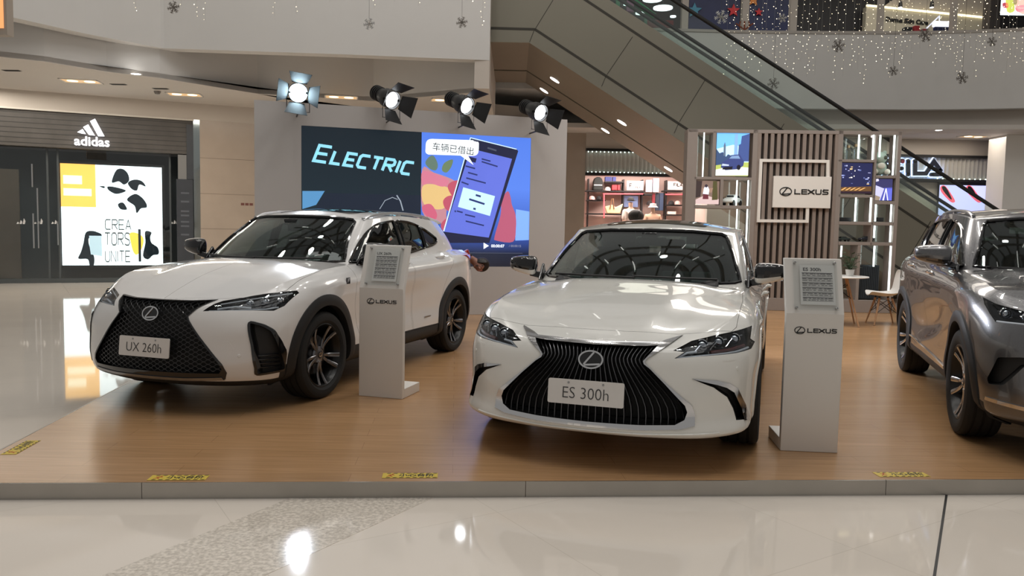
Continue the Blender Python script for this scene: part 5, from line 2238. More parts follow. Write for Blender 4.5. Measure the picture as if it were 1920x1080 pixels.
def build_led_wall():
    P = LEDP
    sL, sR = P(477, 300)[0], P(1062, 300)[0]
    zt = (P(607, 190)[1] + P(1060, 229)[1]) / 2
    t = thing('video_wall', 'white freestanding wall with a large two-part video screen behind the white crossover', 'screen wall', (0, 0, 0))
    mb = MB()
    a, b = P(565, 235), P(996, 259)
    zs1 = (a[1] + b[1]) / 2
    zs0 = P(912, 500)[1]
    s0, s1 = a[0], b[0]
    sd = P(791, 300)[0]
    # wall with the screen opening
    b0 = PT + .002
    for r in ((sL, b0, s0, zt), (s1, b0, sR, zt), (s0, zs1, s1, zt), (s0, b0, s1, zs0)):
        quad_box(mb, r, -.40, 0)
    mb.box((s0, zs0, -.40), (s1, zs1, -.06))
    mb.xf(P.M())
    mb.build('wall_panel', W['screenwall'], t)
    lo, hi = zs0, zs1
    dk = MB()
    dk.box((s0, zs0, -.06), (sd - .004, zs1, -.012))
    dk.xf(P.M())
    left = dk.build('screen', screen_mat('screen_dark', (.006, .014, .022), 1.0, [(0, (.006, .012, .02)), (.35, (.012, .026, .038)), (1, (.008, .016, .024))], lo, hi), t)
    rb = MB()
    rb.box((sd + .004, zs0, -.06), (s1, zs1, -.012))
    rb.xf(P.M())
    right = rb.build('screen', screen_mat('screen_blue', (.12, .25, .9), 1.0, [(0, (.008, .010, .022)), (.10, (.010, .016, .04)), (.28, (.05, .12, .55)), (.6, (.12, .27, .95)), (1, (.10, .24, .90))], lo, hi), t)
    cy = emis('screen_cyan', (.24, .60, .76), 1.0)
    w = MB()
    fit_word(w, 'ELECTRIC', P(588, 301), P(769, 327), P(600, 272)[1] - P(600, 302)[1], .19, .002, shear=.28, grow=.22, gap=.30, z=-.0095)
    w.xf(P.M())
    w.build('screen_lettering', cy, left)
    decal(P, left, 'screen_picture', [(567, 358), (609, 358), (593, 384), (567, 392)], emis('screen_sky', (.08, .24, .46), 1), -.0115)
    decal(P, left, 'screen_picture', [(609, 362), (700, 364), (789, 366), (789, 400), (590, 400), (596, 384)], emis('screen_shade', (.010, .016, .030), 1), -.0114)
    g = MB()
    ribbon(g, P.poly([(744, 366), (751, 377), (756, 395)]), .018, .0006)
    ribbon(g, P.poly([(712, 392), (722, 376), (736, 370), (746, 374)]), .010, .0006)
    g.xf(P.M(off=-.010))
    g.build('screen_picture', emis('screen_glint', (.25, .30, .36), 1), left)
    # right half: a hand holding a telephone
    K = dict(k=4.5, o=(780, 250))
    blobs = [([(55, 300), (150, 330), (290, 380), (350, 430), (300, 520), (260, 640), (250, 760), (160, 740), (55, 660)], (.42, .20, .24), .0),
             ([(55, 450), (150, 430), (300, 470), (310, 540), (220, 640), (70, 600)], (.60, .42, .18), .0003),
             ([(55, 320), (160, 340), (280, 400), (230, 450), (120, 420), (55, 430)], (.52, .16, .24), .0006),
             ([(60, 610), (130, 600), (180, 690), (140, 740), (60, 660)], (.48, .10, .17), .0006),
             ([(110, 200), (150, 190), (185, 260), (170, 310), (120, 300), (80, 250)], (.10, .16, .13), .0006),
             ([(220, 310), (240, 250), (310, 220), (300, 280), (260, 330)], (.12, .18, .10), .0006)]
    for i, (pts, c, dz) in enumerate(blobs):
        decal(P, right, 'screen_picture', pts, emis('screen_fruit_%d' % i, c, 1.0), -.0115 + dz, smooth=4, **K)
    decal(P, right, 'screen_picture', [(845, 640), (960, 660), (962, 900), (840, 905)], emis('screen_curtain', (.17, .34, .85), 1), -.0115, **K)
    skin = emis('screen_skin', (.40, .075, .12), 1)
    decal(P, right, 'screen_picture', [(365, 405), (300, 410), (268, 450), (300, 520), (330, 530)], skin, -.0105, smooth=4, **K)
    decal(P, right, 'screen_picture', [(330, 535), (270, 530), (230, 570), (245, 630), (285, 660), (310, 640)], skin, -.0105, smooth=4, **K)
    decal(P, right, 'screen_picture', [(260, 720), (215, 760), (215, 800), (245, 830)], skin, -.0105, smooth=3, **K)
    decal(P, right, 'screen_picture', [(775, 488), (800, 540), (810, 600), (842, 690), (845, 800), (820, 915), (680, 905), (665, 870), (715, 690), (725, 560)], emis('screen_thumb', (.36, .085, .15), 1), -.0105, smooth=4, **K)
    decal(P, right, 'screen_picture', [(468, 36), (850, 132), (864, 150), (620, 925), (205, 925), (455, 70)], emis('screen_phone', (.012, .014, .04), 1), -.0102, **K)
    decal(P, right, 'screen_picture', [(462, 128), (812, 215), (640, 800), (615, 880), (240, 830)], emis('screen_app', (.10, .14, .58), 1), -.0098, **K)
    decal(P, right, 'screen_picture', [(458, 34), (466, 34), (240, 828), (230, 826)], emis('screen_edge', (.55, .75, 1), 1), -.0098, **K)
    decal(P, right, 'screen_picture', [(465, 34), (850, 130), (850, 137), (465, 42)], emis('screen_edge', (.55, .75, 1), 1), -.0096, **K)
    decal(P, right, 'screen_picture', [(400, 455), (668, 530), (625, 697), (355, 620)], emis('screen_popup', (.48, .72, .92), 1), -.0094, **K)
    decal(P, right, 'screen_picture', [(448, 195), (513, 212), (503, 248), (435, 230)], emis('screen_chip', (.014, .016, .06), 1), -.0094, **K)
    bub = round_poly([(86, 45), (505, 58), (532, 75), (528, 192), (100, 178), (80, 160)], 60, 6)
    decal(P, right, 'screen_picture', bub, emis('screen_bubble', (.85, .95, 1.0), 1.1), -.0090, **K)
    decal(P, right, 'screen_picture', [(370, 182), (440, 188), (487, 267)], emis('screen_bubble', (.85, .95, 1.0), 1.1), -.0090, **K)
    ink = mat('screen_ink', (.01, .01, .012), .5)

    def line(x0, y0, x1, y1, h, m=ink):
        mb = MB()
        ribbon(mb, P.poly([(x0, y0), (x1, y1)], K['o'], K['k']), h, .0004)
        mb.xf(P.M(off=-.0085))
        mb.build('screen_lettering', m, right)
    inkb = emis('screen_ink_blue', (.02, .03, .13), 1)
    for q in ((420, 275, 500, 297), (440, 330, 520, 352), (425, 376, 590, 420), (385, 410, 445, 432), (555, 215, 630, 235), (555, 238, 690, 280), (330, 650, 335, 665), (415, 685, 500, 705), (420, 740, 575, 778), (345, 655, 395, 668)):
        line(*q, .022, inkb)
    for q in ((505, 520, 548, 533), (450, 555, 580, 597), (485, 634, 505, 640)):
        line(*q, .03, inkb)
    line(605, 122, 680, 145, .025, emis('screen_grey', (.06, .07, .11), 1))
    line(485, 58, 522, 68, .022, emis('screen_grey', (.06, .07, .11), 1))
    sz = (P(849, 262)[1] - P(849, 296)[1])
    a, b = P(811, 274), P(889, 284)
    text('车辆已借出', (b[0] - a[0]) / 4.9, ink, 'screen_lettering', right, P.M((a[0] + b[0]) / 2, (a[1] + b[1]) / 2 - .01, -.0082, math.atan2(b[1] - a[1], b[0] - a[0])), depth=.0004)
    wh = emis('screen_white', (.8, .88, 1), 1)
    decal(P, right, 'screen_picture', [(907, 455), (917, 461), (907, 467)], wh, -.0085)
    a, b = P(918, 461), P(949, 462)
    text('00:00:07', (b[0] - a[0]) / 4.3, wh, 'screen_lettering', right, P.M((a[0] + b[0]) / 2, (a[1] + b[1]) / 2, -.0085), depth=.0004, bold=.0015)
    a, b = P(952, 461), P(980, 462)
    text('/ 00:00:15', (b[0] - a[0]) / 4.9, emis('screen_grey2', (.22, .24, .32), 1), 'screen_lettering', right, P.M((a[0] + b[0]) / 2, (a[1] + b[1]) / 2, -.0085), depth=.0004)
    ln = MB()
    ribbon(ln, P.poly([(868, 474), (980, 475)]), .008, .0004)
    ln.xf(P.M(off=-.0085))
    ln.build('screen_lettering', emis('screen_grey', (.06, .07, .11), 1), right)
    return zt


def par_lamp(px, py, off, aim, label, glow, lit, power, zt, cone=40):
    """stage lamp on an arm fixed to the top of the video wall; aim = world point"""
    P = LEDP
    r = sight(px, py)
    o = Vector((0, 0, CAM_H))
    n = P.n
    tt = (P.P + n * off - o).dot(n) / r.dot(n)
    c = o + r * tt
    t = thing('stage_lamp', label, 'stage lamp', c, 0, 'stage lamps along the top of the video wall')
    d = (Vector(aim) - c).normalized()
    s, u = frame_of(d)
    M = Matrix((s, u, d)).transposed().to_4x4() @ Matrix.Scale(1.32, 4)
    b = MB()
    R, k0 = .095, 1.32
    b.lathe([(0, -.34), (.055, -.335), (.07, -.30), (.074, -.22), (.078, -.16), (.10, -.10), (R + .008, -.05), (R + .008, .03), (R, .03), (R - .004, -.01), (R - .02, -.04), (0, -.05)], 28, 'z')
    for z in (-.29, -.26, -.23, -.20):
        b.lathe([(.074, z - .006), (.084, z - .004), (.084, z + .004), (.074, z + .006)], 24, 'z', closed=True)
    b.xf(M)
    b.build('can', W['black'], t, smooth=True)
    l = MB()
    l.lathe([(0, .012), (R * .5, .008), (R * .9, -.002), (R * .9, -.006), (0, -.006)], 28, 'z')
    l.xf(M)
    l.build('lens', glow, t, smooth=True)
    for k in range(4):
        a = k * PI / 2 + .12
        w0, w1, ln = .075, .115, .17
        fl = MB()
        ca, sa = math.cos(a), math.sin(a)
        rad, tan_ = Vector((ca, sa, 0)), Vector((-sa, ca, 0))
        p0 = rad * (R + .006) + Vector((0, 0, .028))
        out = (rad * .62 + Vector((0, 0, .78))).normalized()
        nn = out.cross(tan_).normalized() * .0015
        q = [p0 + tan_ * w0, p0 - tan_ * w0, p0 + out * ln - tan_ * w1, p0 + out * ln + tan_ * w1]
        fl.add([v + nn for v in q] + [v - nn for v in q], [(0, 1, 2, 3), (7, 6, 5, 4), (0, 4, 5, 1), (1, 5, 6, 2), (2, 6, 7, 3), (3, 7, 4, 0)])
        fl.xf(M)
        fl.build('barn_door', W['black'], t)
    y = MB()
    # yoke and arm back to the wall top
    top = c + Vector((0, 0, .0))
    side = Vector((0, 0, 1)).cross(d).normalized()
    for sg in (1, -1):
        y.bar(side * sg * .152 + Vector((0, 0, 0)), side * sg * .152 + Vector((0, 0, -.26)), .02, .006, up=(1, 0, 0))
        y.bar(side * sg * .10, side * sg * .155, .03, .03)
    y.bar(side * .155 + Vector((0, 0, -.26)), side * -.155 + Vector((0, 0, -.26)), .02, .006)
    y.build('yoke', W['black'], t)
    arm = MB()
    foot = Vector((0, 0, -.265))
    wallp = foot - n * (off + .02)
    zdrop = zt - .05 - c.z
    arm.tube([foot, Vector((foot.x, foot.y, zdrop)) if zdrop < foot.z else foot - n * .05, Vector((wallp.x, wallp.y, min(zdrop, foot.z)))], .011, 8)
    arm.build('mounting_arm', W['black'], t, smooth=True)
    if power:
        ld = bpy.data.lights.new('lamp_beam', 'SPOT')
        ld.energy = power
        ld.spot_size = math.radians(cone)
        ld.spot_blend = .6
        ld.shadow_soft_size = .08
        ld.color = (.86, .90, 1.0)
        lo = bpy.data.objects.new('lamp_beam', ld)
        COL.objects.link(lo)
        lo.parent = t
        lo.matrix_local = Matrix.Translation(d * .05) @ d.to_track_quat('-Z', 'Y').to_matrix().to_4x4()
    return t
# ------------------------------------------------------------------ display shelving with slatted centre
SHP = Pl((6.0, 13.82), -3.0)


def pic(P, name, r, layers, label):
    """lit picture panel; layers: (colour or gradient, polygon in 0..1 units)"""
    s0, z0, s1, z1 = r
    s0, z0, s1, z1 = s0 + .012, z0 + .012, s1 - .012, z1 - .012
    t = thing(name, label, 'picture panel', P.P + P.u * ((s0 + s1) / 2) + Vector((0, 0, z0)) + P.n * -.02, math.atan2(P.u.y, P.u.x), 'lit picture panels in the display shelving')
    w, h = s1 - s0, z1 - z0
    R = Matrix.Rotation(PI / 2, 4, 'X')
    b = MB()
    b.box((-w / 2, 0, -.03), (w / 2, h, 0))
    b.xf(R)
    b.build('panel_box', W['black'], t)
    for i, (c, poly) in enumerate(layers):
        d = MB()
        d.prism([(-w / 2 + x * w, y * h) for x, y in poly], .001 + i * .0006, .0014 + i * .0006, 'z')
        d.xf(R)
        d.build('picture', emis('pic_%s_%d' % (name, i) if False else 'pic_%.2f_%.2f_%.2f' % c, c, 1.0), t)
    return t


FULL = [(0, 0), (1, 0), (1, 1), (0, 1)]


def build_shelf_wall():
    P = SHP
    t = thing('display_shelving', 'tall taupe display shelving with slatted centre and white logo board behind the cars', 'display shelving', (0, 0, 0))
    R = P.rect
    ztop = P(1480, 244)[1]
    D0, D1 = -.36, 0.0
    sL, sR = P(1284, 400)[0], P(1683, 400)[0]
    fr = MB()

    def board(x0, y0, x1, y1, d0=D0, d1=D1):
        quad_box(fr, R(x0, y0, x1, y1), d0, d1)
    # uprights
    zb = PT
    for x0, x1 in ((1284, 1303), (1406, 1415), (1565, 1574), (1676, 1683)):
        a, b = P(x0, 410)[0], P(x1, 410)[0]
        fr.box((a, zb + .002, D0), (b, ztop, D1))
    fr.box((sL, ztop - .06, D0), (sR, ztop, D1))
    # plinth
    zp = P(1620, 563)[1]
    fr.box((sL, PT + .002, D0), (sR, zp, D1))
    # shelves and dividers
    for q in ((1302, 332, 1410, 337), (1336, 246, 1342, 333), (1300, 385, 1408, 391), (1350, 336, 1356, 388),
              (1572, 299, 1640, 304), (1572, 365, 1640, 370), (1637, 250, 1641, 460), (1640, 329, 1680, 334), (1640, 377, 1678, 383),
              (1572, 416, 1675, 422), (1572, 454, 1673, 460), (1606, 460, 1612, 563)):
        board(*q)
    fr.xf(P.M())
    fr.build('frame', W['taupe'], t, bevel=.004)
    sb = MB()
    a, b = P(1412, 420)[0], P(1568, 420)[0]
    sb.box((a, zp, -.16), (b, ztop - .06, -.10))
    sb.xf(P.M())
    sb.build('slat_backing', W['slotdark'], t)
    n = 13
    for i in range(n):
        m = MB()
        s = a + (b - a) * (i + .5) / n
        m.box((s - .030, zp, -.10), (s + .030, ztop - .06, -.005))
        m.xf(P.M())
        m.build('slat', W['slat'], t)
    # white open frame and logo board
    wf = MB()
    pts = [P(1551, 333), P(1551, 303), P(1426, 301), P(1421, 414), P(1512, 415), P(1513, 388)]
    x = pts[0][0]
    ribbon(wf, pts, .05, .05)
    wf.xf(P.M(off=.02))
    wf.build('open_frame', W['white'], t)
    lb = MB()
    r = R(1448, 331, 1556, 390)
    quad_box(lb, r, .0, .06)
    lb.xf(P.M())
    board_o = lb.build('logo_board', W['white'], t, bevel=.004)
    cx, cz = P(1503, 360)
    hh = (P(1520, 354)[1] - P(1520, 364)[1])
    maker_mark(hh * .98, W['black'], 'logo', board_o, P.M(cx, cz, .064), .006)
    # glass backs
    for q in ((1303, 246, 1337, 332), (1356, 337, 1406, 386), (1303, 391, 1406, 563), (1574, 250, 1637, 299), (1641, 250, 1677, 329), (1574, 370, 1637, 416), (1641, 383, 1676, 416), (1574, 422, 1674, 454), (1574, 460, 1606, 563), (1612, 460, 1674, 563)):
        g = MB()
        quad_box(g, R(*q), D0 + .02, D0 + .028)
        g.xf(P.M())
        g.build('glass_back', W['shelfglass'], t)
    # light strips
    for x, y0, y1 in ((1318, 246, 331), (1336, 246, 331), (1381, 338, 385), (1402, 338, 386), (1381, 392, 440), (1399, 392, 470),
                      (1610, 252, 297), (1637, 251, 299), (1650, 251, 294), (1675, 251, 328), (1604, 370, 415), (1632, 370, 416), (1642, 383, 415), (1671, 383, 416),
                      (1640, 423, 446), (1670, 423, 454), (1578, 461, 482), (1605, 461, 556), (1639, 461, 500), (1667, 461, 545)):
        s, z0 = P(x, y1)
        _, z1 = P(x, y0)
        m = MB()
        m.box((s - .008, z0, -.05), (s + .008, z1, -.012))
        m.xf(P.M())
        m.build('light_strip', W['strip'], t)
    for x, y in ((1312, 247), (1592, 252), (1646, 255)):
        s, z = P(x, y)
        m = MB()
        m.lathe([(0, 0), (.05, 0), (.05, .01), (0, .01)], 20, 'y', c=(s, z, -.16))
        m.xf(P.M())
        m.build('downlight', W['down'], t)
    # pictures
    sky, sky2 = (.12, .42, .88), (.45, .68, .88)
    p1 = [((.14, .42, .85), FULL), (sky2, [(0, .30), (1, .30), (1, .66), (.5, .72), (0, .62)]), ((.35, .42, .10), [(0, 0), (1, 0), (1, .32), (0, .30)]), ((.62, .66, .62), [(0, 0), (1, .02), (1, .20), (.45, .22), (0, .14)]),
          ((.03, .06, .14), [(0, .24), (.5, .30), (.48, .46), (.36, .50), (.3, .44), (.2, .55), (.1, .52), (0, .62)]),
          ((.04, .07, .22), [(.66, .34), (.68, .72), (.74, .74), (.76, .92), (1, .98), (1, .34)]), ((.18, .34, .62), [(.54, .34), (.55, .96), (.64, .98), (.66, .34)]),
          ((.08, .12, .18), [(.22, .46), (.22, .70), (.25, .78), (.28, .70), (.29, .46)]),
          ((.030, .045, .16), [(.15, .20), (.2, .32), (.36, .38), (.46, .48), (.72, .50), (.80, .40), (.86, .34), (.84, .24), (.7, .16), (.3, .13)]),
          ((.16, .26, .45), [(.40, .40), (.48, .46), (.68, .475), (.74, .40)]), ((.40, .48, .62), [(.18, .23), (.40, .23), (.40, .26), (.2, .28)]), ((.004, .004, .012), [(.20, .145), (.50, .15), (.52, .22), (.24, .20)]), ((.004, .004, .01), arc(.70, .20, .06, .06, 0, 340, 14))]
    pic(P, 'picture_panel', R(1342, 247, 1406, 331), p1, 'lit picture of a blue car before a city skyline, top left of the shelving')
    p2 = [((.16, .11, .09), FULL), ((.50, .38, .38), [(0, 0), (1, 0), (1, .22), (.55, .36), (.38, .36), (0, .16)]), ((.03, .02, .02), [(0, .25), (.25, .32), (.3, 1), (0, 1)]), ((.06, .055, .02), [(.72, .18), (.95, .2), (.9, 1), (.74, 1)]), ((.25, .16, .12), [(.3, .5), (.7, .5), (.75, .7), (.3, .7)]),
          ((.60, .64, .75), [(.34, .44), (.38, .70), (.44, .78), (.54, .76), (.60, .62), (.58, .42)]), ((.10, .02, .03), [(.34, .22), (.36, .44), (.56, .42), (.58, .22)]), ((.03, .02, .03), arc(.47, .79, .06, .07, 0, 340, 12))]
    pic(P, 'picture_panel', R(1301, 338, 1350, 384), p2, 'lit picture of a person in a white jacket on a woodland road')
    p3 = [((.012, .015, .06), FULL), ((.10, .05, .02), [(0, 0), (1, 0), (1, .24), (0, .20)]), ((.02, .01, .02), [(0, 0), (1, 0), (1, .08), (0, .06)])]
    for i in range(5):
        p3.append(((.60, .34, .12), [(.02 + i * .14, .10), (.09 + i * .14, .10), (.22 + i * .15, .19), (.16 + i * .15, .19)]))
    rnd = random.Random(5)
    for i in range(26):
        x, y, w_, h_ = rnd.random() * .9, .28 + rnd.random() * .62, .02 + rnd.random() * .08, .012 + rnd.random() * .035
        c = rnd.choice([(.75, .75, .70), (.30, .36, .70), (.70, .50, .25), (.45, .48, .75), (.10, .13, .32)])
        p3.append((c, [(x, y), (x + w_, y), (x + w_, y + h_), (x, y + h_)]))
    pic(P, 'picture_panel', R(1575, 304, 1637, 364), p3, 'lit picture of a night street with a pedestrian crossing')
    p4 = [((.06, .07, .34), FULL), ((.03, .03, .10), [(0, .55), (1, .62), (1, 1), (0, 1)]), ((.45, .46, .68), [(.0, .0), (.30, .0), (.52, .55), (.0, .70)]), ((.62, .66, .95), [(.44, .0), (.60, .56), (.66, .56), (.80, .0), (.74, .0), (.62, .45), (.54, .0)]), ((.10, .12, .55), [(.80, .0), (1, .0), (1, .56), (.68, .56)]), ((.55, .55, .75), [(0, .86), (.18, .9), (.14, 1), (0, 1)]), ((.25, .2, .15), [(.0, .0), (.25, .0), (.30, .16), (.0, .24)])]
    pic(P, 'picture_panel', R(1641, 334, 1675, 377), p4, 'lit picture of a blue road lane, right edge of the shelving')
    build_shelf_goods(P)


def put(P, x, y, off=-.18):
    s, z = P(x, y)
    return P.P + P.u * s + P.n * off + Vector((0, 0, z + .004))


def model_car(name, label, loc, rz, paint, L=.42, group=None):
    t = thing(name, label, 'model car', loc, rz, group)
    prof = [(-.5, .10), (-.5, .20), (-.44, .235), (-.28, .25), (-.12, .345), (.10, .35), (.24, .25), (.46, .215), (.5, .17), (.5, .09)]
    b = MB()
    b.prism([(x * L, z * L) for x, z in prof], -.20 * L, .20 * L, 'y')
    b.build('body', paint, t, smooth=True, bevel=.018)
    g = MB()
    for s in (1, -1):
        g.prism([(x * L, z * L) for x, z in ((-.24, .255), (-.11, .325), (.08, .33), (.19, .255))], s * .2 * L, s * .203 * L, 'y')
    g.prism([(y * L, z * L) for y, z in ((-.15, .255), (.15, .255), (.13, .325), (-.13, .325))], .17 * L, .215 * L, 'x')
    g.build('window', mat('model_glass', (.02, .025, .03), .1, coat=.5), t)
    for x in (-.31, .31):
        for s in (1, -1):
            w = MB()
            w.lathe([(0, -.03 * L), (.085 * L, -.03 * L), (.09 * L, 0), (.085 * L, .03 * L), (0, .03 * L)], 20, 'y', c=(x * L, s * .19 * L, .09 * L))
            w.build('wheel', mat('tyre_rubber', (.014, .014, .014), .75), t, smooth=True)
    return t


def build_shelf_goods(P):
    white = mat('model_white', (.72, .78, .77), .35, coat=.5)
    dark = mat('model_dark', (.03, .035, .05), .25, coat=.6)
    green = mat('model_green', (.03, .045, .04), .25, coat=.6)
    c = put(P, 1377, 386)
    model_car('model_car', 'pale model car standing in the left part of the display shelving', c, -PI / 2 - .75, white, .40).scale = (1, 1.15, 1.4)
    a, b = put(P, 1587, 453.5), put(P, 1631, 453.5)
    model_car('model_car', 'dark green model car, left one of the pair on the shelf', a, PI + .2, green, .25, 'dark model cars on the shelf')
    model_car('model_car', 'dark blue model car, right one of the pair on the shelf', b, .2, dark, .27, 'dark model cars on the shelf')
    for x, y, lab in ((1587, 415.5, 'black display box under the night street picture'), (1648, 415.5, 'black display box under the blue road picture')):
        p = put(P, x, y)
        m = MB()
        m.box((-.12, -.08, 0), (.12, .08, .07))
        o = m.build('display_box', W['black'], None, bevel=.008, loc=p)
        tag(o, lab, 'box', 'black boxes on the shelving')
    # bottles
    gl = mat('bottle_glass', (.62, .66, .62), .06, trans=.92, ior=1.2)
    cap = mat('bottle_cap', (.50, .38, .24), .3, .7)
    for i, (x, h, r, lab) in enumerate(((1582, .36, .055, 'tall glass bottle with a bronze cap, leftmost on the top shelf'), (1597, .25, .045, 'short glass bottle with a bronze cap, second on the top shelf'), (1611, .27, .05, 'glass bottle with a square bronze cap, rightmost on the top shelf'))):
        p = put(P, x, 298.5)
        t = thing('glass_bottle', lab, 'bottle', p, 0, 'bottles on the top shelf')
        b = MB()
        b.lathe([(0, 0), (r, 0), (r, h * .62), (r * .9, h * .70), (r * .45, h * .78), (r * .42, h * .84), (0, h * .84)], 24, 'z')
        b.build('bottle_body', gl, t, smooth=True)
        k = MB()
        k.lathe([(0, h * .82), (r * .62, h * .82), (r * .62, h), (0, h)], 20, 'z')
        k.build('bottle_cap', cap, t, smooth=True, angle=30)
    # mint soft toy
    p = put(P, 1656, 327)
    t = thing('soft_toy', 'mint green toy bear sitting in the right shelf column', 'toy', p, 0)
    mint = mat('toy_mint', (.36, .46, .40), .8, var=.08, vscale=30, bump=.4, bscale=120)
    cream = mat('toy_cream', (.62, .62, .55), .8)
    dk = mat('toy_dark', (.06, .07, .05), .6)
    b = MB()
    b.sphere((0, 0, .12), .12, 20, s=(1, .85, 1.05))
    b.build('body', mint, t, smooth=True)
    h = MB()
    h.sphere((-.01, -.02, .29), .115, 20, s=(1.05, .9, .95))
    h.build('head', mint, t, smooth=True)
    for x in (-.09, .08):
        e = MB()
        e.sphere((x, 0, .385), .038, 12, s=(1, .5, 1))
        e.build('ear', mint, t, smooth=True)
    e = MB()
    e.sphere((.05, -.115, .29), .036, 12, s=(1, .5, 1))
    e.build('eye_patch', dk, t, smooth=True)
    e = MB()
    e.sphere((-.01, -.10, .15), .07, 14, s=(1, .4, .8))
    e.build('belly_patch', cream, t, smooth=True)
    for x in (-.10, .11):
        a = MB()
        a.sphere((x, -.06, .05), .055, 14, s=(1, 1.1, .95))
        a.build('paw', cream, t, smooth=True)
    # ribbed cabinet behind the lower right panes
    r = P.rect(1612, 497, 1652, 562)
    t = thing('ribbed_cabinet', 'dark ribbed cabinet inside the lower right bay of the shelving', 'cabinet', P.P + P.u * ((r[0] + r[2]) / 2) + P.n * -.20 + Vector((0, 0, r[1] + .005)), math.atan2(P.u.y, P.u.x))
    w, hh = (r[2] - r[0]), r[3] - r[1] - .01
    m = MB()
    m.box((-w / 2, -.10, 0), (w / 2, .10, hh))
    m.build('cabinet_body', mat('cabinet_blue', (.02, .028, .036), .35), t, bevel=.006)
    m = MB()
    for i in range(12):
        x = -w / 2 + w * (i + .5) / 12
        m.box((x - .007, -.112, .02), (x + .007, -.10, hh - .03))
    m.build('ribbed_front', mat('cabinet_rib', (.03, .04, .05), .3), t)


# ------------------------------------------------------------------ furniture behind the cars
def build_furniture():
    c = Vector((4.92, 11.9, PT + .001))
    t = thing('round_table', 'round white table with splayed wooden legs behind the right lectern', 'table', c, .4)
    m = MB()
    m.lathe([(0, .715), (.36, .715), (.40, .722), (.40, .732), (.395, .738), (0, .738)], 48, 'z')
    m.build('tabletop', mat('table_white', (.72, .71, .69), .35), t, smooth=True, angle=30)
    for k in range(4):
        a = k * PI / 2 + .1
        m = MB()
        m.tube([(.12 * math.cos(a), .12 * math.sin(a), .71), (.37 * math.cos(a), .37 * math.sin(a), 0)], [.016, .011], 10)
        m.build('leg', W['legwood'], t, smooth=True)
    m = MB()
    for k in range(4):
        a, b = k * PI / 2 + .1, (k + 1) * PI / 2 + .1
        for z0, z1 in ((.62, .40), (.40, .62)):
            r0, r1 = .12 + .25 * (1 - z0 / .71), .12 + .25 * (1 - z1 / .71)
            m.tube([(r0 * math.cos(a), r0 * math.sin(a), z0), (r1 * math.cos(b), r1 * math.sin(b), z1)], .005, 6)
    m.build('wire_brace', W['wire'], t)
    # potted plant on it
    p = thing('potted_plant', 'small leafy plant in a pot standing on the round white table', 'plant', c + Vector((.12, -.05, .7385)), 0)
    m = MB()
    m.lathe([(0, 0), (.05, 0), (.065, .10), (.058, .10), (.05, .085), (0, .085)], 24, 'z')
    m.build('pot', mat('pot_white', (.65, .64, .62), .5), p, smooth=True, angle=30)
    lf, st = MB(), MB()
    rnd = random.Random(11)
    for i in range(44):
        a = rnd.uniform(0, 2 * PI)
        h = rnd.uniform(.12, .34)
        r = rnd.uniform(.01, .12)
        tip = Vector((r * math.cos(a), r * math.sin(a), h))
        st.tube([(0, 0, .08), tip * .6 + Vector((0, 0, .03)), tip], .0025, 5)
        d = Vector((math.cos(a + rnd.uniform(-.6, .6)), math.sin(a), rnd.uniform(-.2, .7))).normalized()
        s, u = frame_of(d)
        L, w = rnd.uniform(.05, .09), rnd.uniform(.024, .04)
        q = [tip, tip + d * L * .4 + s * w, tip + d * L, tip + d * L * .4 - s * w]
        mid = tip + d * L * .45 - u * .006
        lf.add(q + [mid], [(0, 1, 4), (1, 2, 4), (2, 3, 4), (3, 0, 4)])
    lf.build('foliage', W['leaf'], p)
    st.build('stem', W['leaf'], p)
    # moulded shell chair
    c = Vector((5.66, 12.05, PT + .002))
    t = thing('shell_chair', 'white moulded chair on wooden legs beside the grey car', 'chair', c, PI - .15)
    rows = []
    prof = [(.235, .435, .15), (.22, .455, .20), (.12, .440, .225), (-.02, .425, .235), (-.12, .44, .24), (-.19, .50, .235), (-.225, .60, .225), (-.25, .70, .21), (-.275, .80, .17), (-.285, .835, .10)]
    for x, z, w in prof:
        row = []
        for j in range(13):
            q = -1 + 2 * j / 12
            back = max(0, (z - .45) / .4)
            lift = (.055 * abs(q) ** 2.2) * (1 if z < .5 else .2)
            row.append((x + .07 * abs(q) ** 2 * back, q * w, z + lift))
        rows.append(row)
    m = MB()
    m.grid(rows)
    o = m.build('shell', mat('shell_white', (.70, .69, .67), .35, coat=.2), t, smooth=True, angle=80)
    sd = o.modifiers.new('th', 'SOLIDIFY')
    sd.thickness = .012
    ss = o.modifiers.new('ss', 'SUBSURF')
    ss.levels = ss.render_levels = 2
    tops = {}
    for sx in (1, -1):
        for sy in (1, -1):
            a, b = Vector((sx * .09, sy * .10, .405)), Vector((sx * .20 - .02, sy * .22, 0))
            m = MB()
            m.tube([a, b], [.017, .010], 10)
            m.build('leg', W['legwood'], t, smooth=True)
            tops[(sx, sy)] = (a, b)
    m = MB()
    for k0, k1 in (((1, 1), (1, -1)), ((1, -1), (-1, -1)), ((-1, -1), (-1, 1)), ((-1, 1), (1, 1))):
        for f0, f1 in ((.08, .55), (.55, .08)):
            m.tube([tops[k0][0].lerp(tops[k0][1], f0), tops[k1][0].lerp(tops[k1][1], f1)], .005, 6)
    for k in tops:
        m.tube([tops[k][0], tops[k][0] + Vector((0, 0, .028))], .014, 8)
    m.build('wire_brace', W['wire'], t)


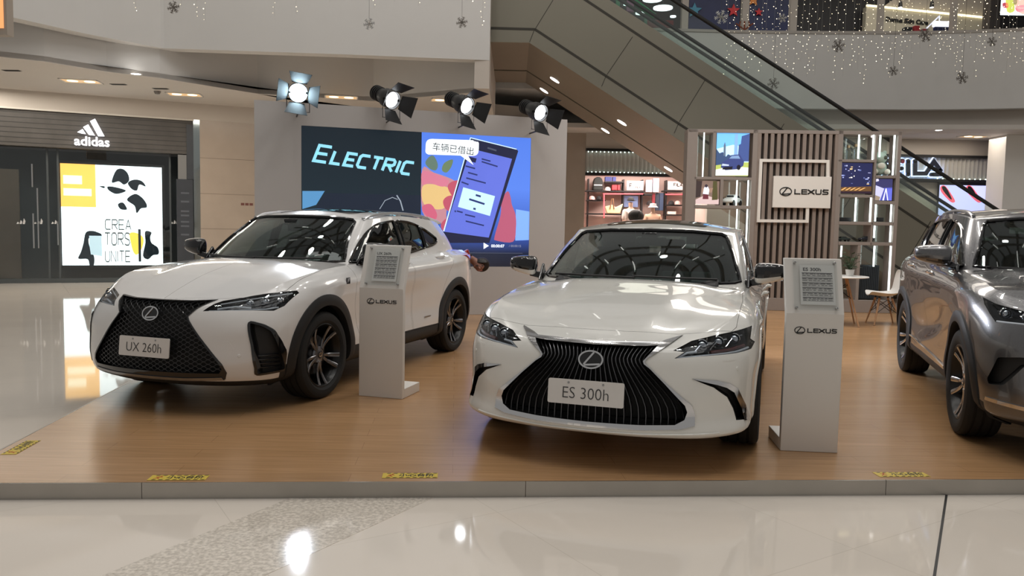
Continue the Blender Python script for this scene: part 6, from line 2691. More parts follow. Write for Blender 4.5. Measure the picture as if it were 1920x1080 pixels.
# ------------------------------------------------------------------ grown figures
def skin_mesh(joints, edges, radii, sub=2):
    me = bpy.data.meshes.new('figure')
    me.from_pydata([tuple(j) for j in joints], edges, [])
    o = bpy.data.objects.new('figure', me)
    COL.objects.link(o)
    sk = o.modifiers.new('skin', 'SKIN')
    for i, r in enumerate(radii):
        v = me.skin_vertices[0].data[i]
        v.radius = (r, r) if not isinstance(r, tuple) else r
        v.use_root = i == 0
    s = o.modifiers.new('sub', 'SUBSURF')
    s.levels = s.render_levels = sub
    bpy.context.view_layer.update()
    m2 = bpy.data.meshes.new_from_object(o.evaluated_get(bpy.context.evaluated_depsgraph_get()))
    bpy.data.objects.remove(o)
    for p in m2.polygons:
        p.use_smooth = True
    return m2


def build_person():
    """someone bending forward behind the white crossover; only the head shows past its tail"""
    c = at_z(846, 604, PT)
    t = thing('person', 'dark-haired person bending down behind the tail of the white crossover', 'person', (c.x, c.y, PT), 0)
    J = dict(pel=(-.10, .05, .86), abd=(.0, .0, .95), chest=(.16, -.03, .98), neck=(.30, -.05, .90), head0=(.335, -.055, .87), head1=(.405, -.065, .80), head2=(.44, -.07, .76))
    names = ['pel', 'abd', 'chest', 'neck', 'head0', 'head1', 'head2']
    joints = [J[n] for n in names]
    radii = [.13, .125, .13, .052, .06, .085, .06]
    edges = [(0, 1), (1, 2), (2, 3), (3, 4), (4, 5), (5, 6)]

    def limb(start, pts, rs):
        i = start
        for p, r in zip(pts, rs):
            joints.append(p)
            radii.append(r)
            edges.append((i, len(joints) - 1))
            i = len(joints) - 1
        return i
    hands = []
    for s in (1, -1):
        y = s * .17
        limb(0, [(-.10, .05 + s * .10, .80), (.0, .03 + s * .11, .45), (-.06, .05 + s * .11, .09), (.08, .03 + s * .12, .03)], [.10, .062, .042, .038])
        k = limb(2, [(.19, -.03 + y, .94), (.10, -.08 + y * 1.25, .74), (.06, -.10 + y * 1.1, .50), (.06, -.11 + y * 1.08, .43)], [.066, .043, .032, .034])
        hands.append(k)
    for k in hands:
        x, y, z = joints[k]
        for q in range(5):
            f = (q - 2) * .018
            th = q == 4
            limb(k, [(x + (.03 if th else .005), y + f, z - (.03 if th else .045)), (x + .02, y + f * 1.1, z - (.06 if th else .085 - abs(q - 1.5) * .006))], [.009, .008])
    me = skin_mesh(joints, edges, radii)
    for v in me.vertices:
        pass
    o = link_mesh(me, 'body', t, [W['skin']])
    # clothes: dark top and trousers hugging the body
    cl_j = [J['pel'], J['abd'], J['chest'], (.27, -.045, .92)]
    cl_e = [(0, 1), (1, 2), (2, 3)]
    cl_r = [.145, .142, .148, .075]
    for s in (1, -1):
        y = s * .17
        b = len(cl_j)
        cl_j += [(.19, -.03 + y, .94), (.10, -.08 + y * 1.25, .74), (.065, -.10 + y * 1.1, .53)]
        cl_r += [.08, .056, .045]
        cl_e += [(2, b), (b, b + 1), (b + 1, b + 2)]
    link_mesh(skin_mesh(cl_j, cl_e, cl_r), 'jacket', t, [mat('cloth_black', (.015, .015, .018), .8)])
    tr_j, tr_e, tr_r = [J['pel']], [], [.142]
    for s in (1, -1):
        b = len(tr_j)
        tr_j += [(-.10, .05 + s * .10, .80), (.0, .03 + s * .11, .45), (-.06, .05 + s * .11, .10)]
        tr_r += [.112, .075, .06]
        tr_e += [(0, b), (b, b + 1), (b + 1, b + 2)]
    link_mesh(skin_mesh(tr_j, tr_e, tr_r), 'trousers', t, [mat('cloth_navy', (.02, .022, .03), .8)])
    d = (Vector(J['head2']) - Vector(J['head0'])).normalized()
    hc = Vector((.41, -.06, .815))
    hr = MB()
    hr.sphere((0, 0, 0), .105, 20, s=(1, 1, 1))
    for v in hr.v:
        v.x *= 1.05
        if v.y < -.03 and v.z < .03:
            v.y = -.03 + (v.y + .03) * .35
    hr.xf(Matrix.Translation(hc + Vector((.015, .022, .02))))
    hr.build('hair', W['hair'], t, smooth=True)
    # face turned to the camera side, chin low
    fc = MB()
    fc.tube([hc + Vector((-.02, -.098, -.01)), hc + Vector((-.005, -.112, -.035))], [.009, .014], 8)
    fc.build('nose', W['skin'], t, smooth=True)
    for q in (-.045, .03):
        e = MB()
        e.sphere(hc + Vector((q + .0, -.083, .008)), .012, 10, s=(1.3, .6, .7))
        e.build('eye', W['hair'], t, smooth=True)
    mo = MB()
    mo.tube([hc + Vector((-.03, -.088, -.06)), hc + Vector((.0, -.094, -.063)), hc + Vector((.03, -.086, -.06))], .006, 6)
    mo.build('mouth', mat('lip', (.30, .10, .08), .5), t, smooth=True)
    for sy in (1,):
        e = MB()
        e.sphere(hc + Vector((-.085, -.03, .0)), .03, 12, s=(.45, .8, 1.1))
        e.build('ear', W['skin'], t, smooth=True)
# ------------------------------------------------------------------ left shop front under the gallery
STP = Pl((-10.265, 17.713), 24.4)
ZC, ZF = 4.22, 4.78
FIP = Pl((0, 23.3), 0.0)


def build_left_shop():
    P = STP
    R = P.rect
    t = thing('sports_shop', 'dark sports shop front with a glowing poster under the left gallery', 'shop front', (0, 0, 0))
    sl = P(-420, 300)[0]
    sr = P(364, 300)[0]
    zb, zl0, zl1 = 0.0, P(200, 281)[1], P(200, 213)[1]
    # bulkhead above
    m = MB()
    m.box((sl, zl1, -.6), (P(1000, 300)[0], ZC + .6, 0))
    m.xf(P.M())
    struct(m.build('wall_left', W['wall2'], None))
    m = MB()
    m.box((sl, zl1 - .035, -.02), (sr, zl1, .03))
    m.xf(P.M())
    struct(m.build('trim_3', mat('pale_edge', (.62, .58, .52), .4), None))
    # lintel with grain
    m = MB()
    m.box((sl, zl0, -.45), (sr, zl1 - .035, -.04))
    m.xf(P.M())
    lintel = m.build('lintel', mat('grey_timber', (.075, .068, .062), .5, var=.35, vscale=3), t)
    g = MB()
    for i in range(7):
        z = zl0 + (zl1 - zl0) * (i + .6) / 7.5
        g.box((sl, z, -.0405), (sr, z + .012, -.036))
    g.xf(P.M())
    g.build('lintel_boards', W['dark'], lintel)
    # sign
    wh = emis('sign_white', (.95, .95, 1.0), 1.6)
    bars = MB()
    k = 3.0
    for q in ([(507, 683), (535, 669), (588, 767), (553, 767)], [(468, 716), (497, 701), (534, 763), (500, 767 - 8)], [(436, 744), (466, 727), (483, 754), (462, 752)]):
        bars.prism(P.poly(q, (0, 0), k), .0, .05, 'z')
    bars.xf(P.M())
    bars.build('sign_mark', wh, t)
    a, b = P(138, 263), P(207, 266)
    text('adidas', (b[0] - a[0]) / 2.55, wh, 'sign_lettering', t, P.M((a[0] + b[0]) / 2, (a[1] + b[1]) / 2 - .02, .02), depth=.05, bold=.004, sx=1.0)
    # back of the shop and the display window
    m = MB()
    m.box((sl, 0, -1.2), (sr, zl0, -1.1))
    m.xf(P.M())
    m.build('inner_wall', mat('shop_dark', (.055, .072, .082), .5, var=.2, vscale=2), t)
    m = MB()
    m.box((P(-30, 300)[0], 0, -.50), (P(29, 300)[0], P(15, 315)[1], -.40))
    m.xf(P.M())
    m.build('timber_panel', mat('panel_brown', (.10, .082, .065), .5, var=.2, vscale=3), t)
    m = MB()
    for x in (88, 108, 320):
        s = P(x, 400)[0]
        m.box((s - .02, 0, -.30), (s + .02, zl0, -.26))
    m.box((sl, 0, -.34), (sr, .10, -.24))
    m.xf(P.M())
    m.build('window_frame', mat('frame_grey', (.07, .08, .085), .4), t)
    for x0, x1 in ((-200, 88), (88, 320)):
        m = MB()
        m.box((P(x0, 400)[0], .05, -.285), (P(x1, 400)[0], zl0, -.277))
        m.xf(P.M())
        m.build('window_pane', W['pane'], t)
    for x, y0, y1 in ((58, 306, 350), (70, 352, 466), (61, 400, 466), (107, 420, 460)):
        s, z0 = P(x, y1)
        z1 = P(x, y0)[1]
        m = MB()
        m.tube([(s, z0, -.24), (s, z1, -.24)], .016, 8)
        m.xf(P.M())
        m.build('door_pull', mat('pull_steel', (.6, .62, .64), .3, 1), t, smooth=True)
    for x in (37, 70, 103, 329):
        s, z = P(x, 415)
        m = MB()
        for i, h in enumerate((.05, .09, .13)):
            m.prism([(s - .10 + i * .06, z - .06), (s - .06 + i * .06, z - .06), (s - .045 + i * .06, z - .06 + h * .5), (s - .075 + i * .06, z - .06 + h)], -.272, -.270, 'z')
        m.xf(P.M())
        m.build('window_mark', mat('decal_white', (.6, .6, .6), .5), t)
    # glowing poster
    bx = thing('poster_lightbox', 'tall glowing white and orange poster in the dark shop window', 'light box', (0, 0, 0))
    q = P.poly([(110, 303), (304.5, 312.5), (305, 487), (112, 512)])
    P2 = P
    s0, s1 = (q[0][0] + q[3][0]) / 2, (q[1][0] + q[2][0]) / 2
    z1, z0 = (q[0][1] + q[1][1]) / 2, (q[2][1] + q[3][1]) / 2
    m = MB()
    m.box((s0 - .06, z0 - .06, -.75), (s1 + .06, z1 + .06, -.46))
    m.xf(P.M())
    m.build('box_case', W['black'], bx)
    m = MB()
    m.box((s0, z0, -.46), (s1, z1, -.455))
    m.xf(P.M())
    face = m.build('poster_face', emis('poster_white', (.86, .97, 1.0), 1.9), bx)
    Wd, Hd = s1 - s0, z1 - z0

    def art(pts, mt, off, sm=0):
        pp = [(s0 + x / 780 * Wd, z1 - y / 830 * Hd) for x, y in pts]
        if sm:
            pp = smooth_loop(pp, sm)
        mb = MB()
        mb.prism(pp, off, off + .001, 'z')
        mb.xf(P.M())
        mb.build('poster_art', mt, face)
    org = emis('poster_orange', (1.0, .52, .10), 1.5)
    navy = mat('poster_navy', (.012, .03, .05), .5)
    yel = emis('poster_yellow', (.9, .62, .08), 1.3)
    art([(0, 0), (262, 0), (262, 350), (0, 350)], org, -.454)
    art([(20, 95), (160, 95), (160, 165), (20, 165)], emis('poster_pale', (1, .86, .55), 1.8), -.4525)
    art([(20, 200), (230, 200), (230, 260), (20, 260)], emis('poster_pale', (1, .86, .55), 1.8), -.4525)
    for pts in ([(385, 140), (420, 40), (470, 25), (510, 60), (520, 120), (480, 155), (440, 130)], [(510, 140), (560, 110), (620, 120), (650, 165), (600, 150), (580, 200), (540, 190)], [(355, 175), (420, 180), (495, 205), (420, 235), (360, 205)],
                [(500, 280), (560, 230), (610, 250), (650, 300), (655, 340), (610, 350), (575, 390), (560, 330)], [(430, 320), (470, 305), (500, 360), (450, 360)], [(290, 175), (330, 175), (325, 190)],
                [(180, 560), (230, 545), (280, 560), (300, 575), (290, 600), (210, 600), (200, 640), (215, 700), (240, 760), (235, 830), (205, 835), (190, 780), (120, 775), (140, 720), (160, 650)], [(560, 20), (600, 20), (590, 40)][:0] or [(640, 545), (690, 550), (680, 590), (690, 640), (740, 680), (745, 735), (700, 745), (660, 780), (620, 750), (640, 640)]):
        art(pts, navy, -.452, 4)
    art([(585, 525), (605, 525), (605, 800), (585, 800)], navy, -.4505)
    art([(520, 560), (580, 560), (625, 600), (615, 680), (575, 740), (545, 720), (525, 640)], yel, -.4515, 4)
    art([(205, 585), (300, 585), (300, 755), (215, 740), (205, 660)], emis('poster_grey', (.55, .72, .80), 1.0), -.4515)
    letters = MB()
    sc = Wd / 780
    for w_, x0, x1, y, h in (('CREA', 330, 530, 530, 80), ('TORS', 325, 520, 660, 100), ('UNITE', 325, 520, 800, 90)):
        fit_word(letters, w_, (s0 + x0 * sc, z1 - y / 830 * Hd), (s0 + x1 * sc, z1 - y / 830 * Hd), h / 830 * Hd, .11, .001)
    letters.xf(P.M(off=-.4495))
    letters.build('poster_lettering', mat('poster_ink', (.10, .13, .13), .6), face)
    # right end of the shop front
    m = MB()
    quad_box(m, R(350, 234, 363, 336), -.3, -.02)
    quad_box(m, R(332, 336, 363, 512), -.3, -.03)
    m.xf(P.M())
    m.build('end_panel', mat('end_slate', (.045, .05, .06), .4, var=.2, vscale=4), t)
    m = MB()
    quad_box(m, R(334, 290, 350, 336), -.3, -.04)
    m.xf(P.M())
    m.build('grey_panel', mat('panel_grey', (.20, .20, .20), .4), t)
    for y in (362, 378, 396, 404, 416, 424, 440):
        mk = MB()
        s, z = P(347, y)
        mk.box((s - .09, z - .02, -.03), (s + .09, z + .02, -.027))
        mk.xf(P.M())
        mk.build('panel_line', mat('mark_grey', (.10, .11, .13), .5), t)
    m = MB()
    a, b = P(364, 400)[0], P(376, 400)[0]
    m.box((a, 0, -.3), (b, zl1, -.01))
    m.xf(P.M())
    struct(m.build('trim_4', mat('mirror_strip', (.5, .55, .54), .08, 1.0), None))
    m = MB()
    m.box((b, 0, -.5), (P(1000, 300)[0], zl1, .0))
    m.xf(P.M())
    struct(m.build('wall_left_stone', W['stone'], None))
    m = MB()
    for y in (299, 365, 430):
        z = P(430, y)[1]
        m.box((b, z, .0), (P(560, 300)[0], z + .012, .0015))
    m.xf(P.M())
    struct(m.build('trim_5', mat('stone_joint', (.20, .16, .13), .6), None))
    s, z = P(463, 383)
    m = MB()
    for i in range(3):
        m.box((s - .14 + i * .10, z - .03, .0), (s - .06 + i * .10, z + .03, .004))
    m.xf(P.M())
    tag(m.build('wall_notice', mat('notice_brown', (.16, .06, .05), .6), None), 'small brown notice on the beige stone wall beside the video wall', 'sign')


def poly_slab(pts, z0, z1, name, m):
    mb = MB()
    mb.prism([(p.x, p.y) for p in pts], z0, z1, 'z')
    return struct(mb.build(name, m))


def wall_run(pts, z0, z1, th, name, m, smooth=False):
    """upright wall along ground points, thickness behind it"""
    mb = MB()
    rows = []
    n = len(pts)
    for i in range(n):
        a, b = pts[max(0, i - 1)], pts[min(n - 1, i + 1)]
        d = Vector((b.x - a.x, b.y - a.y, 0)).normalized()
        nn = Vector((-d.y, d.x, 0)) * th
        p = Vector((pts[i].x, pts[i].y, 0))
        rows.append([p + Vector((0, 0, z0)), p + Vector((0, 0, z1)), p + nn + Vector((0, 0, z1)), p + nn + Vector((0, 0, z0)), p + Vector((0, 0, z0))])
    mb.grid(rows)
    mb.add(rows[0][:4], [(0, 1, 2, 3)])
    mb.add(rows[-1][:4], [(0, 1, 2, 3)])
    return struct(mb.build(name, m, None, smooth=smooth, merge=1e-5, angle=40))


def catmull(pts, n=6):
    out = []
    k = len(pts)
    for i in range(k - 1):
        p0, p1, p2, p3 = pts[max(0, i - 1)], pts[i], pts[i + 1], pts[min(k - 1, i + 2)]
        for j in range(n):
            t = j / n
            out.append(.5 * ((2 * p1) + (p2 - p0) * t + (2 * p0 - 5 * p1 + 4 * p2 - p3) * t * t + (3 * p1 - p0 - 3 * p2 + p3) * t ** 3))
    out.append(pts[-1])
    return out


def build_galleries():
    # left gallery: fascia, recess and soffit
    f = [at_z(-260, -50, ZF), at_z(12, 30, ZF), at_z(160, 63, ZF), at_z(302, 90, ZF)]
    f2 = [at_z(308, 90.5, ZF), at_z(620, 101, ZF), at_z(918, 113, ZF)]
    run = f + f2
    wall_run(run, ZF, 9.5, .30, 'wall_upper_left', W['wall'])
    e = run[-1]
    s = [at_z(-260, 72, ZC), at_z(0, 107, ZC), at_z(83, 116, ZC), at_z(200, 135, ZC), at_z(300, 147, ZC), at_z(483, 176, ZC), at_z(700, 190, ZC)]
    rec = []
    for p in s:
        rec.append(Vector((p.x, max(p.y, 0), 0)))
    endp = Vector((e.x - .15, e.y + .42, 0))
    rec = [p for p in rec if p.x < endp.x - 1.5]
    rec.append(endp)
    wall_run(rec, ZC + .012, ZF + .5, .25, 'wall_recess_left', W['wall'])
    back = [STP.P + STP.u * STP(x, 150)[0] for x in (1000, 200, -420)]
    top_r = Vector((endp.x, endp.y + 9, 0))
    poly_slab(rec + [top_r] + back, ZC + .002, ZC + .10, 'ceiling_left', W['ceil'])
    poly_slab([p + Vector((0, .32, 0)) for p in run] + [Vector((e.x, e.y + 9, 0))] + back, ZF + .55, ZF + .75, 'ceiling_slab_left', W['wall'])
    # end return of the fascia
    mb = MB()
    mb.box((e.x - .30, e.y - .0, ZC), (e.x + .0, e.y + 5, 9.5))
    struct(mb.build('wall_end_left', W['wall2']))
    # right gallery: long curved parapet
    pr = [at_z(1180, 197, ZF), at_z(1400, 202, ZF), at_z(1600, 204.5, ZF), at_z(1760, 205, ZF), at_z(1920, 202.5, ZF), at_z(2120, 196, ZF)]
    pr = catmull([Vector((p.x, p.y, 0)) for p in pr], 8)
    zt = 6.74
    wall_run(pr, ZF, zt, .22, 'wall_upper_right', W['wall'], smooth=True)
    cap = [p + Vector((0, -.03, 0)) for p in pr]
    wall_run(cap, zt, zt + .07, .30, 'trim_6', mat('rail_cap', (.42, .39, .36), .4), smooth=True)
    rb = [p + Vector((0, .45, 0)) for p in pr]
    wall_run(rb, ZC, ZF + .4, .2, 'wall_recess_right', W['wall2'], smooth=True)
    poly_slab([rb[0], rb[-1], Vector((rb[-1].x + 1, 27, 0)), Vector((-3, 27, 0)), Vector((-3, rb[0].y, 0))], ZC + .002, ZC + .12, 'ceiling_back', W['ceil'])
    poly_slab([p + Vector((0, .25, 0)) for p in pr] + [Vector((22, 34, 0)), Vector((-6, 34, 0)), Vector((-6, pr[0].y, 0))], ZF + .41, ZF + .6, 'ceiling_slab_right', W['wall'])
    return run, pr, zt


def soffit_light(px, py, z, kind, label, group):
    p = at_z(px, py, z)
    t = thing('ceiling_light', label, 'ceiling light', (p.x, p.y, z), .2, group)
    if kind == 'round':
        m = MB()
        m.lathe([(.085, 0), (.11, 0), (.11, -.008), (.085, -.004)], 28, 'z', closed=True)
        m.build('trim_ring', W['white'], t, smooth=True)
        m = MB()
        m.lathe([(0, -.003), (.085, -.003), (.085, 0), (0, 0)], 28, 'z')
        m.build('lens', W['down'], t)
    else:
        m = MB()
        w, h = (.36, .22)
        for a, b in (((-w, -h), (w, -h + .03)), ((-w, h - .03), (w, h)), ((-w, -h), (-w + .03, h)), ((w - .03, -h), (w, h))):
            m.box((a[0], a[1], -.012), (b[0], b[1], .001))
        m.build('frame', W['white'], t)
        m = MB()
        m.box((-w + .03, -h + .03, -.004), (w - .03, h - .03, -.001))
        m.build('recess', mat('lamp_recess', (.55, .40, .24), .5, emit=(1, .62, .30), estr=.55), t)
        for x in (-.16, .16):
            m = MB()
            m.lathe([(0, -.012), (.10, -.010), (.10, -.003), (0, -.003)], 20, 'z', c=(x, 0, 0))
            m.build('lamp', W['warm'], t)
    return t


# ------------------------------------------------------------------ escalators
def build_escalator():
    Y0 = 16.6
    E = Pl((0, Y0), 0)

    def line(a, b):
        (x0, z0), (x1, z1) = E(*a), E(*b)
        m = (z1 - z0) / (x1 - x0)
        return lambda x: z0 + m * (x - x0), m
    top, mt = line((1150, 5), (1510, 240))
    bot, mb_ = line((992, 80), (1280, 267))
    hr, mh = line((1270, 0), (1640, 240))
    l1, _ = line((1098, 0), (1460, 240))
    l2, _ = line((1003, 55), (1285, 240))
    xk, zk = E(992, 80)
    zflat = E(930, 78)[1]
    xl = -1.3
    x_end = 9.6
    xb = xk + (zk - .02) / -mb_
    xt = xk - .35
    xtop = 2.0

    def truss(y0, y1, name, label):
        t = thing(name, label, 'escalator', (0, 0, 0))
        m = MB()
        zt_l = top(-.2)
        prof = [(xl, zk), (xk, zk), (xb, .02), (x_end + 1.6, .02), (x_end + 1.6, .10), (min(x_end + 1.6, 20), max(.12, top(x_end + 1.6))), (-.2, zt_l), (xl, zt_l)]
        m.prism(prof, y0, y1, 'y')
        # underside faces in the soffit shade
        for i, f in enumerate(m.f):
            zs = [m.v[k].z for k in f]
            ys = [m.v[k].y for k in f]
            if len(f) == 4 and max(ys) - min(ys) > .5:
                c = sum((m.v[k] for k in f), Vector()) / 4
                if c.z < bot(c.x) + .05 or (c.x < xk and abs(c.z - zk) < .05):
                    m.m[i] = 1
        m.build('truss', [W['esc'], W['esc_under']], t)
        return t
    t = truss(Y0, Y0 + 2.85, 'escalator', 'long escalator with olive grey side panels rising to the upper left behind the displays')
    t2 = truss(Y0 + 2.99, Y0 + 4.5, 'escalator', 'second escalator running alongside, its underside behind the near one')
    gr = mat('panel_gap', (.03, .027, .02), .6)

    def groove(pts, w=.05):
        g = MB()
        for a, b in zip(pts[:-1], pts[1:]):
            g.bar((a[0], Y0 - .001, a[1]), (b[0], Y0 - .001, b[1]), .006, w)
        g.build('panel_joint', gr, t)
    groove([(x, l1(x)) for x in (.8, 9.4)])
    k2 = E(1003, 55)
    groove([(xl, E(925, 52)[1]), k2, (9.0, l2(9.0))])
    for a, b in (((1037, 0), (1003, 55)), ((1001, 58), (993, 79)), ((1186, 69), (1138, 140)), ((1136, 143), (1128, 162)), ((1322, 150), (1274, 228)), ((1272, 232), (1264, 250)), ((1470, 232), (1420, 316)), ((1620, 330), (1570, 410)), ((1745, 415), (1700, 490))):
        groove([E(*a), E(*b)], .012)
    # balustrades and handrails
    x0, x1 = -.1, 11.0
    for y, own, zoff in ((Y0 + .12, t, 0), (Y0 + 1.62, t, 0), (Y0 + 2.02, t, 0), (Y0 + 3.1, t2, 0), (Y0 + 4.4, t2, 0)):
        g = MB()
        P = [(x0, top(x0) - .03), (x1, max(.15, top(x1) - .03)), (x1, hr(x1) - .03), (x0, hr(x0) - .03)]
        g.prism(P, y, y + .012, 'y')
        g.build('glass_balustrade', W['eglass'], own)
        h = MB()
        h.tube([(x0, y, hr(x0)), (x1, y, hr(x1)), (x1 + .35, y, hr(x1) - .12), (x1 + .45, y, hr(x1) - .35)], .04, 10, sx=1.0)
        h.build('handrail', W['rubber'], own, smooth=True)
    sk = MB()
    sk.bar((x0, Y0 + .15, top(x0) + .01), (x1, Y0 + .15, top(x1) + .01), .16, .03)
    sk.build('skirt_deck', mat('deck_bronze', (.27, .24, .20), .4, .5), t)
    # lamps in the soffit
    o = Vector((0, 0, CAM_H))
    for i, (px, py, own) in enumerate(((1040, 150, t), (1166, 230, t), (1020, 170, t2), (1135, 245, t2), (1253, 317, t2))):
        r = sight(px, py)
        # z = bot(x) along the ray
        z0, m = bot(0), mb_
        tt = (z0 - o.z) / (r.z - m * r.x)
        p = o + r * tt
        nrm = Vector((-m, 0, 1)).normalized()
        L = MB()
        L.lathe([(0, -.006), (.10, -.006), (.12, -.003), (.12, .01), (0, .01)], 24, 'z')
        q = nrm.to_track_quat('Z', 'Y').to_matrix().to_4x4()
        q.translation = p - nrm * .004
        L.xf(q)
        L.build('soffit_lamp', W['down'], own)
    return t


# ------------------------------------------------------------------ sports shop at the back
def figure_bust(loc, rz, label, top_col, hat):
    t = thing('mannequin', label, 'mannequin', loc, rz, None)
    j = [(0, 0, .95), (0, 0, 1.20), (0, 0, 1.38), (0, 0, 1.50), (0, 0, 1.58), (0, -.01, 1.68), (0, .19, 1.40), (0, .24, 1.14), (.10, .26, .92), (0, -.19, 1.40), (0, -.24, 1.14), (.10, -.26, .92), (0, .10, .86), (0, .11, .45), (0, .11, .05), (0, -.10, .86), (0, -.11, .45), (0, -.11, .05)]
    e = [(0, 1), (1, 2), (2, 3), (3, 4), (4, 5), (2, 6), (6, 7), (7, 8), (2, 9), (9, 10), (10, 11), (0, 12), (12, 13), (13, 14), (0, 15), (15, 16), (16, 17)]
    r = [.13, .12, .13, .05, .06, .085, .065, .045, .035, .065, .045, .035, .09, .06, .045, .09, .06, .045]
    link_mesh(skin_mesh(j, e, r, 1), 'body', t, [mat('mannequin_beige', (.50, .36, .28), .5)])
    cj = [j[0], j[1], j[2], (0, 0, 1.46), j[6], j[7], j[9], j[10]]
    ce = [(0, 1), (1, 2), (2, 3), (2, 4), (4, 5), (2, 6), (6, 7)]
    cr = [.16, .15, .16, .08, .09, .075, .09, .075]
    link_mesh(skin_mesh(cj, ce, cr, 1), 'jacket', t, [mat('cloth_%.2f_%.2f' % top_col[:2], top_col, .8)])
    h = MB()
    if hat == 'bucket':
        h.lathe([(.16, 1.68), (.11, 1.72), (.095, 1.80), (.0, 1.81)], 20, 'z')
        h.build('bucket_hat', mat('hat_grey', (.45, .47, .48), .8), t, smooth=True)
    else:
        h.lathe([(.098, 1.70), (.098, 1.74), (.06, 1.80), (0, 1.815)], 20, 'z')
        h.box((.05, -.06, 1.705), (.20, .06, 1.715))
        h.build('cap', mat('cap_black', (.012, .012, .014), .7), t, smooth=True)
    return t


def small_cap(loc, col, label, group='caps on the shop shelves'):
    t = thing('cap', label, 'cap', loc, -PI / 2, group)
    m = MB()
    m.lathe([(.10, 0), (.10, .04), (.085, .09), (.04, .125), (0, .13)], 20, 'z')
    mc = mat('capcloth_%.2f' % col[0], col, .8)
    m.build('crown', mc, t, smooth=True)
    b = MB()
    b.prism([(.05, -.085), (.15, -.07), (.19, 0), (.15, .07), (.05, .085)], 0, .012, 'z')
    b.build('visor', mc, t)
    return t


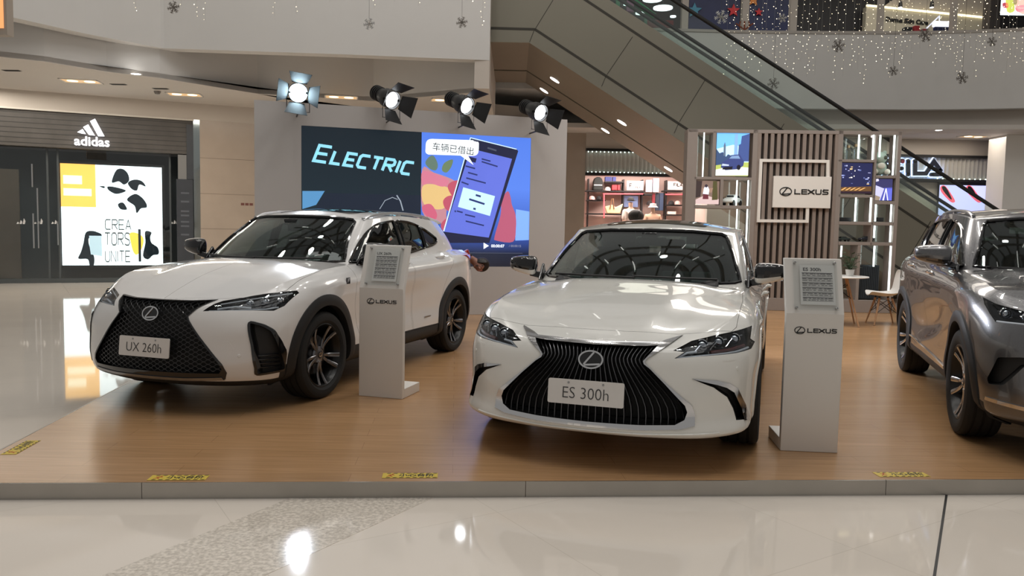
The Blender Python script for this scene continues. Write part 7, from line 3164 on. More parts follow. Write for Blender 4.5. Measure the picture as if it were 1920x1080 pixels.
def build_back_shop():
    P = FIP
    R = P.rect
    t = thing('sportswear_shop', 'sportswear shop front with a fluted light-trimmed sign band at the back of the hall', 'shop front', (0, 0, 0))
    xl, xr = P(1098, 300)[0], P(1876, 300)[0]
    zt, zb = 3.76, 3.04
    m = MB()
    m.box((-2, 23.3, 0), (xl, 24.0, ZC))
    struct(m.build('wall_back_stone', W['stone']))
    m = MB()
    m.box((xl, 23.28, zt + .03), (xr + 2.5, 23.6, ZC))
    struct(m.build('wall_back_upper', W['wall2']))
    for z, h, nm in ((zt - .05, .07, 'band_bar'), (zb - .03, .08, 'band_bar')):
        m = MB()
        m.box((xl, 23.16, z), (xr, 23.5, z + h))
        m.build(nm, W['black'], t)
    m = MB()
    n = 100
    rows = []
    pts = []
    for i in range(n * 4 + 1):
        x = xl + (xr - xl) * i / (n * 4)
        pts.append((x, 23.30 + .025 * math.cos(2 * PI * i / 4)))
    m.grid([[(x, y, zb) for x, y in pts], [(x, y, zt) for x, y in pts]])
    m.build('fluted_band', mat('flute_grey', (.50, .49, .46), .5, var=.03), t, smooth=True, angle=80)
    bulb = emis('band_lamp', (.82, 1, .88), 5)
    for i in range(24):
        x = P(1101.5 + i * 7.55, 330)[0]
        for z in (zb + .065, zt - .075):
            if z > 3.4 and i > 12:
                continue
            b = MB()
            b.sphere((x, 23.22, z), .015, 8)
            b.build('band_lamp', bulb, t)
    for i in range(12):
        x = P(1755 + i * 10, 337)[0]
        b = MB()
        b.sphere((x, 23.22, zb + .065), .018, 8)
        b.build('band_lamp', bulb, t)
    # big letters with a glowing edge
    k, o = 5.4, (1660, 200)
    navy = mat('sign_navy', (.012, .016, .035), .35)
    halo = emis('sign_halo', (.62, .74, 1.0), 1.8)
    q = lambda x, y: P(o[0] + x / k, o[1] + y / k)
    w = abs(q(40, 0)[0] - q(0, 0)[0])
    runs = [[q(-30, 715), q(-30, 555), q(-5, 552), q(150, 552)], [q(-30, 630), q(140, 630)], [q(205, 555), q(205, 690)], [q(275, 555), q(275, 680), q(385, 680), q(465, 560), q(530, 650)], [q(440, 690), q(540, 690)]]
    hm, nm2 = MB(), MB()
    for rr in runs:
        ribbon(hm, rr, w * 1.55, .02)
        ribbon(nm2, rr, w * 1.05, .05)
        for e in (rr[0], rr[-1]):
            hm.prism([(e[0] + p[0], e[1] + p[1]) for p in arc(0, 0, w * .775, w * .775, 0, 345, 16)], -.01, .01, 'z')
            nm2.prism([(e[0] + p[0], e[1] + p[1]) for p in arc(0, 0, w * .525, w * .525, 0, 345, 16)], -.025, .025, 'z')
    hm.xf(P.M(off=.10))
    hm.build('letter_glow', halo, t)
    nm2.xf(P.M(off=.14))
    nm2.build('sign_letter', navy, t)
    rd = MB()
    rd.prism([(q(150, 560)[0] + p[0], q(150, 560)[1] + p[1]) for p in arc(0, 0, w * .5, w * .5, 0, 345, 16)], -.025, .027, 'z')
    rd.xf(P.M(off=.14))
    rd.build('sign_letter', mat('sign_plum', (.22, .02, .05), .4), t)
    # wall and screen under the right part of the band
    m = MB()
    m.box((P(1330, 300)[0], 23.35, 0), (xr, 23.6, zb - .04))
    struct(m.build('wall_back_right', W['wall2']))
    r = R(1758, 348, 1875, 398)
    sc = thing('shop_screen', 'wide lavender video screen showing red trainers under the shop sign', 'screen', (0, 0, 0))
    m = MB()
    quad_box(m, (r[0] - .02, r[1] - .2, r[2], r[3] + .09), 0, .07)
    m.xf(P.M())
    m.build('screen_case', W['black'], sc)
    m = MB()
    quad_box(m, (r[0], r[1] - .2, r[2], r[3]), .07, .075)
    m.xf(P.M())
    f = m.build('screen', emis('screen_lavender', (.52, .55, .95), 1.1), sc)
    red, dkk = emis('screen_shoe', (.75, .12, .16), 1), mat('screen_ink', (.01, .01, .012), .5)
    for x0, x1, y0, y1 in ((555, 680, 825, 965), (815, 945, 825, 965), (1045, 1150, 820, 900)):
        s = MB()
        pp = [(x0 - 10, y0 - 12), (x0 + 40, y0 - 18), (x1 + 5, y1 - 25), (x1, y1 + 5), (x1 - 40, y1 - 5), (x0, y0 + 45)]
        s.prism(smooth_loop([q(*a) for a in pp], 4), .078, .079, 'z')
        s.xf(P.M())
        s.build('screen_picture', red, f)
        s = MB()
        pp = [(x0 + 5, y0 - 15), (x0 + 45, y0 - 5), (x1 - 25, y1 - 40), (x1 - 40, y1 - 30), (x0 + 15, y0 + 25)]
        s.prism(smooth_loop([q(*a) for a in pp], 3), .0795, .080, 'z')
        s.xf(P.M())
        s.build('screen_picture', dkk, f)
    # white pillar at the right
    m = MB()
    a = at_y(1876, 300, 22.0).x
    m.box((a, 21.8, 0), (a + 1.6, 22.6, ZC))
    struct(m.build('wall_pillar_right', W['white']))
    # interior
    m = MB()
    x2 = P(1330, 300)[0]
    m.box((xl - .3, 26.7, 0), (x2 + .3, 26.9, 3.49))
    m.box((xl - .3, 24.01, 0), (xl - .1, 26.6, 3.49))
    m.box((x2 + .1, 23.61, 0), (x2 + .3, 26.6, 3.49))
    struct(m.build('wall_shop_back', mat('shop_blush', (.60, .46, .42), .6)))
    m = MB()
    m.box((xl - .3, 23.55, 3.5), (x2 + .3, 26.8, 3.6))
    struct(m.build('ceiling_shop', W['wall']))
    B = Pl((0, 26.45), 0)
    kk, oo = 7.2, (1080, 270)
    g = lambda x, y: B(oo[0] + x / kk, oo[1] + y / kk)
    rk = thing('wall_racking', 'black shelf racking on the blush wall inside the sportswear shop', 'shelf', (0, 0, 0))
    m = MB()
    for x in (160, 632, 885, 1207):
        s = g(x, 600)[0]
        m.box((s - .02, 26.25, .2), (s + .02, 26.6, 3.1))
    m.build('upright', W['black'], rk)
    for x0, x1, y in ((120, 905, 645), (1160, 1420, 640), (380, 632, 520), (135, 385, 765), (130, 620, 948), (1175, 1410, 830), (1180, 1410, 960), (900, 1010, 690)):
        a, b = g(x0, y), g(x1, y)
        m = MB()
        m.box((a[0], 26.1, (a[1] + b[1]) / 2 - .02), (b[0], 26.6, (a[1] + b[1]) / 2 + .02))
        m.build('shelf_board', W['black'], rk)
    neon = emis('neon_red', (1, .08, .10), 1.6)
    for x0, y0, x1, y1 in ((350, 680, 880, 680), (362, 680, 362, 1000), (1180, 685, 1410, 685)):
        a, b = g(x0, y0), g(x1, y1)
        m = MB()
        m.bar((a[0], 26.08, a[1]), (b[0], 26.08, b[1]), .03, .03)
        m.build('neon_strip', neon, rk)

    def box_item(x0, y0, x1, y1, name, col, label, cat, y=26.12, d=.2, group=None):
        a, b = g(x0, y1), g(x1, y0)
        m = MB()
        w_, h_ = (b[0] - a[0]) / 2, b[1] - a[1]
        m.box((-w_, 0, 0), (w_, d, h_))
        o = m.build(name, mat('goods_%.2f_%.2f_%.2f' % col, col, .6), None, bevel=.01, loc=((a[0] + b[0]) / 2, y, a[1]))
        return tag(o, label, cat, group)
    box_item(378, 452, 470, 512, 'shoe_box', (.03, .04, .16), 'navy box on the top shop shelf, left of the narrow one', 'box')
    box_item(480, 452, 525, 512, 'shoe_box', (.04, .05, .20), 'narrow navy box on the top shop shelf', 'box')
    box_item(470, 560, 540, 628, 'shoe_box', (.40, .03, .04), 'red box on the shop shelf beside the white cap', 'box')
    box_item(545, 560, 578, 628, 'shoe_box', (.30, .03, .04), 'narrow red box on the shop shelf beside the brand board', 'box')
    box_item(1215, 915, 1325, 955, 'shoe_box', (.66, .60, .54), 'white box on the lowest right shop shelf', 'box')
    box_item(920, 495, 1010, 655, 'wall_cabinet', (.52, .48, .50), 'pale cabinet with a dark slot in the sportswear shop', 'cabinet')
    box_item(1015, 470, 1100, 655, 'wall_cabinet', (.50, .48, .58), 'pale lilac cabinet in the middle of the sportswear shop', 'cabinet')
    for x0, x1, y0, y1, wds, lab in ((665, 888, 508, 628, 'FILA', 'white board with a dark letter emblem in the sportswear shop'), (1212, 1418, 515, 622, 'FILA', 'white board with dark lettering at the right of the sportswear shop')):
        a, b = g(x0, y1), g(x1, y0)
        t3 = thing('brand_board', lab, 'sign', ((a[0] + b[0]) / 2, 26.1, a[1]), 0, 'white lettered boards')
        w_, h_ = (b[0] - a[0]) / 2, b[1] - a[1]
        m = MB()
        m.box((-w_, 0, 0), (w_, .05, h_))
        m.build('board', mat('board_white', (.70, .66, .66), .5), t3)
        L = MB()
        fm = Matrix.Translation((0, -.006, 0)) @ Matrix.Rotation(PI / 2, 4, 'X')
        if x0 < 700:
            fit_word(L, 'F', (-w_ * .68, h_ * .25), (-w_ * .38, h_ * .25), h_ * .45, .22, .004)
            fit_word(L, wds, (w_ * .05, h_ * .22), (w_ * .62, h_ * .22), h_ * .18, .24, .004)
            ribbon(L, [(-w_ * .06, h_ * .2), (-w_ * .06, h_ * .75)], .008, .004)
        else:
            fit_word(L, wds, (-w_ * .25, h_ * .42), (w_ * .88, h_ * .42), h_ * .34, .24, .004)
        L.xf(fm)
        L.build('board_lettering', W['black'], t3)
    # backpack
    a, b = g(215, 632), g(350, 455)
    bp = thing('backpack', 'black backpack with a white stripe on the shop shelf', 'backpack', ((a[0] + b[0]) / 2, 26.2, a[1]), 0)
    w_, h_ = (b[0] - a[0]) / 2, b[1] - a[1]
    m = MB()
    m.prism([(-w_, 0), (w_, 0), (w_, h_ * .6), (w_ * .8, h_ * .88), (w_ * .3, h_), (-w_ * .3, h_), (-w_ * .8, h_ * .88), (-w_, h_ * .6)], -.12, .1, 'y')
    m.build('bag', mat('bag_black', (.012, .016, .016), .7), bp, smooth=True, bevel=.03)
    m = MB()
    m.box((-w_ * .85, -.126, h_ * .36), (w_ * .85, -.12, h_ * .43))
    m.build('stripe', mat('stripe_white', (.6, .55, .55), .6), bp)
    # tote
    a, b = g(360, 940), g(600, 800)
    tb = thing('tote_bag', 'cream tote bag with brown handles in the sportswear shop', 'bag', ((a[0] + b[0]) / 2, 25.9, a[1]), 0)  # bag floats before the shelf; no hook holds it
    w_, h_ = (b[0] - a[0]) / 2, b[1] - a[1]
    m = MB()
    m.prism([(-w_ * .75, 0), (w_ * .7, 0), (w_, h_ * .9), (w_ * .2, h_ * .55), (-w_ * .2, h_ * .8), (-w_, h_ * .6)], -.09, .09, 'y')
    m.build('bag', mat('tote_cream', (.62, .50, .30), .7), tb, smooth=True, bevel=.02)
    m = MB()
    m.tube([(-w_ * .45, -.1, h_ * .4), (-w_ * .3, -.1, h_ * 1.3), (-w_ * .12, -.1, h_ * 1.35), (0, -.1, h_ * .4)], .02, 6)
    m.build('handle', mat('strap_brown', (.20, .10, .05), .7), tb, smooth=True)
    for x, y, c, lab in ((205, 757, (.55, .36, .36), 'pink cap on the left shop shelf'), (300, 757, (.014, .014, .016), 'black cap on the left shop shelf beside the pink one'), (415, 637, (.62, .52, .50), 'white cap on the top shop shelf beside the red boxes'), (1265, 822, (.015, .015, .03), 'black cap on the right shop shelf'), (1350, 822, (.56, .38, .36), 'pink cap on the right shop shelf'), (975, 822, (.016, .012, .012), 'black cap in the middle of the shop above the hatted mannequin')):
        s, z = g(x, y)
        small_cap((s, 26.2, z), c, lab)
    # picture
    r = (g(622, 850), g(830, 705))
    m = MB()
    m.box((r[0][0], 26.3, r[0][1]), (r[1][0], 26.34, r[1][1]))
    tag(m.build('wall_poster', mat('poster_blue', (.10, .14, .26), .6, var=.6, vscale=4), None), 'dark blue poster on the shop wall behind the capped mannequin', 'poster')
    # trousers/dark garment block and clothes
    for x0, x1, y0, y1, c, lab in ((1010, 1055, 670, 860, (.20, .02, .03), 'dark red garment hanging in the sportswear shop'), (1055, 1115, 665, 900, (.02, .03, .05), 'navy garment hanging in the sportswear shop'), (1110, 1170, 665, 900, (.03, .05, .10), 'dark blue garment hanging at the right of the navy one')):
        box_item(x0, y0, x1, y1, 'hanging_garment', c, lab, 'clothes', 26.25, .08)
    mp = at_y(1182, 405, 25.0)
    pz = MB()
    pz.box((mp.x - .4, 24.5, 0), (mp.x + 1.1, 25.4, .48))
    tag(pz.build('mannequin_plinth', W['wall2'], None), 'wide plinth carrying the two mannequins in the sportswear shop', 'plinth')
    f1 = figure_bust((mp.x, 25.0, .483), -PI / 2 + .5, 'mannequin in a white jacket and black cap in the sportswear shop', (.74, .68, .64), 'cap')
    f1.scale = (1.1, 1.1, 1.1)
    mp = at_y(1224, 405, 24.8)
    f1 = figure_bust((mp.x, 24.8, .483), -PI / 2, 'mannequin in a peach top and grey bucket hat in the sportswear shop', (.62, .42, .30), 'bucket')
    f1.scale = (1.0, 1.0, 1.0)
    a = at_y(1192, 412, 24.2)
    bg = thing('duffel_bag', 'large black bag in front of the capped mannequin', 'bag', (a.x, 24.2, a.z - .04), 0)
    m = MB()
    m.sphere((0, 0, .15), .22, 18, s=(1.1, .7, .95))
    m.build('bag', mat('bag_black', (.012, .016, .016), .7), bg, smooth=True)
    m = MB()
    m.tube([(.06, -.16, .1), (.08, -.12, .3), (.1, 0, .36)], .012, 6)
    m.build('strap', mat('strap_black', (.02, .02, .02), .5), bg)
    pl = MB()
    pl.box((a.x - .3, 24.02, 0), (a.x + .3, 24.38, a.z - .10))
    tag(pl.build('display_plinth', W['wall2'], None), 'low plinth under the black bag in the sportswear shop', 'plinth')
    ld = bpy.data.lights.new('shop_lamp', 'AREA')
    ld.energy = 250
    ld.size = 2.6
    ld.size_y = 1.6
    ld.shape = 'RECTANGLE'
    ld.color = (1, .84, .76)
    lo = bpy.data.objects.new('shop_lamp', ld)
    COL.objects.link(lo)
    lo.location = ((xl + x2) / 2, 24.9, 3.45)


# ------------------------------------------------------------------ upper level beyond the parapet
def build_upper(zt):
    U = Pl((10, 27.6), 0)
    z0, z1 = 5.4, 10.5
    m = MB()
    m.box((-6, 27.72, z0), (24, 27.9, z1))
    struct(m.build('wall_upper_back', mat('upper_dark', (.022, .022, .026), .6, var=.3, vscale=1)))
    m = MB()
    m.box((-6, 20.8, z1 - .3), (24, 27.6, z1))
    struct(m.build('ceiling_upper', W['dark']))
    t = thing('upper_shop', 'navy panelled shop front on the upper level beyond the parapet', 'shop front', (0, 0, 0))
    for x0, x1 in ((1290, 1385), (1400, 1480)):
        m = MB()
        quad_box(m, (U(x0, 40)[0], z0, U(x1, 40)[0], z1 - .4), .0, .1)
        m.xf(U.M())
        m.build('navy_panel', mat('panel_navy', (.018, .026, .085), .5, var=.25, vscale=3), t)
    for x in (1283, 1396, 1486):
        p = at_y(x, 40, 22.6)
        m = MB()
        m.box((p.x - .09, 22.5, ZF + .6), (p.x + .09, 22.7, z1 - .3))
        struct(m.build('wall_column_upper', W['wall2']))
    for x in (1650, 1787):
        p = at_y(x, 40, 22.6)
        m = MB()
        m.box((p.x - .06, 22.5, ZF + .6), (p.x + .06, 22.7, z1 - .3))
        struct(m.build('wall_column_upper', W['wall2']))
    t = thing('skincare_shop', 'pale skincare shop front with dark lettering on the upper level', 'shop front', (0, 0, 0))
    a, b = U(1617, 40)[0], U(1853, 40)[0]
    za, zb = U(1617, 16)[1], U(1850, 40)[1]
    m = MB()
    m.prism([(a, z0), (b, z0), (b, zb), (a, za)], .0, .25, 'z')
    m.xf(U.M())
    m.build('shop_wall', mat('shop_cream', (.62, .58, .46), .5), t)
    m = MB()
    m.prism([(a, za), (b, zb), (b, zb + .06), (a, za + .06)], .22, .30, 'z')
    m.xf(U.M())
    m.build('cove_lamp', emis('cove_lamp', (1, .88, .55), 1.6), t)
    m = MB()
    m.prism([(a + .6, za + .02), (b, zb + .06), (b, zb + .75), (a + 1.6, za + .75)], -.0, .10, 'z')
    m.xf(U.M())
    m.build('bulkhead', W['wall2'], t)
    p0, p1 = U(1656, 40), U(1730, 47)
    text('Derma Skin Care', (p1[0] - p0[0]) / 6.6, W['black'], 'shop_lettering', t, U.M((p0[0] + p1[0]) / 2, (p0[1] + p1[1]) / 2, .27, math.atan2(p1[1] - p0[1], p1[0] - p0[0])), depth=.02, bold=.008)
    for x, y in ((1688, 14), (1747, 14)):
        p = at_y(x, y, 26.5)
        l = thing('track_spot', 'small black track lamp above the skincare shop', 'lamp', p, 0, 'track lamps on the upper level')
        m = MB()
        m.lathe([(0, 0), (.07, 0), (.05, .18), (0, .18)], 14, 'z')
        m.tube([(0, 0, .16), (0, 0, z1 - .3 - p.z)], .015, 6)
        m.build('can', W['black'], l, smooth=True)
        m = MB()
        m.lathe([(0, -.004), (.06, -.004), (.06, .0), (0, .0)], 14, 'z')
        m.build('lens', W['down'], l)
    # counter goods
    for x, y, w_, h_, c, nm, lab, cat in ((1700, 66, .22, .30, (.03, .035, .04), 'display_stand', 'dark stand on the upper level left of the red seat', 'stand'), (1716, 58, .16, .22, (.50, .04, .05), 'red_seat', 'red seat on the upper level beside the dark stand', 'seat'), (1730, 60, .14, .16, (.45, .04, .06), 'red_seat', 'smaller red seat on the upper level below the slanted lamp', 'seat')):
        p = at_y(x, y + 6, 23.2)
        m = MB()
        m.box((-w_ / 2, -.1, ZF + .602 - p.z), (w_ / 2, .1, h_))
        o = m.build(nm, mat('goods_%.2f_%.2f_%.2f' % c, c, .5), None, bevel=.02, loc=(p.x, 23.2, p.z))
        tag(o, lab, cat)
    p = at_y(1766, 47, 23.4)
    k = thing('kiosk_sign', 'small kiosk with a bright white sign and navy body on the upper level', 'kiosk', p, 0)
    m = MB()
    m.box((-.26, -.06, -.06), (.26, .06, .10))
    m.build('lit_sign', emis('kiosk_white', (.85, .88, 1), 2.2), k, bevel=.03)
    m = MB()
    m.box((-.22, -.05, -.9), (.22, .05, -.06))
    m.build('kiosk_body', mat('kiosk_navy', (.02, .03, .10), .4), k)
    m = MB()
    m.bar((-.55, 0, -.22), (-.08, 0, .26), .03, .03)
    m.bar((-.08, 0, .26), (-.08, 0, .08), .02, .02)
    m.build('kiosk_lamp', emis('kiosk_strip', (.8, .85, 1), .8), k)
    # dark column and lit advertisement at the right
    p0, p1 = at_y(1853, 30, 24.5).x, at_y(1872, 30, 24.5).x
    m = MB()
    m.box((p0, 24.4, ZF + .6), (p1, 24.8, z1 - .3))
    struct(m.build('wall_column_dark', mat('column_brown', (.07, .06, .055), .5)))
    V = Pl((12, 24.4), 0)
    r = V.rect(1877, -30, 1960, 29)
    ad = thing('lit_advert', 'bright lit advertisement panel at the top right corner', 'light box', (0, 0, 0))
    m = MB()
    quad_box(m, (r[0] - .03, r[1] - .03, r[2], r[3]), -.12, 0)
    m.xf(V.M())
    m.build('advert_case', W['black'], ad)
    m = MB()
    quad_box(m, r, 0, .005)
    m.xf(V.M())
    f = m.build('advert_face', emis('advert_white', (.85, .97, 1), 1.5), ad)
    for pts, c in (([(1880, 6), (1889, 6), (1890, 14), (1881, 14)], (.45, .06, .10)), ([(1886, -8), (1898, -2), (1902, 20), (1888, 22)], (.60, .66, .12)), ([(1898, -20), (1930, -20), (1935, 22), (1908, 22)], (.95, .55, .45)), ([(1905, 12), (1925, 10), (1925, 22), (1907, 22)], (.75, .16, .22)), ([(1900, -4), (1908, -6), (1906, 8), (1900, 8)], (.10, .14, .05))):
        mb = MB()
        mb.prism(smooth_loop(V.poly(pts), 3), .006, .007, 'z')
        mb.xf(V.M())
        mb.build('advert_picture', emis('advert_%.2f_%.2f' % c[:2], c, 1.1), f)
    # festive decorations on the navy panels
    for x, y, c, s, lab in ((1373, 22, (.50, .02, .03), .22, 'red star decoration on the navy upper shop front'), (1410, 2, (.62, .22, .05), .22, 'orange star decoration at the top of the navy shop front'), (1420, 25, (.50, .30, .06), .14, 'small gold star decoration on the navy shop front'), (1300, 22, (.05, .22, .34), .26, 'blue star decoration near the left column upstairs')):
        sx, sz = U(x, y)
        m = MB()
        m.prism([(sx + s * (1 if i % 2 == 0 else .45) * math.cos(i * PI / 5 + PI / 2), sz + s * (1 if i % 2 == 0 else .45) * math.sin(i * PI / 5 + PI / 2)) for i in range(10)], .12, .17, 'z')
        m.xf(U.M())
        tag(m.build('panel_star', mat('star_%.2f' % c[0], c, .5), None), lab, 'decoration', 'star decorations upstairs')  # star sits just off the panel; nothing hangs it
    br = MB()
    for a, b in (((1396, 56), (1380, 44)), ((1396, 56), (1412, 44)), ((1396, 56), (1396, 40)), ((1386, 49), (1388, 40)), ((1406, 49), (1404, 40))):
        A, B = at_y(*a, 22.3), at_y(*b, 22.3)
        br.tube([A, B], .02, 6)
    tag(br.build('column_branch', mat('branch_red', (.22, .05, .02), .6), None), 'bare reddish branches at the foot of the upper column', 'decoration')  # branches stand free in front of the column; nothing hangs them
    # ceiling discs far left
    for x, y, r in ((1243, 15, .30), (1223, -1, .30), (1200, 25, .14), (1262, 31, .09), (1176, 8, .12)):
        p = at_y(x, y, 25.5)
        m = MB()
        m.lathe([(0, -.02), (r, -.02), (r, .02), (0, .02)], 28, 'z')
        o = m.build('disc_light', emis('disc_white', (.85, .95, 1), 2.0), None, loc=p)
        m2 = MB()
        m2.tube([(0, 0, .02), (0, 0, z1 - .3 - p.z)], .006, 5)
        m2.build('hanger', W['black'], o)
        tag(o, {1243: 'large white ceiling disc seen through the escalator glass', 1223: 'white ceiling disc cut by the top edge of the photo', 1200: 'small white disc lamp near the green display', 1262: 'smallest white disc lamp left of the upper column', 1176: 'small white disc lamp farthest to the left upstairs'}[x], 'lamp', 'disc lamps upstairs')
    for x, y, w_, h_, c, lab in ((1205, 15, .9, .16, (.02, .30, .12), 'green slanted display strip upstairs behind the escalator'), (1158, 6, .12, .3, (.03, .36, .16), 'green display panel upstairs at the far left'), (1181, 12, .22, .34, (.40, .16, .32), 'pink display figure upstairs beside the green strip'), (1210, 42, .1, .35, (.10, .26, .18), 'green bottle display upstairs above the parapet'), (1237, 46, .8, .22, (.20, .03, .03), 'dark red display counter upstairs')):
        p = at_y(x, y, 24.5)
        m = MB()
        m.box((-w_ / 2, -.08, -h_ / 2), (w_ / 2, .08, h_ / 2))
        if w_ == .9:
            m.xf(Matrix.Rotation(.6, 4, 'Y'))
        else:
            m.tube([(0, .05, -h_ / 2), (0, .05, z0 - p.z)], .02, 6)
        o = m.build('shop_display', mat('goods_%.2f_%.2f_%.2f' % c, c, .4), None, bevel=.03, loc=p)
        tag(o, lab, 'display', 'coloured displays upstairs')


def snowflake(p, size, label, mt):
    t = thing('snowflake_ornament', label, 'ornament', p, 0, 'hanging snowflake ornaments')
    m = MB()
    for k in range(6):
        a = k * PI / 3 + .2
        d = Vector((math.cos(a), 0, math.sin(a)))
        m.bar((0, 0, 0), d * size, size * .13, size * .10)
        for f in (.45, .72):
            for s in (-1, 1):
                b = a + s * .9
                q = Vector((math.cos(b), 0, math.sin(b)))
                m.bar(d * size * f, d * size * f + q * size * .32, size * .10, size * .08)
    for k in range(9):
        a = k * 2.4
        d = Vector((math.cos(a) * .8, .6, math.sin(a) * .8)).normalized()
        m.bar(d * -size * .7, d * size * .7, size * .06, size * .06)
    m.sphere((0, 0, 0), size * .16, 10)
    m.build('flake', mt, t)
    c = MB()
    c.tube([(0, 0, size * .9), (0, 0, 9.6 - p[2])], .003, 4)
    c.build('string', W['wire'], t)
    return t


def build_fairy(run, pr):
    silver = mat('tinsel_silver', (.55, .54, .52), .25, .9)
    dull = mat('tinsel_grey', (.22, .20, .18), .4, .6)
    Lq = [(325, 14, 'snowflake ornament before the left gallery, farthest left'), (692, 45, 'snowflake ornament before the left gallery above the screen wall'), (866, 42, 'snowflake ornament near the right end of the left gallery')]
    for x, y, lab in Lq:
        snowflake(at_y(x, y, 15.2 if x > 400 else 14.4), .11, lab, silver if x == 692 else dull)
    Rq = [(1352, 32, silver, .17, 'silver snowflake ornament in front of the navy upper shop, left of the column'), (1467, 34, silver, .11, 'silver snowflake ornament in front of the navy upper shop, right of the column'), (1572, 86, dull, .16, 'grey snowflake ornament below the parapet rail, left of the lettered shop'), (1675, 133, dull, .12, 'grey snowflake ornament in the middle of the curved parapet'), (1804, 146, dull, .15, 'lowest grey snowflake ornament on the curved parapet'), (1450, 157, dull, .15, 'grey snowflake ornament between the escalator handrails'), (1860, 78, dull, .12, 'grey snowflake ornament near the right edge of the parapet'), (1735, 66, dull, .17, 'grey snowflake ornament across the parapet rail below the kiosk')]
    for x, y, mt, s, lab in Rq:
        snowflake(at_y(x, y, 19.7), s, lab, mt)
    bulb = emis('fairy_bulb', (1, .84, .58), 4.5)
    rnd = random.Random(21)

    def curtain(name, label, cols, y_of, z_top, jitter):
        m, w = MB(), MB()
        for x, zb, dens in cols:
            y = y_of(x)
            w.tube([(x, y, z_top), (x, y, zb)], .0015, 3, caps=False)
            z = z_top
            while z > zb:
                q = Vector((x + rnd.uniform(-jitter, jitter), y + rnd.uniform(-.05, .05), z))
                r = rnd.choice((.005, .006, .008, .011))
                m.add([q + Vector(v) * r for v in ((1, 0, 0), (-1, 0, 0), (0, 1, 0), (0, -1, 0), (0, 0, 1), (0, 0, -1))], [(0, 2, 4), (2, 1, 4), (1, 3, 4), (3, 0, 4), (2, 0, 5), (1, 2, 5), (3, 1, 5), (0, 3, 5)])
                z -= rnd.uniform(.06, .16) * dens
        o = m.build(name, bulb, None)
        tag(o, label, 'string lights', None, 'stuff')
        wo = w.build('light_wire', mat('clear_wire', (.35, .34, .32), .4), o)
        wo['kind'] = 'stuff'
    cols = []
    x = 5.2
    while x < 14.2:
        cols.append((x, rnd.uniform(5.15, 6.1), rnd.uniform(.8, 1.5)))
        x += rnd.uniform(.09, .22)
    curtain('fairy_light_curtain', 'curtain of warm fairy lights hanging in front of the curved right parapet', cols, lambda x: 20.0 + .02 * abs(x - 9), 9.4, .06)
    cols = []
    x = -7.0
    while x < -.5:
        cols.append((x, rnd.uniform(5.12, 5.75), rnd.uniform(.6, 1.1)))
        x += rnd.uniform(.15, .42)
    curtain('fairy_light_curtain', 'short curtain of warm fairy lights hanging over the left gallery front', cols, lambda x: 14.9 + .0 * x, 9.4, .04)


def build_misc():
    # orange lit sign at the upper left corner
    a, b = at_y(-90, -60, 9.0), at_y(8, 53, 9.0)
    t = thing('hanging_sign', 'edge of an orange lit hanging sign at the top left corner', 'sign', (0, 0, 0))
    m = MB()
    m.box((a.x, 9.0, b.z - .07), (b.x + .03, 9.12, a.z))
    m.build('sign_case', mat('case_grey', (.38, .33, .28), .5), t)
    m = MB()
    m.box((a.x, 8.99, b.z), (b.x - .004, 9.0, a.z - .03))
    m.build('sign_face', emis('sign_orange', (.85, .36, .14), .95), t)
    m = MB()
    for x in (a.x + .1, b.x - .1):
        m.tube([(x, 9.06, a.z - .02), (x, 9.06, 9.6)], .008, 6)
    m.build('hanger', W['wire'], t)
    # lamps in the soffits
    gl = 'square lamps in the left gallery soffit'
    soffit_light(152, 152, ZC, 'sq', 'warm square ceiling lamp above the dark shop, left one', gl)
    soffit_light(346, 177, ZC, 'sq', 'warm square ceiling lamp above the dark shop, right one', gl)
    soffit_light(640, 182, ZC, 'sq', 'square ceiling lamp left of the second stage lamp', gl)
    soffit_light(838, 188, ZC, 'sq', 'square ceiling lamp left of the third stage lamp', gl)
    soffit_light(255, 138.5, ZC, 'round', 'round ceiling lamp near the edge of the left gallery soffit', None)
    soffit_light(1760, 244, ZC, 'round', 'round ceiling lamp in the right gallery soffit', None)
    soffit_light(1825, 256, ZC, 'sq', 'warm square ceiling lamp before the sign band on the right', None)
    p = at_z(295, 171, ZC)
    m = MB()
    m.lathe([(0, -.07), (.05, -.06), (.07, -.02), (.07, 0), (0, 0)], 20, 'z')
    o = m.build('smoke_detector', mat('detector_grey', (.20, .19, .18), .5), None, smooth=True, loc=(p.x, p.y, ZC))
    tag(o, 'small dark smoke detector on the left gallery soffit', 'detector')
    for x, y, lab in ((222, 158, 'slot air vent in the left soffit beside the left square lamp'), (301, 166, 'slot air vent in the left soffit near the detector'), (22, 132, 'slot air vent in the left soffit at the far left')):
        p = at_z(x, y, ZC)
        m = MB()
        m.box((-.16, -.05, -.006), (.16, .05, .0))
        for k in range(3):
            m.box((-.14, -.035 + k * .03, -.012), (.14, -.02 + k * .03, -.006), 1)
        o = m.build('air_vent', [mat('vent_grey', (.12, .11, .10), .6), W['black']], None, loc=(p.x, p.y, ZC))
        tag(o, lab, 'vent', 'air vents in the left soffit')


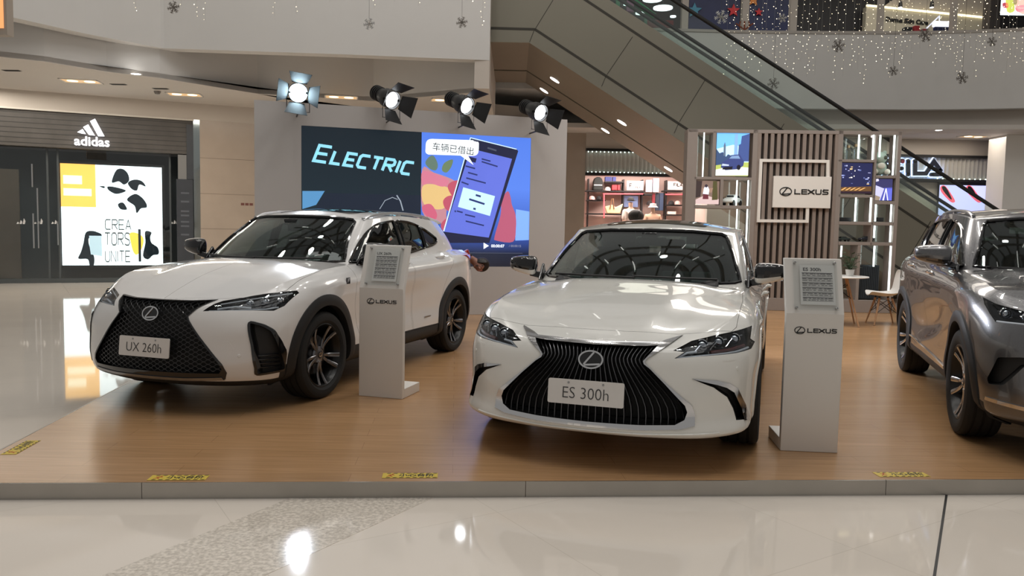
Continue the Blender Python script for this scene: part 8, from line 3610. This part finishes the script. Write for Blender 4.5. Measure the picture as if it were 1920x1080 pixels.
def build_atrium():
    """roof of the hall above and behind the viewpoint: ring beams with lamp bars"""
    m = MB()
    c = Vector((1.0, 8.0, 0))
    for i, R in enumerate((2.6, 4.4, 6.2, 8.0, 10.0)):
        z = 14.2 - i * .35
        n = 72
        m.tube([(c.x + R * math.cos(2 * PI * k / n), c.y + R * math.sin(2 * PI * k / n), z) for k in range(n)], .28, 6, 0, closed=True)
        k = 8 + 2 * i
        for j in range(k):
            a = 2 * PI * j / k
            d = Vector((math.cos(a), math.sin(a), 0))
            p = c + d * R
            m.bar((p.x - d.x * .55, p.y - d.y * .55, z - .32), (p.x + d.x * .55, p.y + d.y * .55, z - .32), .06, .04, 1)
    for j in range(24):
        a = 2 * PI * j / 24
        d = Vector((math.cos(a), math.sin(a), 0))
        m.bar((c.x + d.x * 1.0, c.y + d.y * 1.0, 14.7), (c.x + d.x * 12, c.y + d.y * 12, 13.0), .16, .3, 0)
    struct(m.build('ceiling', [mat('roof_beam', (.30, .30, .29), .6), emis('roof_lamp', (1, .97, .92), 3.5)], None))
# ================================================================== assemble
def area(name, loc, target, size, energy, col=(1, 1, 1), sy=None, shape='RECTANGLE'):
    d = bpy.data.lights.new(name, 'AREA')
    d.energy = energy
    d.shape = shape
    d.size = size
    d.size_y = sy or size
    d.color = col
    o = bpy.data.objects.new(name, d)
    COL.objects.link(o)
    o.location = loc
    o.rotation_euler = (Vector(target) - Vector(loc)).to_track_quat('-Z', 'Y').to_euler()
    return o


make_camera()
env_mats()
build_floor()
build_platform()
CM = car_mats()
build_es(CM)
build_ux(CM)
build_nx(CM)
lectern((-1.209, 6.267), (-.847, 6.161), 'UX 260h', 'white information lectern with a spec sheet beside the white crossover')
lectern((1.704, 4.898), (2.048, 4.863), 'ES 300h', 'white information lectern with a spec sheet between the white sedan and the grey car')
ZTOP = build_led_wall()
L1 = emis('lamp_hot', (.62, .86, 1.0), 60)
L2 = emis('lamp_white', (.92, .96, 1.0), 7)
par_lamp(559, 174, .45, (-.3, 1.5, 1.3), 'dazzling stage lamp aimed at the viewer, leftmost on the screen wall', L1, True, 420, ZTOP, 46)
par_lamp(734, 187, .45, (4.0, 6.0, .2), 'black stage lamp left of the speech bubble, second from the dazzling one', L2, True, 480, ZTOP, 44)
par_lamp(874, 198, .45, (4.8, 6.2, .2), 'black stage lamp over the phone picture, third from the dazzling one', L2, True, 480, ZTOP, 44)
par_lamp(1012, 211, .45, (5.2, 6.0, .4), 'black stage lamp at the right end of the screen wall', L2, True, 480, ZTOP, 44)
build_shelf_wall()
build_furniture()
build_person()
build_left_shop()
RUN, PR, ZT = build_galleries()
build_escalator()
build_back_shop()
build_upper(ZT)
build_fairy(RUN, PR)
build_misc()
build_atrium()
m = MB()
m.box((-27, 34, 0), (27, 34.2, 12))
struct(m.build('wall_back', mat('far_dark', (.06, .06, .06), .8)))

# light: overcast skylight over the atrium, gallery lamps
wd = bpy.data.worlds.new('hall_air')
SC.world = wd
wd.use_nodes = True
bg = wd.node_tree.nodes['Background']
bg.inputs[0].default_value = (1.0, .97, .93, 1)
bg.inputs[1].default_value = .25
area('atrium_skylight', (1.5, 4.0, 15.6), (1.5, 5.5, 0), 13, 760, (1, .98, .95), 9)
for k in range(14):
    a = 2 * PI * k / 14
    x, y = 1.2 + (7.6 if k % 2 else 4.4) * math.cos(a), 9.5 + (5.2 if k % 2 else 2.8) * math.sin(a)
    area('atrium_lamp', (x, y, 12.4), (x * .8 + .2, y + .6, 0), .5, 52, (1, .96, .90), shape='DISK')
area('gallery_lamps_left', (-8.3, 16.4, ZC - .05), (-8.3, 16.4, 0), 8, 190, (1, .93, .82), 1.2)
area('gallery_lamps_right', (9, 22.2, ZC - .05), (9, 22.2, 0), 9, 90, (1, .90, .78), .8)
area('upper_fill', (9, 25, 10.1), (9, 25.6, 0), 12, 160, (1, .92, .8), 2)  # unseen fill added so the upper shop fronts are not black
area('display_fill', (4.2, 10.8, 4.6), (4.2, 10.8, 0), 3.5, 120, (1, .93, .85), 1.5)  # unseen fill added to brighten the back part of the platform

SC.view_settings.view_transform = 'Standard'
SC.view_settings.look = 'None'
SC.view_settings.gamma = 1
SC.view_settings.exposure = 0.0
SC.view_settings.use_curve_mapping = False
SC.cycles.use_denoising = True
SC.cycles.max_bounces = 10
SC.cycles.transparent_max_bounces = 24
SC.cycles.sample_clamp_indirect = 6
SC.cycles.caustics_reflective = False
SC.cycles.caustics_refractive = False
